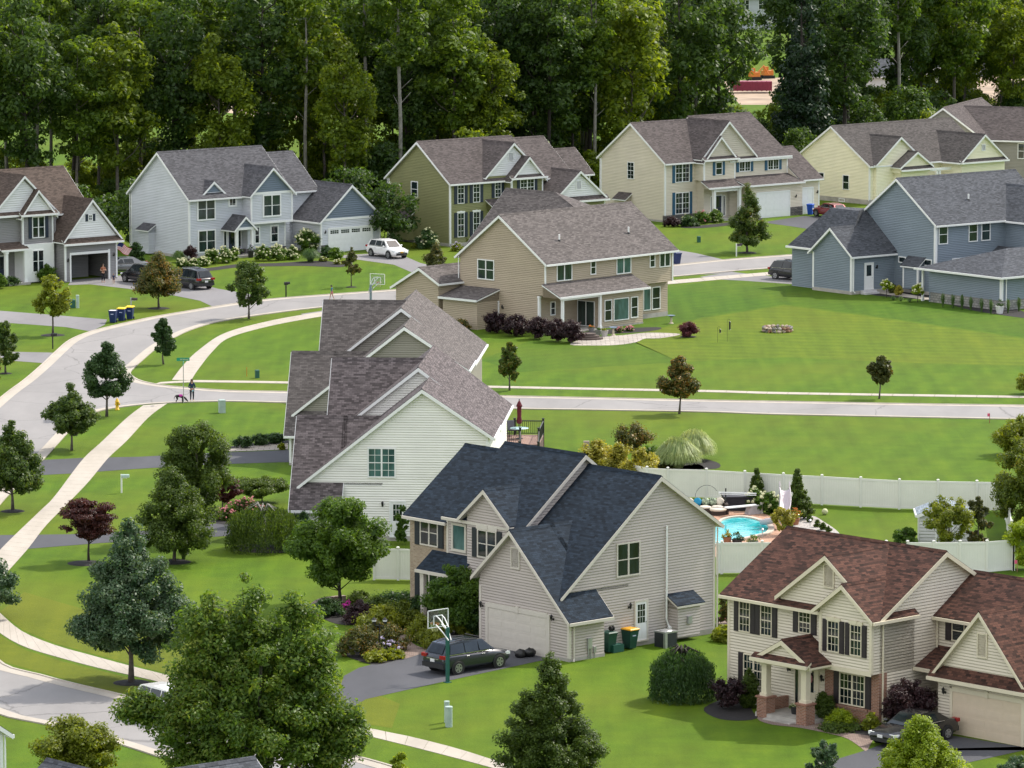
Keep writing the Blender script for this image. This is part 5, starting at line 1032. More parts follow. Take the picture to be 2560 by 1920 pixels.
# ------------------------------------------------------------------ vehicles
def paint(name, c, metal=.3, rough=.25):
    m = plain(name, c, rough, metal, .6, .04); p = m.node_tree.nodes["Principled BSDF"]; p.inputs["Coat Weight"].default_value = .6; p.inputs["Coat Roughness"].default_value = .05; return m
CARGLASS = glassmat("car_glass", (.012, .018, .022), .03, .3); TYRE = plain("tyre_rubber", (.012, .012, .013), .8); ALLOY = plain("alloy_wheel", (.42, .43, .45), .35, .8); REDL = plain("red_lens", (.30, .01, .012), .25); CLEARL = plain("clear_lens", (.75, .78, .80), .15); TRIMB = plain("black_plastic", (.018, .018, .02), .6); PLATE = plain("licence_plate", (.70, .71, .72), .5); CHROME = plain("chrome_trim", (.65, .66, .68), .2, .9); PLATEO = plain("yellow_plate", (.65, .33, .03), .5)
def car(label, x, y, hd, body, L=4.65, W=1.86, H=1.68, kind='suv', rails=False, plate=PLATE, group=None, clad=True, cat="car"):
    root = thing("parked_car", label, cat, (x, y, 0), math.atan2(hd[1], hd[0]), group); w = W / 2; h2 = L / 2; bl = 1.02 if kind == 'suv' else .92; zb = .26 if kind == 'suv' else .2
    st = [(-h2, .84, zb + .22, bl - .12), (-h2 + .1, .95, zb + .06, bl + .0), (-h2 + .5, 1, zb, bl + .05), (-h2 + 1.5, 1, zb, bl + .03), (0, 1, zb, bl), (h2 - 1.3, 1, zb, bl - .01), (h2 - .75, .99, zb, bl - .07), (h2 - .25, .94, zb + .03, bl - .18), (h2 - .06, .86, zb + .1, bl - .27), (h2, .72, zb + .2, bl - .36)]
    m = MB(); rings = []
    for X, k, a, b in st:
        q = w * k; rings.append([(X, -q * .84, a), (X, -q * .97, a + .12), (X, -q, (a + b) / 2), (X, -q * .97, b - .12), (X, -q * .86, b), (X, 0, b + .03), (X, q * .86, b), (X, q * .97, b - .12), (X, q, (a + b) / 2), (X, q * .97, a + .12), (X, q * .84, a)])
    m.ring_loft(rings)
    if kind == 'suv': c = [(h2 - 1.05, bl - .04), (h2 - 1.85, H - .06), (-h2 + .5, H - .1), (-h2 + .1, bl)]
    else: c = [(h2 - 1.25, bl - .04), (h2 - 2.1, H - .04), (-h2 + 1.35, H - .07), (-h2 + .55, bl + .02)]
    wb, wt = w * .9, w * .70
    xm = (c[1][0] + c[2][0]) / 2
    loops = [[(c[0][0], s * wb * .93, c[0][1]) for s in (-1, 1)], [(c[1][0], s * wt * .96, c[1][1]) for s in (-1, 1)], [(xm, s * wt, H) for s in (-1, 1)], [(c[2][0], s * wt * .95, c[2][1]) for s in (-1, 1)], [(c[3][0], s * wb * .93, c[3][1]) for s in (-1, 1)]]
    for A, B in zip(loops, loops[1:]): m.poly([A[0], A[1], B[1], B[0]][::-1])
    for s in (0, 1):
        f = [l[s] for l in loops]; mid = [(xm, (-1, 1)[s] * wb, bl)]; m.poly((f + mid)[::-1] if s == 0 else f + mid)
    bo = m.build("body", body, root, True); md = bo.modifiers.new("bevel", 'BEVEL'); md.width = .035; md.segments = 2; md.limit_method = 'ANGLE'; md.angle_limit = R(28)
    # glass
    def lerp(p, q, t): return tuple(a + (b - a) * t for a, b in zip(p, q))
    def panel(nm, A, B, C, D, ins, off):
        q = [lerp(lerp(A, B, ins), lerp(D, C, ins), ins * 1.2), lerp(lerp(A, B, 1 - ins), lerp(D, C, 1 - ins), ins * 1.2), lerp(lerp(A, B, 1 - ins), lerp(D, C, 1 - ins), 1 - ins), lerp(lerp(A, B, ins), lerp(D, C, ins), 1 - ins)]
        g = MB(); q = [tuple(a + b for a, b in zip(p, off)) for p in q]; g.poly(q); o = g.build(nm, CARGLASS, root)
        n = o.data.polygons[0].normal
        if n.dot(Vector(off)) < 0: o.data.flip_normals()
    panel("windscreen", loops[0][0], loops[0][1], loops[1][1], loops[1][0], .08, (.02, 0, .02)); panel("rear_window", loops[4][1], loops[4][0], loops[3][0], loops[3][1], .12, (-.03, 0, .025))
    for s in (0, 1):
        sg = (-1, 1)[s]; yo = (0, sg * .018, .004)
        F0, F1, R1, R0 = loops[0][s], loops[1][s], loops[3][s], loops[4][s]; zl = bl + .07
        def at(x, top):
            if top: return (x, sg * wt * (.985), H - .13)
            return (x, sg * wb * .975, zl)
        xs = [h2 - 1.42 if kind == 'suv' else h2 - 1.68, .12 if kind == 'suv' else .0, -.85 if kind == 'suv' else -.95, -h2 + .42 if kind == 'suv' else -h2 + 1.05]; xt = [c[1][0] + .02, .1, -.82, c[2][0] + .08]
        for i in range(3 if kind == 'suv' else 2):
            g = MB(); q = [at(xs[i] - .04, 0), at(xs[i + 1] + .04, 0), at(xt[i + 1] + .04, 1), at(xt[i] - .04, 1)]; q = [tuple(a + b for a, b in zip(p, yo)) for p in q]; n = (Vector(q[1]) - Vector(q[0])).cross(Vector(q[3]) - Vector(q[0])); g.poly(q if n.y * sg > 0 else q[::-1]); g.build("side_window", CARGLASS, root)
        t = MB(); t.box(xs[-1], xs[0], *sorted((sg * (wb * .985), sg * (wb + .03))), zl - .05, zl - .025); t.build("window_trim", CHROME, root)
        mr = MB(); mr.blob((h2 - 1.5, sg * (w + .1), bl + .1), (.09, .12, .08), 8, amp=.03); mr.build("wing_mirror", body, root)
        hl = MB(); hl.box(h2 - .42, h2 - .1, *sorted((sg * w * .52, sg * w * .93)), bl - .36, bl - .22); hl.build("headlight", CLEARL, root)
        tl = MB(); tl.box(-h2 - .015, -h2 + .2, *sorted((sg * w * .55, sg * (w * .965))), bl - .14, bl + .03); tl.build("tail_light", REDL, root)
        hd2 = MB(); hd2.box(.2, .42, *sorted((sg * w * .99, sg * (w + .03))), bl - .14, bl - .1); hd2.box(-.85, -.63, *sorted((sg * w * .99, sg * (w + .03))), bl - .13, bl - .09); hd2.build("door_handle", body, root)
        for X in (h2 - .9, -h2 + .92):
            r = .355 if kind == 'suv' else .325
            ar = MB(); ar.lathe([(r + .07, 0), (r + .07, .01)], (0, 0, 0), 24); a = ar.build("wheel_arch", TRIMB, root); a.rotation_euler = (math.pi / 2, 0, 0); a.location = (X, sg * (w + (.004 if sg < 0 else .012)) if sg > 0 else sg * (w - .0), r + .02)
            ty = MB(); ty.lathe([(r * .6, -.11), (r * .93, -.11), (r, -.07), (r, .07), (r * .93, .11), (r * .6, .11)], (0, 0, 0), 24); T_ = ty.build("tyre", TYRE, None)
            wh = bpy.data.objects.new("wheel", None); COL.objects.link(wh); wh.parent = root; wh.location = (X, sg * (w - .07), r); wh.rotation_euler = (math.pi / 2, 0, 0); T_.parent = wh
            rm = MB(); z = -sg * .1
            for i in range(5):
                an = 6.283 * i / 5; ca, sa = math.cos(an), math.sin(an)
                rm.box(.0, r * .62, -.05, .05, z - .018, z + .018, tf=lambda x, y, zz, ca=ca, sa=sa: (x * ca - y * sa, x * sa + y * ca, zz))
            rm.ring_loft([[(q * math.cos(t), q * math.sin(t), z + d) for q, d in ((r * .55, -.02), (r * .66, -.02), (r * .66, .02), (r * .55, .02))] for t in (6.2832 * i / 20 for i in range(21))], cap=False)
            rm.build("rim", ALLOY, wh)
        if rails: rl = MB(); rl.tube([(c[1][0] - .25, sg * wt * .82, H - .01), (xm, sg * wt * .84, H + .05), (c[2][0] + .2, sg * wt * .82, H - .03)], .022, 6); rl.build("roof_rail", CHROME if rails == 2 else TRIMB, root)
    if rails:
        for X in (.35, -.75): rb = MB(); rb.box(X - .03, X + .03, -wt * .84, wt * .84, H + .04, H + .075); rb.build("roof_bar", TRIMB, root)
    bp = MB(); bp.box(-h2 - .03, -h2 + .1, -w * .88, w * .88, zb + .12, zb + .36); bp.build("rear_bumper", TRIMB if clad else body, root)
    fbm = MB(); fbm.box(h2 - .1, h2 + .025, -w * .66, w * .66, zb + .1, zb + .28); fbm.box(h2 - .1, h2 + .02, -w * .42, w * .42, zb + .36, bl - .34); fbm.build("front_grille", TRIMB, root)
    for X, sgn in ((h2 + .03, 1), (-h2 - .035, -1)): pl = MB(); pl.box(X - .012, X + .012, -.16, .16, zb + (.3 if sgn > 0 else .42), zb + (.44 if sgn > 0 else .57)); pl.build("licence_plate", plate, root)
    cr2 = MB(); cr2.box(-h2 - .03, -h2 + .02, -w * .5, w * .5, bl - .2, bl - .16); cr2.build("tailgate_trim", CHROME, root)
    return root
P_GREY = paint("graphite_paint", (.022, .028, .040)); P_WHITE = paint("white_paint", (.80, .80, .80), 0); P_BLACK = paint("black_paint", (.010, .011, .014), .2); P_SILVER = paint("silver_paint", (.20, .205, .21), .6); P_RED = paint("red_paint", (.22, .015, .025)); P_BLUE = paint("blue_paint", (.01, .10, .42))
p = gp(1199, 1678); car("graphite SUV parked nose-in before the closed garage of the navy-roofed house", p.x - .66, p.y + .6, (.745, .667), P_GREY, rails=1)
p = gp(951, 644); car("white SUV facing out on the drive beside the white garage door", p.x + .65, p.y + .55, (.60, -.80), P_WHITE, 4.6, 1.86, 1.68, plate=PLATEO)
p = gp(513, 725); car("black SUV with roof bars and silver trim, right of the rusty street tree", p.x - 1.45, p.y + 1.85, (-.63, .776), P_BLACK, 4.95, 1.95, 1.78, rails=2)
p = gp(352, 708); car("black SUV half hidden behind the left side of the rusty street tree", p.x + .2, p.y + .3, (-.63, .776), P_BLACK, 4.8, 1.92, 1.75)
p = gp(303, 684); car("silver-grey saloon outside the open garage", p.x + .1, p.y + .7, (-.97, -.24), P_SILVER, 4.85, 1.85, 1.45, 'sedan')
p = gp(1974, 702); car("black SUV beside the slate-blue house's annex", p.x + .55, p.y + .8, (.72, -.69), P_BLACK, 4.95, 1.93, 1.73, rails=1)
p = gp(2076, 545); car("red hatchback seen from behind near the pale yellow house", p.x, p.y + 1, (-.5, .86), P_RED, 4.2, 1.76, 1.5)
p = gp(2285, 1858); car("black saloon on the russet house's drive, hidden by the lime tree", p.x, p.y + .5, (-.725, -.688), P_BLACK, 4.7, 1.85, 1.46, 'sedan')
p = gp(25, 262); car("bright blue SUV glimpsed through the wood at far left", p.x, p.y, (.25, -.97), P_BLUE, 4.7, 1.9, 1.8)
p = gp(430, 1800); car("white SUV on the road behind the large feathery tree", p.x, p.y, (.62, -.78), P_WHITE, 4.6, 1.85, 1.68)

# ------------------------------------------------------------------ people and dog
SKIN = plain("skin", (.46, .27, .19), .6, var=.05); SKIN2 = plain("tanned_skin", (.36, .20, .13), .6, var=.05)
def skin(name, V, E, mat, parent, sub=2):
    """one continuous surface grown over a joint skeleton: V rows are (x, y, z, radius), row 0 is the root"""
    me = bpy.data.meshes.new(name); me.from_pydata([v[:3] for v in V], E, []); me.materials.append(mat)
    o = bpy.data.objects.new(name, me); COL.objects.link(o); o.parent = parent
    o.modifiers.new("skin", 'SKIN'); s = o.modifiers.new("sub", 'SUBSURF'); s.levels = s.render_levels = sub
    for i, v in enumerate(V): me.skin_vertices[0].data[i].radius = (v[3], v[3]); me.skin_vertices[0].data[i].use_root = i == 0
    return o
def person(label, x, y, rz, S=1.65, top=None, legs=None, hair=None, shoe=FL_W, hand_l=(.20, .12, .92), hand_r=(-.22, .05, .80), elbow_l=(.26, -.02, 1.08), elbow_r=(-.27, -.03, 1.08), foot_l=(.10, 0, .05), foot_r=(-.10, 0, .05), long_hair=True, short=False, skinm=SKIN, z0=0.0, head_dip=0.0, sleeve=1):
    """figure facing local +y, built for 1.70 m and scaled to S"""
    r = thing("person", label, "person", (x, y, z0), rz); k = S / 1.70; r.scale = (k, k, k)
    hd = (0, .02 + head_dip, 1.56 - head_dip * .4)
    V = [(0, 0, .92, .12), (0, .01, 1.08, .105), (0, .01, 1.26, .125), (0, .0, 1.40, .06), (0, .01 + head_dip * .5, 1.47, .052), (hd[0], hd[1], hd[2], .085), (hd[0], hd[1], hd[2] + .08, .075), (.15, 0, 1.37, .055), (*elbow_l, .04), (*hand_l, .026), (-.15, 0, 1.37, .055), (*elbow_r, .04), (*hand_r, .026)]
    E = [(0, 1), (1, 2), (2, 3), (3, 4), (4, 5), (5, 6), (2, 7), (7, 8), (8, 9), (2, 10), (10, 11), (11, 12)]
    for sg, ft in ((1, foot_l), (-1, foot_r)):
        n = len(V); kn = ((.10 * sg + ft[0]) / 2, ft[1] / 2 + .05, .49)
        V += [(.09 * sg, 0, .84, .082), (*kn, .056), (ft[0], ft[1] - .02, ft[2] + .06, .036), (ft[0], ft[1] + .12, ft[2] - .02, .03)]; E += [(0, n), (n, n + 1), (n + 1, n + 2), (n + 2, n + 3)]
    for hi, el, sg in ((9, elbow_l, 1), (12, elbow_r, -1)):       # palm, four bent fingers of unequal length and a thumb on the side
        h = Vector(V[hi][:3]); d = (h - Vector(el)).normalized(); sd = d.cross(Vector((0, 1, .2))).normalized(); n = len(V)
        pm = h + d * .07; V.append((*pm, .022)); E.append((hi, n)); inn = d.cross(sd).normalized()
        for i, ln in enumerate((.065, .078, .072, .055)):
            b = pm + sd * (.024 * (i - 1.5)) + d * .015; q = len(V); V += [(*b, .0095), (*(b + d * ln * .55 + inn * .008), .009), (*(b + d * ln + inn * .03), .007)]; E += [(n, q), (q, q + 1), (q + 1, q + 2)]
        q = len(V); b = h + d * .03 - sd * .03 * sg; V += [(*b, .010), (*(b + d * .045 - sd * .022 * sg), .008)]; E += [(hi, q), (q, q + 1)]
    skin("body", V, E, skinm, r)
    f = MB(); f.blob((0, hd[1] + .098, hd[2] + .005), (.013, .02, .022), 6, amp=0); f.build("nose", skinm, r)
    for nm, mt, pts in (("eyes", BLACK, [(.032, hd[1] + .083, hd[2] + .035), (-.032, hd[1] + .083, hd[2] + .035)]), ("mouth", plain("lips", (.32, .10, .09), .6), [(0, hd[1] + .086, hd[2] - .045)])):
        f = MB()
        for q in pts: f.blob(q, (.012 if nm == "eyes" else .026, .008, .007), 6, amp=0)
        f.build(nm, mt, r)
    t = [(0, 0, .93 if not short else .86, .135), (0, .01, 1.08, .122), (0, .01, 1.26, .142), (0, 0, 1.39, .075), (.155, 0, 1.36, .07), (-.155, 0, 1.36, .07)]; e = [(0, 1), (1, 2), (2, 3), (2, 4), (2, 5)]
    for sg, el, h, i in ((1, elbow_l, hand_l, 4), (-1, elbow_r, hand_r, 5)):
        n = len(t); A = Vector(t[i][:3]); B = Vector(el); Cc = Vector(h)
        if sleeve: t += [(*B, .055), (*B.lerp(Cc, .92), .042)]; e += [(i, n), (n, n + 1)]
        else: t += [(*A.lerp(B, .55), .058)]; e += [(i, n)]
    skin("jacket" if sleeve else "shirt", t, e, top, r)
    if legs:
        t = [(0, 0, .93, .132)]; e = []
        for sg, ft in ((1, foot_l), (-1, foot_r)):
            n = len(t); kn = ((.10 * sg + ft[0]) / 2, ft[1] / 2 + .05, .49)
            if short: t += [(.095 * sg, 0, .84, .098), ((.1 * sg + kn[0]) / 2, kn[1] * .4, .70, .095)]; e += [(0, n), (n, n + 1)]
            else: t += [(.09 * sg, 0, .84, .094), (*kn, .066), (ft[0], ft[1] - .02, .14, .046)]; e += [(0, n), (n, n + 1), (n + 1, n + 2)]
        skin("shorts" if short else "trousers", t, e, legs, r)
    for ft in (foot_l, foot_r): f = MB(); f.blob((ft[0], ft[1] + .05, ft[2]), (.05, .135, .05), 10, amp=.02); f.build("shoe", shoe, r, True)
    h = MB(); h.blob((0, hd[1] - .025, hd[2] + .05), (.108, .105, .105), 12, amp=.04)
    if long_hair: h.blob((.05, hd[1] - .06, hd[2] - .10), (.07, .06, .16), 10, amp=.08); h.blob((-.05, hd[1] - .06, hd[2] - .10), (.07, .06, .16), 10, amp=.08)
    h.build("hair", hair or plain("brown_hair", (.055, .028, .015), .7), r, True); return r
NAVY = plain("navy_cloth", (.010, .028, .075), .85); NAVY2 = plain("dark_navy_cloth", (.006, .012, .026), .85); TEAL = plain("teal_cloth", (.02, .17, .22), .85); PINKC = plain("pink_cloth", (.55, .22, .22), .85); BLKC = plain("black_cloth", (.010, .010, .016), .9); RUSTC = plain("rust_cloth", (.28, .10, .05), .9)
p = gp(480, 1004); wm = person("woman in navy jacket and leggings, standing with her dog by the street sign", p.x, p.y, R(195), 1.66, NAVY, NAVY2, hand_l=(.05, .20, 1.02), elbow_l=(.25, .02, 1.10), hand_r=(-.03, .20, .96), elbow_r=(-.25, .02, 1.08))
bg_ = MB(); bg_.blob((0, .0, 0), (.07, .05, .08), 8, amp=.15); o = tag(bg_.build("bag", plain("light_blue_plastic", (.25, .5, .62), .5), None, True), "small light blue bag hanging from the woman's hands", "bag"); a = R(195); o.location = (p.x - math.sin(a) * .22, p.y + math.cos(a) * .22, .82)
p = gp(830, 750); person("child in teal shirt and pink shorts walking along the road", p.x, p.y, R(105), 1.32, TEAL, PINKC, hair=plain("dark_hair", (.03, .016, .010), .7), foot_l=(.10, .24, .05), foot_r=(-.10, -.22, .06), long_hair=False, short=True, hand_l=(.24, -.12, .82), hand_r=(-.24, .18, .84), elbow_l=(.27, -.1, 1.08), elbow_r=(-.27, .02, 1.08), skinm=SKIN2, head_dip=.06, sleeve=0)
p = gp(258, 706); person("woman with bare arms in dark clothes outside the open garage", p.x, p.y, R(200), 1.66, RUSTC, BLKC, shoe=SKIN, hand_l=(.06, .24, 1.14), elbow_l=(.26, .06, 1.10), hand_r=(-.05, .22, 1.2), elbow_r=(-.27, .05, 1.1), sleeve=0)
p = gp(284, 710); person("toddler in dark blue romper on the drive, near the woman in dark clothes", p.x, p.y, R(200), .92, NAVY, NAVY, hair=plain("fair_hair", (.24, .13, .06), .7), long_hair=False, short=True, sleeve=0)
# dog: head down sniffing to the right, pink vest
DOGC = plain("black_fur", (.016, .013, .014), .8); p = gp(450, 1006.5); d = thing("dog", "black dog in a pink vest sniffing the grass at the sign's foot", "dog", (p.x, p.y, 0), R(-10))
V = [(-.20, 0, .50, .10), (.0, 0, .50, .11), (.22, 0, .47, .125), (.36, 0, .38, .075), (.47, 0, .24, .07), (.56, 0, .14, .045), (.62, 0, .10, .03), (-.32, 0, .50, .05), (-.42, 0, .36, .02), (-.44, 0, .22, .012)]; E = [(0, 1), (1, 2), (2, 3), (3, 4), (4, 5), (5, 6), (0, 7), (7, 8), (8, 9)]
for sg in (1, -1):
    n = len(V); V += [(.20, .08 * sg, .34, .05), (.19, .085 * sg, .18, .028), (.20, .085 * sg, .03, .024), (.25, .085 * sg, .02, .02)]; E += [(2, n), (n, n + 1), (n + 1, n + 2), (n + 2, n + 3)]
    n = len(V); V += [(-.24, .08 * sg, .36, .065), (-.17, .085 * sg, .24, .035), (-.29, .085 * sg, .14, .022), (-.27, .085 * sg, .03, .022), (-.22, .085 * sg, .02, .02)]; E += [(0, n), (n, n + 1), (n + 1, n + 2), (n + 2, n + 3), (n + 3, n + 4)]
    n = len(V); V += [(.44, .07 * sg, .27, .025), (.42, .10 * sg, .19, .014)]; E += [(4, n), (n, n + 1)]
skin("body", V, E, DOGC, d); skin("vest", [(-.12, 0, .50, .125), (.05, 0, .50, .135), (.22, 0, .47, .145)], [(0, 1), (1, 2)], plain("pink_vest", (.50, .04, .33), .8), d)
lz = MB(); a = gp(480, 1004); lz.tube([(p.x + .2, p.y, .6), (p.x + .55, p.y - .05, .62), (a.x + .02, a.y - .2, .93)], .008, 5); tag(lz.build("leash", plain("dark_strap", (.03, .02, .03), .7)), "thin dark leash between the woman and the dog", "leash")
# ------------------------------------------------------------------ street furniture and garden objects
def one(mb, name, m, label, cat, loc=(0, 0, 0), rz=0.0, group=None, smooth=False):
    o = mb.build(name, m, None, smooth); o.location = loc; o.rotation_euler = (0, 0, rz); return tag(o, label, cat, group)
def wheelie(label, base, body, lid, rz=0.0, open_=False, sticker=True, group=None):
    p = gp(*base); r = thing("wheelie_bin", label, "bin", (p.x, p.y, 0), rz, group); b = MB()
    b.ring_loft([[(sx * w, sy * d + yo, z) for sx, sy in ((-1, -1), (1, -1), (1, 1), (-1, 1))] for z, w, d, yo in ((.06, .22, .25, .02), (.95, .30, .36, 0), (1.02, .32, .38, 0), (1.04, .32, .38, 0))]); b.build("bin_body", body, r)
    l = MB()
    if open_: l.box(-.32, .32, .40, .46, .3, 1.05)
    else: l.ring_loft([[(sx * w, sy * d, z) for sx, sy in ((-1, -1), (1, -1), (1, 1), (-1, 1))] for z, w, d in ((1.04, .34, .41), (1.08, .34, .41), (1.13, .27, .33))])
    l.build("lid", lid, r)
    if open_: i = MB(); i.box(-.28, .28, -.33, .33, 1.041, 1.046); i.build("contents", plain("paper_white", (.6, .58, .6), .9), r)
    for sx in (-1, 1): w = MB(); w.lathe([(.12, -.03), (.12, .03)], (0, 0, 0), 14); o = w.build("wheel", TYRE, r); o.rotation_euler = (0, math.pi / 2, 0); o.location = (sx * .27, .30, .12)
    h = MB(); h.tube([(-.22, .40, 1.0), (-.22, .46, 1.02), (.22, .46, 1.02), (.22, .40, 1.0)], .018, 6); h.build("handle", body, r)
    if sticker: s = MB(); s.box(-.12, .12, -.335, -.325, .72, .86); s.build("sticker", plain("pale_sticker", (.45, .5, .68), .6), r)
    return r
BB = plain("navy_bin_plastic", (.006, .022, .10), .45); BB2 = plain("bright_blue_bin_plastic", (.008, .07, .42), .45); YL = plain("yellow_lid", (.80, .58, .012), .45); GB = plain("green_bin_plastic", (.008, .055, .04), .5); YO = plain("amber_lid", (.65, .32, .012), .45)
wheelie("navy bin with its lid open, first of three at the kerb", (282.5, 807), BB, BB, R(-8), True, group="bins at the kerb"); wheelie("navy bin with yellow lid, between the open one and the last", (304, 802.5), BB, YL, R(-8), group="bins at the kerb"); wheelie("navy bin with yellow lid nearest the grey mailbox", (325, 798.5), BB, YL, R(-8), group="bins at the kerb")
wheelie("bright blue bin by the cream house's narrow garage door", (2026, 537), BB2, BB2, R(-20), sticker=False); wheelie("dark blue bin at the corner behind the tan house", (1692, 661), BB, BB, R(30), sticker=False)
wheelie("green bin with an amber lid beside the side door", (1575, 1622), GB, YO, R(42)); wheelie("plain green bin against the garage wall corner", (1521, 1631), GB, GB, R(42), sticker=False)
p = gp(1540, 1630); r = thing("garden_cart", "green garden cart with a black handle leaning upright", "cart", (p.x, p.y, 0), R(42)); b = MB(); b.box(-.38, .38, -.22, .22, .02, .42); b.build("tray", GREENP, r); b = MB(); b.tube([(.1, .1, .3), (-.18, .12, 1.25)], .035, 6); b.build("handle", BLACK, r)
for s in (-1, 1): b = MB(); b.lathe([(.13, -.04), (.13, .04)], (0, 0, 0), 12); o = b.build("wheel", TYRE, r); o.rotation_euler = (0, math.pi / 2, 0); o.location = (-.2 + s * .08, .12, 1.28)
p = gp(1664, 1616); r = thing("air_conditioner", "grey air-conditioning unit on the ground by the side wall", "air conditioner", (p.x, p.y, 0), R(42)); b = MB(); b.box(-.42, .42, -.42, .42, 0, .78); b.build("casing", plain("dark_louvres", (.02, .024, .03), .5), r); b = MB(); b.box(-.45, .45, -.45, .45, .78, .86); b.lathe([(.36, .86), (.3, .9)], (0, 0, 0), 18); b.box(-.46, -.3, -.46, -.3, 0, .78); b.build("top_grille", METAL, r)
b = MB(); b.blob((0, 0, .2), (.3, .26, .24), 10, 0, 3, .2); one(b, "rubbish_bag", BLACK, "left black rubbish bag of a pair before the garage door", "rubbish bag", gp(1300, 1644), 0, "rubbish bags by the garage", True); b = MB(); b.blob((0, 0, .22), (.34, .28, .25), 10, 0, 5, .2); one(b, "rubbish_bag", BLACK, "right, larger black rubbish bag before the garage door", "rubbish bag", gp(1322, 1642), 0, "rubbish bags by the garage", True)
def mailbox(label, base, rz, post=BLACK, box=BLACK, h=1.05, dx=.3):
    p = gp(*base); r = thing("mailbox", label, "mailbox", (p.x, p.y, 0), rz); b = MB(); b.box(-.05, .05, -.05, .05, -.1, h + (.2 if dx else -.02)); b.build("post", post, r)
    b = MB(); b.ring_loft([[(x, y, h + z) for y, z in ((-.09, 0), (.09, 0), (.09, .12), (.06, .18), (0, .205), (-.06, .18), (-.09, .12))] for x in (dx - .25, dx + .25)]); b.build("box", box, r); b = MB(); b.box(dx - .28 if dx else -.2, dx + .1, -.04, .04, h - .06, h - .005); b.build("bracket", post, r); return r
mailbox("black mailbox on a black post before the yellow-green maple", (132, 872), R(0), dx=.12); mailbox("black mailbox on a square post by the pavementless lawn edge", (715, 742), R(20), dx=.1, h=1.1); mailbox("dark mailbox on a grey post behind the three bins", (328, 781), R(-12), METAL, plain("dark_brown_box", (.05, .035, .035), .6)); mailbox("dark mailbox on a tall white post under the pine-like tree", (1841, 641), R(10), WHITE, plain("plum_box", (.03, .02, .03), .6), 1.0, .3)
mailbox("white mailbox post with side arms near the pear trees", (304, 1232), R(0), WHITE, plain("pale_green_box", (.42, .55, .5), .6), 1.0, .25)
p = gp(293, 1025); r = thing("fire_hydrant", "yellow fire hydrant on the verge by the crossroads", "hydrant", p); YH = plain("hydrant_yellow", (.75, .46, .012), .5); b = MB(); b.lathe([(.17, 0), (.17, .06), (.12, .07), (.115, .55), (.16, .56), (.16, .62), (.13, .64), (.11, .74), (.05, .80), (.05, .86), (.02, .87)], n=14); b.build("barrel", YH, r, True)
for a in (0, 120, 240): b = MB(); b.lathe([(.07, 0), (.075, .10), (.04, .12)], n=10); o = b.build("outlet_cap", YH, r); o.rotation_euler = (0, math.pi / 2, R(a)); o.location = (.10 * math.cos(R(a)), .10 * math.sin(R(a)), .44)
p = gp(459, 1008); r = thing("street_sign", "green street name sign on a thin grey pole at the crossroads", "sign", p); b = MB(); b.tube([(0, 0, -.2), (0, 0, 3.05)], .03, 8); b.build("pole", METAL, r)
SG = plain("sign_green", (.005, .26, .15), .5); b = MB(); b.box(-.48, .46, -.012, .012, 3.1, 3.33); s = b.build("name_panel", SG, r); b = MB()
for i, (x, h) in enumerate([(-.22, .1), (-.18, .075), (-.14, .075), (-.10, .1), (-.02, .1), (.03, .075), (.07, .1), (.12, .075), (.16, .075), (.2, .075), (.25, .1), (.29, .075), (.34, .1)]): b.box(x, x + .028, -.018, -.0125, 3.16, 3.16 + h)
b.build("lettering", FL_W, s); b = MB(); b.box(-.012, .012, -.46, .46, 2.82, 3.05); b.build("cross_street_panel", SG, r)
def pedestal(label, base, m, w=.35, h=.9, rnd_=False, z=0):
    b = MB()
    if rnd_: b.lathe([(w / 2, 0), (w / 2, h), (w * .55, h + .01), (w * .5, h + .06)], n=14)
    else: b.box(-w / 2, w / 2, -w / 2, w / 2, 0, h - .06); b.ring_loft([[(sx * k, sy * k, zz) for sx, sy in ((-1, -1), (1, -1), (1, 1), (-1, 1))] for zz, k in ((h - .06, w / 2 + .02), (h, w / 2 - .02))])
    return one(b, "utility_pedestal", m, label, "utility box", gp(*base), R(15))
PG = plain("pale_green_plastic", (.36, .46, .42), .6); PDG = plain("dark_green_metal", (.02, .10, .07), .55)
pedestal("pale green cylinder pedestal on the front lawn, the wider of two", (1122, 1817), PG, .36, .95, True); pedestal("slim pale cylinder just behind the wider pedestal", (1117, 1806), PG, .26, 1.0, True); pedestal("pale grey-green utility box on the lawn by the crossroads", (555, 1032), PG, .45, .95); pedestal("small dark green pedestal on the lawn left of the ivory house", (643, 945), PDG, .3, .62); pedestal("low dark green transformer cabinet beside a grey post", (176, 769), PDG, .75, .7); pedestal("grey-green post pedestal beside the transformer cabinet", (194, 770), PG, .28, 1.05, True); pedestal("small dark green pedestal on the cream house's lawn", (1747, 606), PDG, .3, .6)
def stake(label, x, y, m, h=.7, fl=True):
    r = thing("survey_stake", label, "stake", gp(x, y)); b = MB(); b.box(-.02, .02, -.02, .02, 0, h); b.build("stick", m, r)
    if fl: b = MB(); b.box(-.16, 0, -.004, .004, h - .22, h); b.build("flag", plain("pink_flag", (.75, .10, .22), .7), r)
stake("pink-flagged stake at the lawn's edge by the straight road", 2474, 1058, plain("stake_red", (.30, .06, .06), .7)); stake("pink-flagged stake at the fence's front corner", 2543, 1430, plain("stake_wood", (.30, .18, .10), .7)); stake("thin orange stake near the small green pedestal", 617, 941, plain("stake_orange", (.55, .22, .02), .7), fl=False)
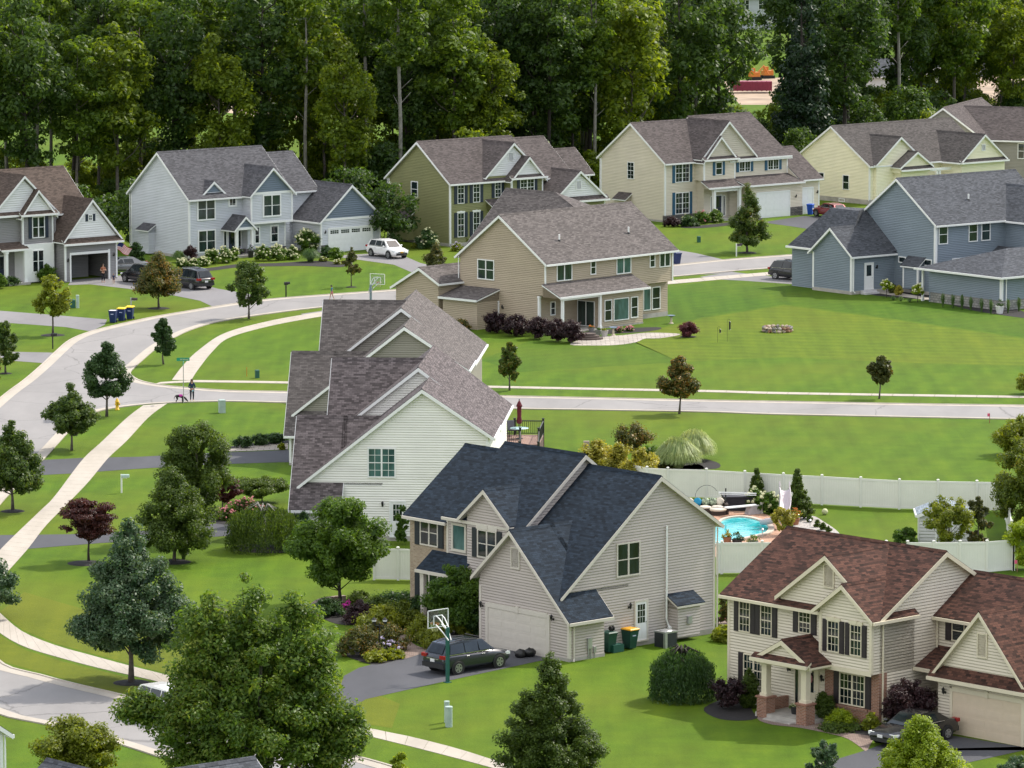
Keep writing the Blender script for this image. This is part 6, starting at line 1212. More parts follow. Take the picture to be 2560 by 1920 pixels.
# basketball hoops
def hoop(label, base, n, bw, bh, over, zb, col, arms):
    p = gp(*base); r = thing("basketball_hoop", label, "basketball hoop", p, math.atan2(n[1], n[0])); b = MB(); b.box(-.075, .075, -.075, .075, -.1, zb + .1); b.box(-.16, .16, -.16, .16, 0, .03); b.build("pole", col, r)
    b = MB()
    for s in (-.18, .18): b.tube([(-.18, s * .5, zb - .55), (.1, s, zb - .2), (over - .05, s, zb + .15)], .03, 6); b.tube([(0, s * .5, zb + .05), (over * .6, s, zb + .5), (over - .05, s, zb + .62)], .03, 6)
    b.build("support_arm", arms, r)
    g = MB(); g.box(over - .006, over + .006, -bw / 2, bw / 2, zb, zb + bh); gm, gn, gq = newmat("clear_acrylic"); tr = nd(gn, "BsdfTransparent", Color=(.86, .93, .92, 1)); gl = nd(gn, "BsdfGlossy", Roughness=.05); mx = nd(gn, "MixShader", i0=.12, i1=tr.outputs[0], i2=gl.outputs[0]); gn.links.new(mx.outputs[0], gn.nodes["Material Output"].inputs[0]); bo = g.build("backboard", gm, r)
    e = MB(); t = .035
    for y0, y1, z0, z1 in ((-bw / 2, bw / 2, zb + bh - t, zb + bh), (-bw / 2, bw / 2, zb, zb + t), (-bw / 2, -bw / 2 + t, zb, zb + bh), (bw / 2 - t, bw / 2, zb, zb + bh), (-.3, .3, zb + .58, zb + .62), (-.3, -.27, zb + .15, zb + .6), (.27, .3, zb + .15, zb + .6)): e.box(over - .025, over + .025, y0, y1, z0, z1)
    e.build("board_frame", WHITE, bo)
    q = MB(); zr = zb + .16; q.ring_loft([[(over + .26 + (.23 + .012 * math.cos(u)) * math.cos(a), (.23 + .012 * math.cos(u)) * math.sin(a), zr + .012 * math.sin(u)) for u in (0, 1.57, 3.14, 4.71)] for a in (6.2832 * i / 20 for i in range(21))], cap=False); q.box(over, over + .06, -.06, .06, zr - .05, zr + .02); q.build("rim", plain("rim_orange", (.55, .11, .02), .5), r)
    q = MB()
    for i in range(12):
        for dlt in (1, -1): a0, a1 = 6.2832 * i / 12, 6.2832 * (i + dlt) / 12; q.tube([(over + .26 + .23 * math.cos(a0), .23 * math.sin(a0), zr), (over + .26 + .15 * math.cos(a1), .15 * math.sin(a1), zr - .4)], .006, 4)
    q.build("net", FL_W, r); return r
hoop("dark green basketball hoop with white arms beside the graphite SUV", (1119, 1706), (-.65, .76), 1.37, .92, .75, 2.75, plain("hoop_green", (.008, .09, .075), .5), WHITE)
hoop("grey basketball hoop standing by the road beyond the taupe house", (927, 790), (.43, .90), 1.4, .9, 1.25, 2.55, plain("hoop_grey", (.16, .22, .25), .5), plain("hoop_arm_grey", (.3, .33, .35), .5))
p = gp(949, 1640); r = thing("lamp_post", "black twin-lantern lamp post in the front bed", "lamp post", p); b = MB(); b.lathe([(.09, 0), (.06, .1), (.04, .3), (.035, 1.75)], n=10); b.tube([(-.28, 0, 1.72), (-.2, 0, 1.6), (0, 0, 1.62), (.2, 0, 1.6), (.28, 0, 1.72)], .02, 6); b.build("post", BLACK, r)
for s in (-.28, .28):
    b = MB(); b.lathe([(.03, 0), (.09, .02), (.12, .22), (.02, .34), (.0, .38)], (0, 0, 0), 8); o = b.build("lantern", BLACK, r); o.location = (s, 0, 1.72); b = MB(); b.lathe([(.085, .035), (.118, .2)], (0, 0, 0), 8); g = b.build("lantern_glass", CLEARL, o); g.scale = (1.03, 1.03, 1)
# white vinyl fences round the pool garden
def fence(label, px, hgt=1.83, post_top=True):
    r = thing("vinyl_fence", label, "fence", (0, 0, 0)); P = [gp(*q) for q in px]; po, pa, ra = MB(), MB(), MB()
    for i, p in enumerate(P):
        po = MB(); po.box(p.x - .065, p.x + .065, p.y - .065, p.y + .065, -.1, hgt + .06); po.ring_loft([[(p.x + sx * k, p.y + sy * k, z) for sx, sy in ((-1, -1), (1, -1), (1, 1), (-1, 1))] for z, k in ((hgt + .06, .09), (hgt + .09, .09), (hgt + .14, .02))]); po.build("fence_post", VINYL, r)
    for a, b_ in zip(P, P[1:]):
        d = (b_ - a); L = d.length; d.normalize(); nn = Vector((-d.y, d.x, 0)); n = max(1, int(L / .16))
        tf = lambda x, y, z, a=a, d=d, nn=nn: tuple(a + d * x + nn * y + Vector((0, 0, z)))
        pa = MB()
        for i in range(n): pa.box(.07 + (L - .14) * i / n + .0025, .07 + (L - .14) * (i + 1) / n - .0025, -.012, .012, .18, hgt - .12, tf=tf)
        for z0, z1 in ((.06, .2), (hgt - .14, hgt)): pa.box(.066, L - .066, -.03, .03, z0, z1, tf=tf)
        pa.build("fence_panel", VINYL, r)
    return r
VINYL = plain("white_vinyl", (.74, .74, .69), .5, var=.04, scale=1.0)
N = lambda x, y: (1600 + .43399 * x, 1050 + .43399 * y)
fence("long white panel fence along the back of the pool garden", [(1580, 1232), N(40, 440), N(160, 446), N(382, 452), N(603, 466), N(825, 479), N(1047, 490), N(1270, 503), N(1493, 515), N(1715, 519), N(1939, 524), N(2095, 526)])
fence("white fence running towards the camera on the right of the garden", [N(2097, 530), N(2106, 575), N(2116, 630), N(2126, 690), N(2138, 762), N(2152, 868)])
fence("white fence in front of the garden, right of the russet roof", [N(2148, 868), N(1997, 882), N(1843, 884), N(1690, 886), N(1540, 886)])
fence("white fence joining the navy-roofed house to the pool garden", [(1793, 1436), (1804, 1435), (1905, 1434), (2005, 1434), (2110, 1434), (2215, 1434)])
fence("short white fence left of the brick corner", [(935, 1450), (995, 1451), (1030, 1452), (1080, 1452)])
# pool garden
PZ = lambda x, y: (1740 + .1808 * x, 1120 + .1808 * y)
TERR = bricky("terracotta_pavers", (.38, .22, .15), (.48, .30, .21), (.30, .18, .12), .3, .15, .01, noise=.3)
o = sheet("pool_deck", [(1735, 1288), (1800, 1278), (1880, 1280), (1925, 1290), (1955, 1310), (1958, 1340), (1920, 1362), (1860, 1378), (1800, 1390), (1735, 1395)], TERR, .012, 4)
POOL = [(1792, 1318), (1805, 1304), (1822, 1298), (1848, 1295), (1872, 1297), (1895, 1303), (1914, 1312), (1921, 1322), (1914, 1334), (1885, 1342), (1848, 1350), (1818, 1358), (1785, 1363), (1755, 1358), (1750, 1340), (1765, 1328)]
wm_, nt_, pw = newmat("pool_water"); ps = nd(nt_, "NewGeometry").outputs["Position"]; n_ = nd(nt_, "TexNoise", Vector=ps, Scale=1.1, Detail=3.0, Distortion=1.5); nt_.links.new(ramp(nt_, n_.outputs[0], [(.3, (.01, .30, .34)), (.55, (.04, .50, .55)), (.75, (.25, .70, .72))]), pw.inputs["Base Color"]); pw.inputs["Roughness"].default_value = .06; bm = nd(nt_, "Bump", Strength=.15, Distance=.1, Height=n_.outputs[0]); nt_.links.new(bm.outputs[0], pw.inputs["Normal"])
sheet("pool_water", POOL, wm_, .03, 4)
cp = cr([gp(*q) for q in POOL], 4, True); b = MB(); I = offs(cp + [cp[0]], .0); O = offs(cp + [cp[0]], .32)
cen = sum(cp, Vector()) / len(cp); K = MB(); n = len(cp)
for i in range(n):
    a, c = cp[i], cp[(i + 1) % n]; ao, co = a + (a - cen).normalized() * .38, c + (c - cen).normalized() * .38
    K.poly([(a.x, a.y, .12), (c.x, c.y, .12), (co.x, co.y, .12), (ao.x, ao.y, .12)]); K.poly([(a.x, a.y, 0), (c.x, c.y, 0), (c.x, c.y, .12), (a.x, a.y, .12)]); K.poly([(ao.x, ao.y, .12), (co.x, co.y, .12), (co.x, co.y, 0), (ao.x, ao.y, 0)])
tag(K.build("pool_coping", plain("coping_stone", (.52, .44, .36), .8)), kind="structure")
p = gp(1962, 1312); r = thing("pool_slide", "pale lilac pool slide curving down to the water", "slide", p); SL = plain("slide_plastic", (.50, .44, .47), .4, var=.04); path = [(0, .5, 2.05), (0, .2, 1.95), (.02, -.5, 1.45), (-.1, -1.3, .95), (-.5, -1.9, .62), (-1.0, -1.9, .42), (-1.45, -1.6, .32)]; Q = cr(path, 5); rings = []
for i, q in enumerate(Q):
    t = (Q[min(i + 1, len(Q) - 1)] - Q[max(i - 1, 0)]).normalized(); s = t.cross(Vector((0, 0, 1))).normalized(); u = s.cross(t); rings.append([q + s * a + u * c for a, c in ((-.34, .28), (-.30, .30), (-.22, .03), (0, -.02), (.22, .03), (.30, .30), (.34, .28), (.24, -.03), (0, -.08), (-.24, -.03))])
b = MB(); b.ring_loft(rings); b.build("chute", SL, r, True); b = MB()
for s in (-.3, .3): b.tube([(s, .75, 0), (s, .55, 2.6), (s, .3, 2.35)], .035, 6); b.tube([(s, -.2, 0), (s, -.2, 1.6)], .04, 6)
for i in range(6): b.box(-.3, .3, .72 - i * .03, .8 - i * .03, .3 + i * .3, .34 + i * .3)
b.build("ladder", SL, r)
p = gp(1872, 1286); r = thing("diving_board", "white diving board reaching over the pool", "diving board", p, math.atan2(-.5, -.86)); b = MB(); b.box(-.6, 1.7, -.25, .25, .52, .58); b.build("board", WHITE, r); b = MB(); b.ring_loft([[(sx * k - .3, sy * .22, z) for sx, sy in ((-1, -1), (1, -1), (1, 1), (-1, 1))] for z, k in ((0, .5), (.5, .3))]); b.build("stand", plain("stand_grey", (.45, .43, .45), .5), r)
b = MB(); b.box(-.95, .95, -.9, .9, 0, .82); b.box(-1.0, 1.0, -.95, .95, .82, .9); one(b, "hot_tub", plain("dark_wicker", (.018, .018, .026), .7), "dark square hot tub beside the patio sofa", "hot tub", gp(1845, 1272), R(4))
p = gp(1772, 1288); r = thing("patio_sofa", "dark wicker patio sofa with cream and patterned cushions", "sofa", p, R(6)); WK = plain("brown_wicker", (.045, .03, .025), .8); b = MB(); b.box(-1.5, 1.1, 0, .9, 0, .36); b.box(-1.5, 1.2, .8, 1.0, 0, .8); b.box(1.05, 1.25, 0, 1.0, 0, .66); b.build("frame", WK, r); CU = plain("cream_cushion", (.70, .64, .55), .9, var=.05)
for x in (-1.05, -.2, .6): b = MB(); b.blob((x, .4, .45), (.42, .42, .11), 10, amp=.03); b.build("seat_cushion", CU, r, True)
for i, x in enumerate((-1.1, -.6, -.1, .35, .8)): b = MB(); b.blob((x, .72, .75), (.27, .13, .26), 10, amp=.05); b.build("back_cushion", (CU, plain("blue_cushion", (.02, .25, .45), .9), plain("leaf_print_cushion", (.30, .36, .26), .9, var=.9, scale=9), plain("leaf_print_cushion", (.3, .36, .26)), CU)[i], r, True)
b = MB(); b.lathe([(.5, 0), (.5, .26)], n=18); b.lathe([(.3, .26), (.52, .28), (.55, .36), (.5, .42), (.2, .44)], n=18, mi=1); one(b, "footstool", [WK, CU], "round wicker footstool with cream cushion before the sofa", "footstool", gp(1795, 1287), smooth=False)
p = gp(1814, 1284); r = thing("pool_pole_rack", "dark post carrying white pool poles and a net", "pool poles", p); b = MB(); b.box(-.04, .04, -.04, .04, 0, 1.6); b.build("post", BLACK, r)
for z, y in ((1.30, -.05), (1.22, -.09), (1.36, -.13)): b = MB(); b.tube([(-.45, y, z + .02), (1.9, y, z - .06)], .022, 6); b.build("pool_pole", WHITE, r)
b = MB(); b.tube([(-1.9 + 1.45 * (1 - math.cos(a)) / 2 * 1.0, -.05, 1.05 + .75 * math.sin(a)) for a in (math.pi * i / 12 for i in range(11))], .015, 5); b.build("net_hoop", plain("hoop_dark", (.04, .05, .06), .6), r)
b = MB(); b.lathe([(.12, 0), (.12, .08), (.09, .1), (.09, .78), (.13, .82), (.14, .9)], n=12); one(b, "pedestal_planter", plain("planter_white", (.62, .60, .58), .6), "slim white pedestal between the tub and the slide", "pedestal", gp(1904, 1284))
shrub("white hydrangea bush behind the hot tub", (1886, 1276), 1.5, 1.5, L_MID, 301, 1500, .1, flowers=FL_W, fn=40, fs=.2); shrub("white-flowered hydrangea bush left of the pool slide", (1925, 1284), 1.9, 1.35, L_MID, 302, 1700, .1, flowers=FL_W, fn=45, fs=.2)
def pot(label, base, m, pr=.26, ph=.42, leaf=L_MID, lw=.7, lh=.5, flowers=None, seed=1, fn=30, fs=.08, z=0):
    p = gp(*base); r = thing("potted_plant", label, "potted plant", (p.x, p.y, z)); b = MB(); b.lathe([(pr * .72, 0), (pr, ph), (pr * 1.08, ph), (pr * 1.08, ph + .04), (pr * .9, ph + .04), (pr * .85, ph - .02)], n=16); b.build("pot", m, r)
    rs = np.random.default_rng(seed); C, CR = clumps(rs, 18, ph - .02, ph + lh, lw / 2, 'dome', lw * .16, .5); o = bpy.data.objects.new("foliage", leafmesh("foliage", C, CR, 420, .09, leaf, rs)); COL.objects.link(o); o.parent = r
    if flowers:
        f = MB()
        for i in range(fn): c = C[rs.integers(len(C))]; f.blob((c[0] * 1.1 + rs.normal() * .05, c[1] * 1.1 + rs.normal() * .05, c[2] + lw * .1), (fs * .5, fs * .5, fs * .4), 6, 0, i, .2)
        f.build("flowers", flowers, r)
    return r
DPOT = plain("dark_pot", (.018, .018, .02), .5); WPOT = plain("white_pot", (.68, .68, .68), .4); TPOT = plain("terracotta_pot", (.30, .13, .07), .8); GPOT = plain("grey_pot", (.22, .21, .21), .7)
pot("red and yellow-green potted plant at the pool's near edge, leftmost", (1818, 1362), TPOT, leaf=L_GOLD, seed=1); pot("spiky dark plant in a bowl at the pool's near edge", (1843, 1362), DPOT, .32, .3, L_DARK, .9, .55, seed=2); pot("green fern in a pot at the pool's near edge, rightmost", (1885, 1362), GPOT, .25, .2, L_MID, .9, .45, seed=3); pot("orange and red flowering pot by the slide's tall arborvitae", (1987, 1312), TPOT, .3, .35, L_GOLD, 1.0, .6, FL_O, 4, 40)
sheet("gravel_bed", [(1990, 1300), (2030, 1290), (2060, 1305), (2095, 1330), (2100, 1350), (2040, 1350), (1985, 1340)], plain("grey_gravel", (.36, .34, .32), .95, var=.5, scale=8), .016, 4)
for i, (x, y) in enumerate(((2024, 1306), (2043, 1318), (2057, 1325), (2072, 1334))): shrub("little green tuft planted in the gravel bed", (x, y), .45, .5, L_OLIVE, 310 + i, 200, .07, group="tufts in the gravel bed")
for i, (x, y) in enumerate(((1995, 1308), (2025, 1322), (1906, 1345))): r = thing("path_light", ("small mushroom path light before the tall arborvitae", "small mushroom path light in the gravel bed", "small mushroom path light at the pool's right edge")[i], "garden light", gp(x, y), 0, "path lights round the pool"); b = MB(); b.lathe([(.02, 0), (.02, .5)], n=6); b.build("stem", METAL, r); b = MB(); b.lathe([(.1, .5), (.09, .54), (.02, .6)], n=10); b.build("cap", METAL, r)
for lb, x, y in (("white ball lying on the garden lawn near the gravel bed", 2062, 1287), ("white ball lying on the lawn right of the garden shed", 2452, 1320)): b = MB(); b.blob((0, 0, .2), (.2, .2, .2), 12, amp=0); one(b, "ball", FL_W, lb, "ball", gp(x, y), smooth=True)
p = gp(2361, 1360); h = House("small pale garden shed with a shallow gable behind the serviceberry", (p.x - 1.5, p.y), 92, siding("siding_pale_grey", (.60, .60, .60), .2), shingle("shingles_shed", (.22, .26, .30)), cat="shed", name="shed"); h.gable('v', 0, 2.4, 0, 1.75, 1.5, 2.35, 3.0, 1.75, ohe=.15, ohr=.15); h.door(F(0), 1.05, 1.95, .05, 1.7, plain("pale_door", (.5, .5, .5)), 0); h.done()
# deck beside the taupe house
def cdeck(u, v, z): q = c_frame(u, v); return Vector((q[0], q[1], z))
o = c_frame(0, 0); r = thing("timber_deck", "raised deck with black railings and brown boards beside the roofs", "deck", (o[0], o[1], 0), R(-4)); fl = .8
b = MB()
for i in range(36): b.box(1.1 + i * .13, 1.1 + i * .13 + .12, 36.2, 41, fl - .04, fl)
b.build("deck_boards", plain("deck_brown", (.30, .19, .15), .8), r); b = MB(); b.box(1.1, 5.78, 36.2, 41, .0, fl - .05); b.build("skirting", plain("deck_skirt", (.10, .06, .05), .8), r)
for i in range(4): b = MB(); b.box(4.55, 5.75, 36.2 - .3 * (i + 1), 36.2 - .3 * i, 0, fl - .17 * (i + 1)); b.build("step", plain("deck_brown", (.3, .19, .15)), r)
RAIL = plain("black_railing", (.012, .016, .014), .5)
def dpost(u, v, z0, z1): b = MB(); b.box(u - .07, u + .07, v - .07, v + .07, z0, z1); b.box(u - .09, u + .09, v - .09, v + .09, z1, z1 + .04); b.build("railing_post", RAIL, r)
def drail(u0, v0, z0, u1, v1, z1):
    b = MB(); b.tube([(u0, v0, z0 + .95), (u1, v1, z1 + .95)], .04, 4); b.tube([(u0, v0, z0 + .1), (u1, v1, z1 + .1)], .03, 4); L = math.hypot(u1 - u0, v1 - v0); n = int(L / .14)
    for i in range(1, n): f = i / n; x, y, z = u0 + (u1 - u0) * f, v0 + (v1 - v0) * f, z0 + (z1 - z0) * f; b.box(x - .014, x + .014, y - .014, y + .014, z + .1, z + .95)
    b.build("railing", RAIL, r)
for q in ((5.75, 41, 0, fl + 1.1), (3.8, 41, 0, fl + 1.1), (1.2, 41, 0, fl + 1.1), (5.75, 36.25, 0, fl + 1.1), (4.5, 36.25, 0, fl + 1.1), (1.2, 36.25, 0, fl + 1.1), (4.55, 35.0, 0, 1.15), (5.8, 35.0, 0, 1.15)): dpost(*q)
drail(1.2, 41, fl, 5.75, 41, fl); drail(5.75, 36.25, fl, 5.75, 41, fl); drail(1.2, 36.25, fl, 4.5, 36.25, fl); drail(4.5, 36.25, fl, 4.55, 35.0, .1); drail(5.75, 36.25, fl, 5.8, 35.0, .1)
p = cdeck(4.25, 39.0, fl); b = MB(); b.lathe([(.62, .70), (.64, .72), (.62, .735)], n=24); b.lathe([(.25, 0), (.25, .03), (.04, .05), (.04, .7)], n=12, mi=1); one(b, "patio_table", [plain("glass_top", (.42, .62, .62), .1), BLACK], "round glass patio table on the deck", "table", p)
r2 = thing("parasol", "closed maroon parasol standing through the deck table", "parasol", p); b = MB(); b.lathe([(.022, .05), (.022, 2.62), (.05, 2.66), (.0, 2.74)], n=8); b.build("pole", BLACK, r2); b = MB(); b.lathe([(.06, 1.0), (.17, 1.06), (.19, 1.25), (.14, 1.5), (.155, 1.9), (.15, 2.15), (.22, 2.22), (.19, 2.3), (.1, 2.5), (.03, 2.62)], n=12); b.build("canopy", plain("maroon_cloth", (.12, .012, .022), .85, var=.3), r2, True)
def chair(label, u, v, rz, m):
    q = cdeck(u, v, fl); r = thing("patio_chair", label, "chair", q, rz); b = MB(); b.box(-.26, .26, -.24, .26, .40, .45); b.build("seat", m, r); b = MB(); b.box(-.26, .26, .22, .28, .42, 1.05, tf=lambda x, y, z: (x, y + (z - .42) * .2, z)); b.build("backrest", m, r)
    for x in (-.25, .25):
        for y in (-.22, .24): b = MB(); b.tube([(x, y, 0), (x, y, .42)], .018, 6); b.build("leg", BLACK, r)
chair("grey sling chair behind the deck table", 3.7, 40.1, R(20), plain("grey_sling", (.13, .13, .15), .8)); chair("brown sling chair left of the deck table", 3.3, 38.6, R(80), plain("brown_sling", (.06, .04, .04), .8))
# fire pit, bird baths, feeders
p = gp(1943, 829); r = thing("fire_pit", "ring of rough stones round a fire pit on the big lawn", "fire pit", p); q = random.Random(4)
for i in range(34):
    a = 6.283 * i / 17; b = MB(); b.blob((1.1 * math.cos(a), 1.1 * math.sin(a), .12 + .22 * (i // 17)), (.2, .2, .13), 8, 0, i, .3); b.build("stone", (plain("fieldstone_tan", (.42, .34, .26), .9, var=.4), plain("fieldstone_grey", (.26, .24, .22), .9, var=.4), plain("fieldstone_rust", (.25, .14, .09), .9, var=.4))[q.randrange(3)], r)
def bath(label, base):
    b = MB(); b.lathe([(.2, 0), (.2, .05), (.09, .1), (.08, .5), (.12, .56)], n=12); b.lathe([(.12, .56), (.33, .66), (.34, .70), (.28, .68)], n=16, mi=1); return one(b, "bird_bath", [plain("bath_stone", (.50, .43, .34), .8), plain("bath_blue", (.16, .22, .30), .5)], label, "bird bath", gp(*base))
bath("stone bird bath at the far corner of the tan house", (1678, 809)); bath("bird bath with a blue bowl before the sunroom windows", (1533, 839))
for lb, x, y, h in (("low shepherd's hook with a hanging lantern feeder on the lawn", 1794, 856, 1.2), ("taller shepherd's hook with a long black feeder", 1818, 854, 1.75)):
    r = thing("bird_feeder", lb, "bird feeder", gp(x, y)); b = MB(); b.tube([(0, 0, 0), (0, 0, h), (.08, 0, h + .1), (.18, 0, h + .06), (.2, 0, h - .05)], .012, 6); b.build("hook", BLACK, r); b = MB(); b.lathe([(.02, h - .1), (.09, h - .16), (.07, h - .2), (.07, h - (.4 if h < 1.5 else .75)), (.1, h - (.42 if h < 1.5 else .78))], (.2, 0, 0), 10); b.build("feeder", BLACK, r)
# flag on the garage corner of the grey house
p = gp(290, 695); r = thing("flag", "striped red and white flag with blue canton, waving from the garage corner", "flag", (p.x, p.y, 0)); Y0 = 2.55; b = MB(); b.tube([(-.35, .35, Y0 - .3), (.35, -.1, Y0 + .75)], .02, 6); b.build("staff", WHITE, r); ST = [plain("flag_white", (.75, .72, .70), .8), plain("flag_red", (.45, .03, .05), .8), plain("flag_blue", (.015, .03, .14), .8)]; b = MB()
def fpnt(a, c): return (.32 + a * 1.15 - c * .38 + .04 * math.sin(a * 7), -.12 + .12 * math.sin(a * 6.0), Y0 + .70 - a * .55 - c * .62 + .05 * math.sin(a * 6))
for i in range(13):
    for j in range(16):
        q = [fpnt(j / 16, i / 13), fpnt((j + 1) / 16, i / 13), fpnt((j + 1) / 16, (i + 1) / 13), fpnt(j / 16, (i + 1) / 13)]; b.poly(q, 2 if (i < 7 and j < 6) else (1 if i % 2 == 0 else 0))
b.build("cloth", ST, r)
# things inside the open garage
b = MB(); b.box(-.5, .5, -.25, .25, 0, .9); b.box(-.5, .5, -.25, .25, 1.0, 1.1); q = gp(236, 672); one(b, "storage_shelf", plain("shelf_blue_grey", (.06, .08, .11), .7), "dark storage shelf in the open garage, left side", "shelf", (q.x, q.y + 6, 0)); b = MB(); b.blob((0, 0, .35), (.22, .2, .35), 8, amp=.1); q = gp(228, 686); one(b, "laundry_bag", plain("bag_blue", (.02, .05, .22), .8), "blue bag on the floor of the open garage", "bag", (q.x, q.y + 3, 0), smooth=True)
b = MB(); b.box(-.6, .6, -.25, .25, 1.7, 1.85); b.box(-.6, -.55, -.25, .25, 0, 1.7); b.box(.55, .6, -.25, .25, 0, 1.7); q = gp(258, 676); one(b, "storage_rack", plain("rack_yellow", (.25, .17, .02), .7), "yellow-topped rack in the open garage, right side", "rack", (q.x - 1.2, q.y + 4.2, 0))
# beyond the wood
p = gp(1878, 232); b = MB(); b.box(-2.8, 2.8, -1.1, 1.1, .35, 1.6)
for i in range(9): b.box(-2.8 + i * .68, -2.65 + i * .68, -1.2, -1.1, .3, 1.65)
one(b, "skip", plain("skip_maroon", (.20, .02, .05), .6), "maroon skip on the building plot beyond the wood", "skip", p, R(3))
for lb, x, y in (("orange digger beyond the wood, left one", 1885, 200), ("orange digger beyond the wood, right one", 1918, 196)):
    r = thing("digger", lb, "digger", gp(x, y), R(20), "diggers on the plot"); r.scale = (.6, .6, .6); OR_ = plain("digger_orange", (.55, .17, .02), .5); b = MB(); b.box(-1.2, 1.2, -1.1, 1.1, .8, 1.9); b.box(-1.1, 0, -.8, 0, 1.9, 2.9); b.build("body", OR_, r); b = MB(); b.box(-1.5, 1.5, -1.3, -.8, 0, .75); b.box(-1.5, 1.5, .8, 1.3, 0, .75); b.build("track", TYRE, r); b = MB(); b.tube([(1.0, .2, 1.6), (2.6, .2, 3.4), (3.9, .2, 1.2)], [.22, .2, .15], 6); b.build("boom", OR_, r)
def far(label, base, yaw, wall, roof, w=13, d=9, ze=5.6, zr=9.2):
    p = gp(*base); h = House(label, (p.x, p.y), yaw, wall, roof); h.gable('u', 0, w, 0, ze, d / 2, zr, d, ze); h.gable('v', -1.5, d / 2, w * .55, ze, w * .75, zr - .8, w * .95, ze, ends=(1, 0))
    for a in (1.2, 4.4): h.window(F(0), a, a + 1.5, 3.4, 5.1); h.window(F(0), a, a + 1.5, .8, 2.5)
    h.window(F(-1.5), w * .68, w * .82, 3.4, 5.1); h.window(LL_(0), d * .4, d * .55, 3.4, 5.0); return h.done()
far("blue-grey house far beyond the wood at the top of the photo", (1836, 75), 70, S_B, R_Q); far("dark-roofed white house far beyond the wood, upper right", (2185, 118), 60, siding("siding_bright_white", (.70, .71, .73)), R_Q, 16); far("pale grey house far beyond the wood at the upper right edge", (2450, 190), 80, S_A, R_Y, 12); far("ivory house hidden behind the middle of the wood", (1212, 260), 75, S_C, R_G, 9); far("long white outbuilding beyond the wood's right part", (2040, 250), 85, siding("siding_bright_white", (.7, .71, .73)), R_Q, 22, 9, 3.2, 5.2)
# houses cut by the bottom edge
e = gp(33, 1843, 5.5); a_ = R(138); h = House("white-trimmed house corner cut by the lower left edge", (e.x - .3 * math.sin(a_) + 9.35 * math.cos(a_), e.y - .3 * math.cos(a_) - 9.35 * math.sin(a_)), 138, S_W, R_D); h.gable('u', -12, 0, 0, 5.75, 4.5, 8.8, 9, 5.75); h.downspout(.05, 9.1, 0, 5.6); h.window(RR_(0), 3.5, 5.3, 3.6, 5.2); h.cb(0, 9, .1, 5.6, -1, -1); h.done()
e = gp(127, 1898, 8.9); h = House("dark roof tip cut by the bottom edge before the round yellow-green tree", (e.x + 12 * math.sin(a_) + 4.5 * math.cos(a_), e.y + 12 * math.cos(a_) - 4.5 * math.sin(a_)), 138, S_B, R_Q); h.gable('u', -12, 0, 0, 5.7, 4.5, 8.75, 9, 5.7); h.done()
e = gp(639, 1891, 8.8); a_ = R(52); h = House("slate-grey roof ridges cut by the bottom edge before the large tree", (e.x - 12 * math.sin(a_) + 4.5 * math.cos(a_), e.y - 12 * math.cos(a_) - 4.5 * math.sin(a_)), 52, S_B, R_Q); h.gable('u', 0, 11.7, 0, 5.5, 4.5, 8.65, 9, 5.5); h.gable('v', 4.0, 11, -3, 5.5, .8, 8.9, 4.6, 5.5, ends=(1, 1)); h.done()
# ------------------------------------------------------------------ garden shrubs and flowers
GH = "hydrangeas before the blue-grey house"
for i, (x, y, wd, hh) in enumerate(((456, 668, 1.3, .9), (487, 668, 1.3, .85), (510, 665, 1.4, .95), (532, 660, 2.0, 1.5), (560, 657, 1.9, 1.5), (587, 652, 1.4, 1.3), (659, 652, 1.9, 1.55), (695, 651, 1.8, 1.5), (730, 649, 1.6, 1.3))): shrub("cream-flowered hydrangea in the bed before the blue-grey house", (x, y), wd, hh, L_MID, 400 + i, 1100, .1, flowers=FL_W, fn=60, fs=.17, group=GH)
shrub("tall panicle hydrangea by the garage wall of the blue-grey house", (765, 632), 2.7, 2.3, L_MID, 410, 1800, .12, 'round', flowers=FL_W, fn=70, fs=.24); shrub("dark red shrub at the front corner of the blue-grey house", (478, 657), 1.5, 1.75, L_PURP, 411, 1500, .1, 'oval'); blades("feathery green grass clump beside the dark red shrub", (448, 656), 1.7, 1.2, L_FG, 420, 412); blades("large round ornamental grass before the small garage windows", (776, 655), 2.0, 1.4, L_FG, 700, 413)
shrub("dark green shrub left of the white garage door", (815, 643), 1.6, 1.2, L_DARK, 414, 1200, .1); shrub("mid-green shrub close to the white SUV", (840, 648), 1.7, 1.2, L_MID, 415, 1200, .1); shrub("small cream-flowered shrub under the garage corner", (808, 654), .9, .5, L_YEL, 416, 400, .08, flowers=FL_W, fn=24, fs=.14); shrub("small cream-flowered shrub nearest the thin sapling", (845, 661), .9, .5, L_YEL, 417, 400, .08, flowers=FL_W, fn=24, fs=.14)
pot("purple-flowered black urn right of the blue-grey porch", (627, 644), DPOT, .3, .6, L_DARK, .9, .6, FL_L, 21, 25, .1); pot("purple-flowered pot under the blue-grey porch", (600, 641), DPOT, .28, .4, L_MID, .8, .5, FL_L, 22, 25, .1); shrub("bushy green shrub in the shade left of the blue-grey house", (340, 655), 1.6, 1.9, L_DARK, 418, 1200, .11)
shrub("big white-flowered hydrangea at the olive house's corner", (1066, 622), 2.4, 2.0, L_DARK, 420, 1700, .11, flowers=FL_W, fn=40, fs=.2); shrub("golden round shrub under the olive house's front windows", (1164, 612), 1.7, 1.3, L_YEL, 421, 1300, .09); shrub("lilac and yellow flowers beside the olive house's corner post", (1141, 628), 1.2, .9, L_YEL, 422, 700, .09, flowers=FL_L, fn=50, fs=.1); shrub("pale perennial tuft by the chase of the olive house", (1036, 621), 1.0, .6, L_YEL, 423, 400, .08); pot("hanging basket of red flowers at the olive house's corner", (1134, 612), DPOT, .2, .25, L_MID, .6, .3, FL_O, 23, 20, .1, z=1.5)
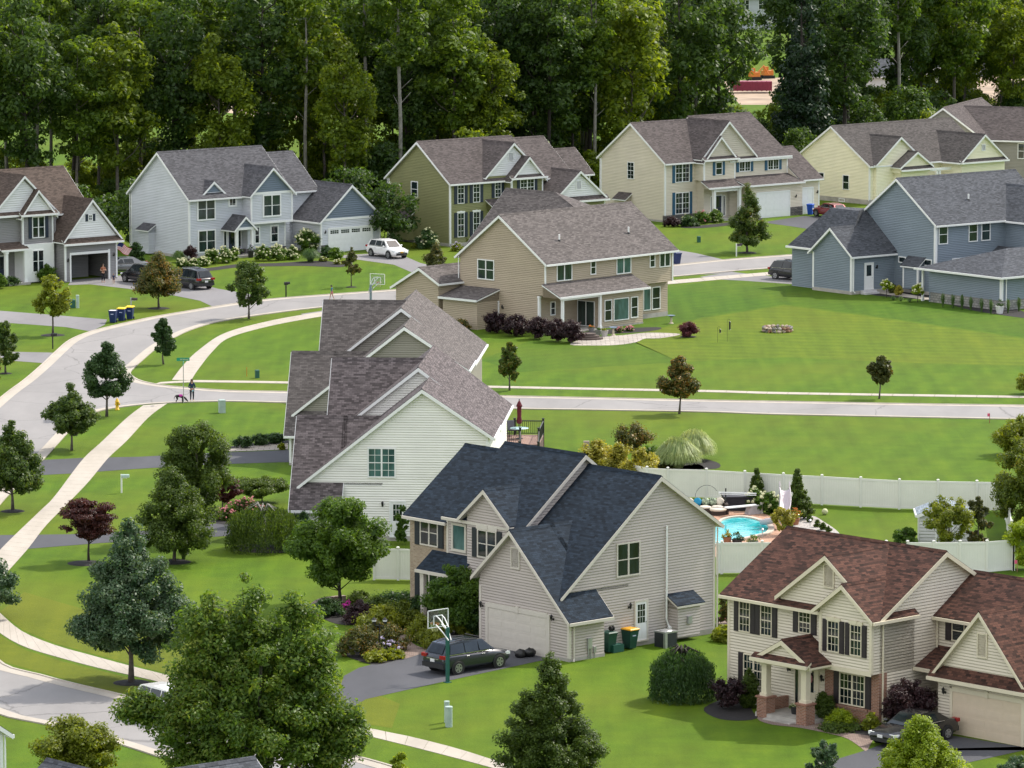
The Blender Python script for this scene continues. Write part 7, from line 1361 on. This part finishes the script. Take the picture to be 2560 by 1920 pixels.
shrub("dark purple shrub at the cream house's corner", (1682, 567), 1.9, 1.1, L_PURP, 424, 1200, .1); shrub("hostas and dark leaves under the cream house's window", (1723, 566), 2.2, 1.2, L_DARK, 425, 1400, .12, flowers=FL_W, fn=12, fs=.14); shrub("pink hydrangea left of the cream house's porch", (1757, 559), 1.9, 1.4, L_MID, 426, 1300, .11, flowers=FL_P, fn=30, fs=.2); shrub("white hydrangea beside the cream house's porch post", (1787, 556), 1.8, 1.4, L_MID, 427, 1300, .11, flowers=FL_W, fn=26, fs=.2)
shrub("bright green shrub by the white bay of the grey house", (118, 706), 2.2, 1.7, L_MID, 428, 1800, .12); shrub("dark low shrub before the grey house's porch", (25, 714), 2.0, .9, L_DARK, 429, 1000, .1); shrub("green shrub at the very left edge by the porch", (0, 722), 1.5, 1.4, L_MID, 430, 1000, .11)
for i, (x, y) in enumerate(((1236, 833), (1288, 841), (1343, 848), (1393, 854), (1428, 857))): shrub("dark purple barberry, part of the dense hedge before the tan house", (x, y), 2.3, 1.9, L_PURP, 440 + i, 3200, .09, 'round', .28, 60, group="barberry hedge of the tan house")
shrub("round wine-red barberry standing alone at the patio's end", (1720, 843), 1.75, 1.35, leafmat("wine_leaves", (.040, .010, .014), (.14, .035, .045), .25), 446, 2200, .08, 'round'); shrub("pink-flowered mound before the sunroom, left one", (1548, 831), .9, .5, L_OLIVE, 447, 500, .07, flowers=FL_P, fn=60, fs=.09, group="pink flower mounds"); shrub("pink-flowered mound before the sunroom, right one", (1575, 828), .9, .5, L_OLIVE, 448, 500, .07, flowers=FL_P, fn=60, fs=.09, group="pink flower mounds"); shrub("rust-tipped shrub under the tan house's box", (1150, 826), 2.2, 1.0, L_RUST, 449, 1300, .1); shrub("pale-flowered shrub at the tan house's front corner", (1080, 782), 2.1, 1.9, L_DARK, 450, 1500, .1, flowers=FL_W, fn=50, fs=.16)
pot("grey pot beside the tan house's steps, left", (1496, 838), GPOT, .25, .4, L_MID, .4, .2, seed=24); pot("pale grey pot beside the tan house's steps, right", (1511, 841), plain("pale_pot", (.4, .38, .36), .7), .3, .45, L_YEL, .5, .25, seed=25); pot("red flowers in a box on the covered porch", (1478, 829), GPOT, .25, .3, L_MID, .5, .2, FL_O, 26, 30, .1)
q = gp(1468, 850); b = MB()
for i, r_ in enumerate((1.3, 1.0, .7)): b.lathe([(r_, i * .16), (r_, (i + 1) * .16)], (0, .5, 0), 20, sy=.7)
one(b, "round_steps", plain("step_stone", (.10, .075, .065), .9), "curved dark stone steps up to the covered porch", "steps", q)
GF = "feather grasses along the sunroom's stone base"
for i, (x, y) in enumerate(((2357, 768), (2382, 771), (2405, 774), (2427, 777), (2454, 781), (2477, 784), (2520, 783), (2547, 779))): blades("slim upright feather grass against the slate-blue sunroom", (x, y), .55, 1.35, L_FG, 120, 460 + i, .03, GF, up=.35)
for lb, x, y in (("hydrangea standard with a ball crown by the annex door", 2216, 745), ("hydrangea standard with a fuller flowering crown before the sunroom", 2294, 756)):
    t = thing("hydrangea_standard", lb, "shrub", gp(x, y)); b = MB(); b.tube([(0, 0, 0), (.02, 0, .8)], .03, 6); b.build("stem", DBARK, t); s = shrub("x", (x, y), 1.25, 1.0, L_LIME, int(x), 700, .09, flowers=FL_W, fn=40, fs=.16); s.parent = t; s.location = (0, 0, .65); del s["label"]; del s["category"]; s.name = "crown"
shrub("dark red leafy shrub beside the sunroom's left end", (2321, 735), 1.3, 1.3, L_RED, 470, 1000, .1); shrub("golden shrub in the mulch before the annex", (2247, 738), 1.0, .9, L_GOLD, 471, 800, .09); shrub("rusty low shrub behind the golden one", (2232, 733), .9, .9, L_RUST, 472, 600, .09)
for i, (x, y) in enumerate(((2233, 751), (2252, 753), (2274, 756))): blades("small green grass tuft beside the annex path", (x, y), .6, .45, L_FG, 120, 473 + i, .03, "tufts beside the annex path")
pot("white round pot with a dark shrub at the sunroom's corner", (2499, 784), WPOT, .36, .6, L_DARK, .8, .6, seed=27); q = gp(2175, 735); b = MB(); b.box(-.8, .8, -.35, .35, 0, .18); b.box(-.8, .8, .0, .35, .18, .34); one(b, "door_step", plain("pale_step", (.55, .54, .55), .8), "pale two-tread step below the annex door", "step", q, R(38)); blades("yellow-green grass beside the black SUV", (2028, 707), 1.6, 1.5, L_YEL, 320, 477)
# front garden of the navy-roofed house
W_ = lambda x, y: (800 + .19892 * x, 1480 + .19892 * y)
for i, (lb, x, y, wd, hh, m, pf) in enumerate((("wide dark green shrub at the left end of the walled bed", 110, 300, 1.9, 1.1, L_DARK, 'dome'), ("green shrub at the back of the walled bed", 520, 215, 2.3, 1.1, L_OLIVE, 'dome'), ("dull purple shrub in the middle of the walled bed", 490, 390, 2.0, 1.3, L_PURP, 'dome'), ("feathery green shrub right of the purple one", 715, 335, 2.1, 1.3, L_OLIVE, 'dome'), ("large dark spreading shrub below the brick corner", 930, 255, 2.9, 1.3, L_DARK, 'spread'), ("lime-gold mound nearest the lamp post", 770, 505, 3.0, 1.6, L_YEL, 'dome'), ("olive-lime mound behind the lamp post's mound", 1010, 445, 2.6, 1.6, leafmat("olive_lime_leaves", (.05, .085, .008), (.15, .19, .018), .35), 'dome'), ("clipped dark ball shrub beside the brick path", 1240, 372, 1.6, 1.5, L_DARK, 'round'), ("brownish-green shrub left of the lamp post", 500, 800, 2.8, 1.7, L_RUST, 'dome'), ("brownish shrub behind the lilac flowers", 690, 690, 2.2, 1.5, L_RUST, 'dome'), ("brown-green round shrub beside the path's mouth", 905, 735, 2.2, 1.6, L_RUST, 'dome'), ("golden mound across the path, under the backboard", 1290, 615, 2.6, 1.5, L_YEL, 'dome'), ("low golden mound nearest the graphite SUV", 1440, 690, 1.9, 1.0, L_YEL, 'dome'), ("bright golden shrub behind the graphite SUV", 1760, 560, 2.4, 1.5, L_YEL, 'dome'), ("dark shrub in the corner beside the garage", 1930, 575, 1.8, 1.9, L_DARK, 'round'))): shrub(lb, W_(x, y), wd, hh, m, 500 + i, 2600, .075, pf, .27, 60)
shrub("variegated hosta clump at the edge of the drive, left", W_(725, 862), 1.7, .6, L_YEL, 520, 700, .13); shrub("variegated hosta clump at the edge of the drive, right", W_(905, 832), 1.3, .5, L_YEL, 521, 560, .13); shrub("lilac and white flower clump in the lamp post's bed", W_(790, 752), 2.3, .8, L_OLIVE, 522, 500, .09, flowers=FL_L, fn=70, fs=.15); shrub("magenta flowers in the walled bed under the many-stemmed tree", W_(345, 245), .7, .7, L_OLIVE, 523, 300, .08, flowers=FL_M, fn=40, fs=.14)
b = MB(); P = resample(cr([gp(784, 1548), gp(776, 1532), gp(790, 1518), gp(820, 1510), gp(860, 1506)], 6), .3); I = offs(P, -.28)
for i in range(len(P) - 1):
    A, B_, C_, D_ = P[i], P[i + 1], I[i + 1], I[i]; a = A.lerp(B_, .04); d = D_.lerp(C_, .04)
    lo = [Vector((v.x, v.y, -.05)) for v in (a, B_, C_, d)]; hi = [Vector((v.x, v.y, .42)) for v in (a, B_, C_, d)]; b.ring_loft([lo, hi])
one(b, "garden_wall", plain("wall_block", (.28, .22, .18), .9, var=.3), "low curved block wall round the bed of the many-stemmed tree", "wall")
for i, (x, y) in enumerate(((1806, 1603), (1822, 1606), (1812, 1592))): shrub("variegated hosta at the back corner of the navy-roofed house", (x, y), 1.2, .7, L_YEL, 530 + i, 420, .16, group="hostas at the back corner")
# front garden of the russet-roofed house
X_ = lambda x, y: (1800 + .19892 * x, 1650 + .19892 * y)
T("clipped cone arborvitae left of the brick piers", X_(365, 600), 1668, 48, 'column', L_OLIVE, h0=.01, seed=61, n=5200, k=120, cr=.3, leaf=.07, nl=0, cat="shrub", name="clipped_cone"); T("smaller clipped cone arborvitae right of the porch", X_(1305, 775), 1722, 48, 'column', L_OLIVE, h0=.01, seed=62, n=4800, k=120, cr=.3, leaf=.07, nl=0, cat="shrub", name="clipped_cone")
shrub("dark purple barberry left of the clipped cone", X_(90, 610), 1.9, 1.7, L_PURP, 540, 2200, .08, 'round'); shrub("yellow-green round shrub under the front window", X_(1520, 840), 1.7, .95, L_LIME, 541, 2600, .07); shrub("small reddish-green shrub at the brick corner", X_(1900, 885), .9, .9, L_YEL, 542, 500, .1); shrub("low green ground cover along the front path", X_(1480, 880), 2.6, .4, L_OLIVE, 543, 1400, .07)
pot("black planter with white flowers left of the porch step", X_(615, 640), DPOT, .27, .5, L_MID, .6, .25, FL_W, 28, 40, .09); pot("black planter with white flowers right of the porch step", X_(960, 730), DPOT, .29, .55, L_MID, .62, .12, FL_W, 29, 30, .09); pot("white box of flowers at the foot of the right brick pier", X_(1065, 695), WPOT, .22, .25, L_MID, .4, .15, FL_W, 30, 30, .1); pot("pale flowers in a pot behind the black saloon's bonnet", X_(2080, 860), GPOT, .2, .3, L_MID, .4, .2, FL_W, 31, 25, .1)
# left gardens, rear gardens
for i, (x, y, wd) in enumerate(((608, 1119, 1.5), (648, 1113, 1.4), (690, 1108, 1.7))): shrub(("clipped dark green ball shrub, first from the left by the upper drive", "clipped dark green ball shrub, middle one by the upper drive", "clipped dark green ball shrub nearest the taupe house")[i], (x, y), wd, .85, L_DARK, 550 + i, 1500, .07, 'round', group="clipped balls by the upper drive")
shrub("small lily clump by the white rock", (551, 1124), .7, .6, L_YEL, 553, 200, .12); shrub("tiny yellow-green clump before the clipped balls", (705, 1124), .6, .5, L_YEL, 554, 200, .1); b = MB(); b.blob((0, 0, .12), (.28, .2, .16), 8, 0, 4, .2); one(b, "rock", plain("white_rock", (.55, .5, .45), .9), "pale rock at the tip of the mulch bed by the upper drive", "rock", gp(537, 1128))
shrub("pink and cream rose bed, nearer clump by the lower drive", (563, 1300), 1.4, .8, L_OLIVE, 555, 700, .09, flowers=FL_P, fn=55, fs=.13); shrub("pink and cream rose bed, longer clump behind", (612, 1280), 2.3, .9, L_OLIVE, 556, 900, .09, flowers=FL_P, fn=80, fs=.13, sq=(1, .5)); shrub("dark shrub under the ivory house's garage eave", (752, 1362), 1.9, 2.2, L_DARK, 557, 2000, .1, 'round'); shrub("climbing vine on the ivory house's side door", (1004, 1362), .9, 2.6, L_MID, 558, 1300, .1, 'column'); blades("small feathery grass beside the olive pear tree's mulch", (459, 1398), .8, .9, L_FG, 160, 559)
shrub("brownish round barberry on the lawn behind the navy roof", (1581, 1124), 3.3, 1.95, L_RUST, 560, 3200, .09, 'round'); blades("large pale variegated grass mound, front one", (1694, 1170), 2.9, 2.15, L_GR, 4200, 561, .055); blades("large pale variegated grass mound, back one", (1735, 1150), 2.7, 2.15, L_GR, 3600, 562, .055)
for i, (x, y, wd) in enumerate(((1490, 1215), (1545, 1222), (1600, 1232))and ((1485, 1212, 3.0), (1548, 1220, 3.0), (1602, 1232, 2.6))): shrub(("tall golden shrub behind the navy ridge, left part of the row", "tall golden shrub behind the navy ridge, middle of the row", "tall golden shrub behind the navy ridge, right part of the row")[i], (x, y), wd, 3.0, L_GOLD, 565 + i, 2600, .13, 'round', group="golden shrubs behind the navy ridge")
shrub("leafy green filler under the brown barberry", (1625, 1140), 2.0, .8, L_MID, 570, 900, .1); shrub("brown-green tufts left of the pale grass mound", (1660, 1170), 1.6, 1.0, L_RUST, 571, 700, .1); b = MB(); b.box(-.2, .2, -.12, .12, 0, .75); one(b, "utility_pedestal", plain("tan_box", (.34, .27, .23), .7), "small tan utility box behind the golden shrubs", "utility box", gp(1466, 1130)); shrub("flowering shrub behind the fence beside the navy-roofed house", (1813, 1560), 1.0, 1.9, L_RUST, 572, 900, .09, flowers=FL_P, fn=15, fs=.1)
# ground cover in the wood
rs = np.random.default_rng(77); n = 26000; xs = rs.uniform(-200, 2760, n); ds = rs.random(n) * 62; V = np.empty((n, 4, 3))
for i in range(n):
    p = gp(xs[i], edge_y(xs[i])); d = p.length; q = p * ((d + 1 + ds[i]) / d); s = .35 + .45 * rs.random(); a = rs.random() * 6.28; c, sn = math.cos(a) * s / 2, math.sin(a) * s / 2; z = .25 + .5 * rs.random(); t = rs.normal() * .12
    V[i] = [(q.x - c, q.y - sn, z - t), (q.x + sn, q.y - c, z + t), (q.x + c, q.y + sn, z + .1), (q.x - sn, q.y + c, z - .05)]
o = bpy.data.objects.new("undergrowth", quads("undergrowth", V.reshape(-1, 3), n, L_F3)); COL.objects.link(o); tag(o, kind="stuff")
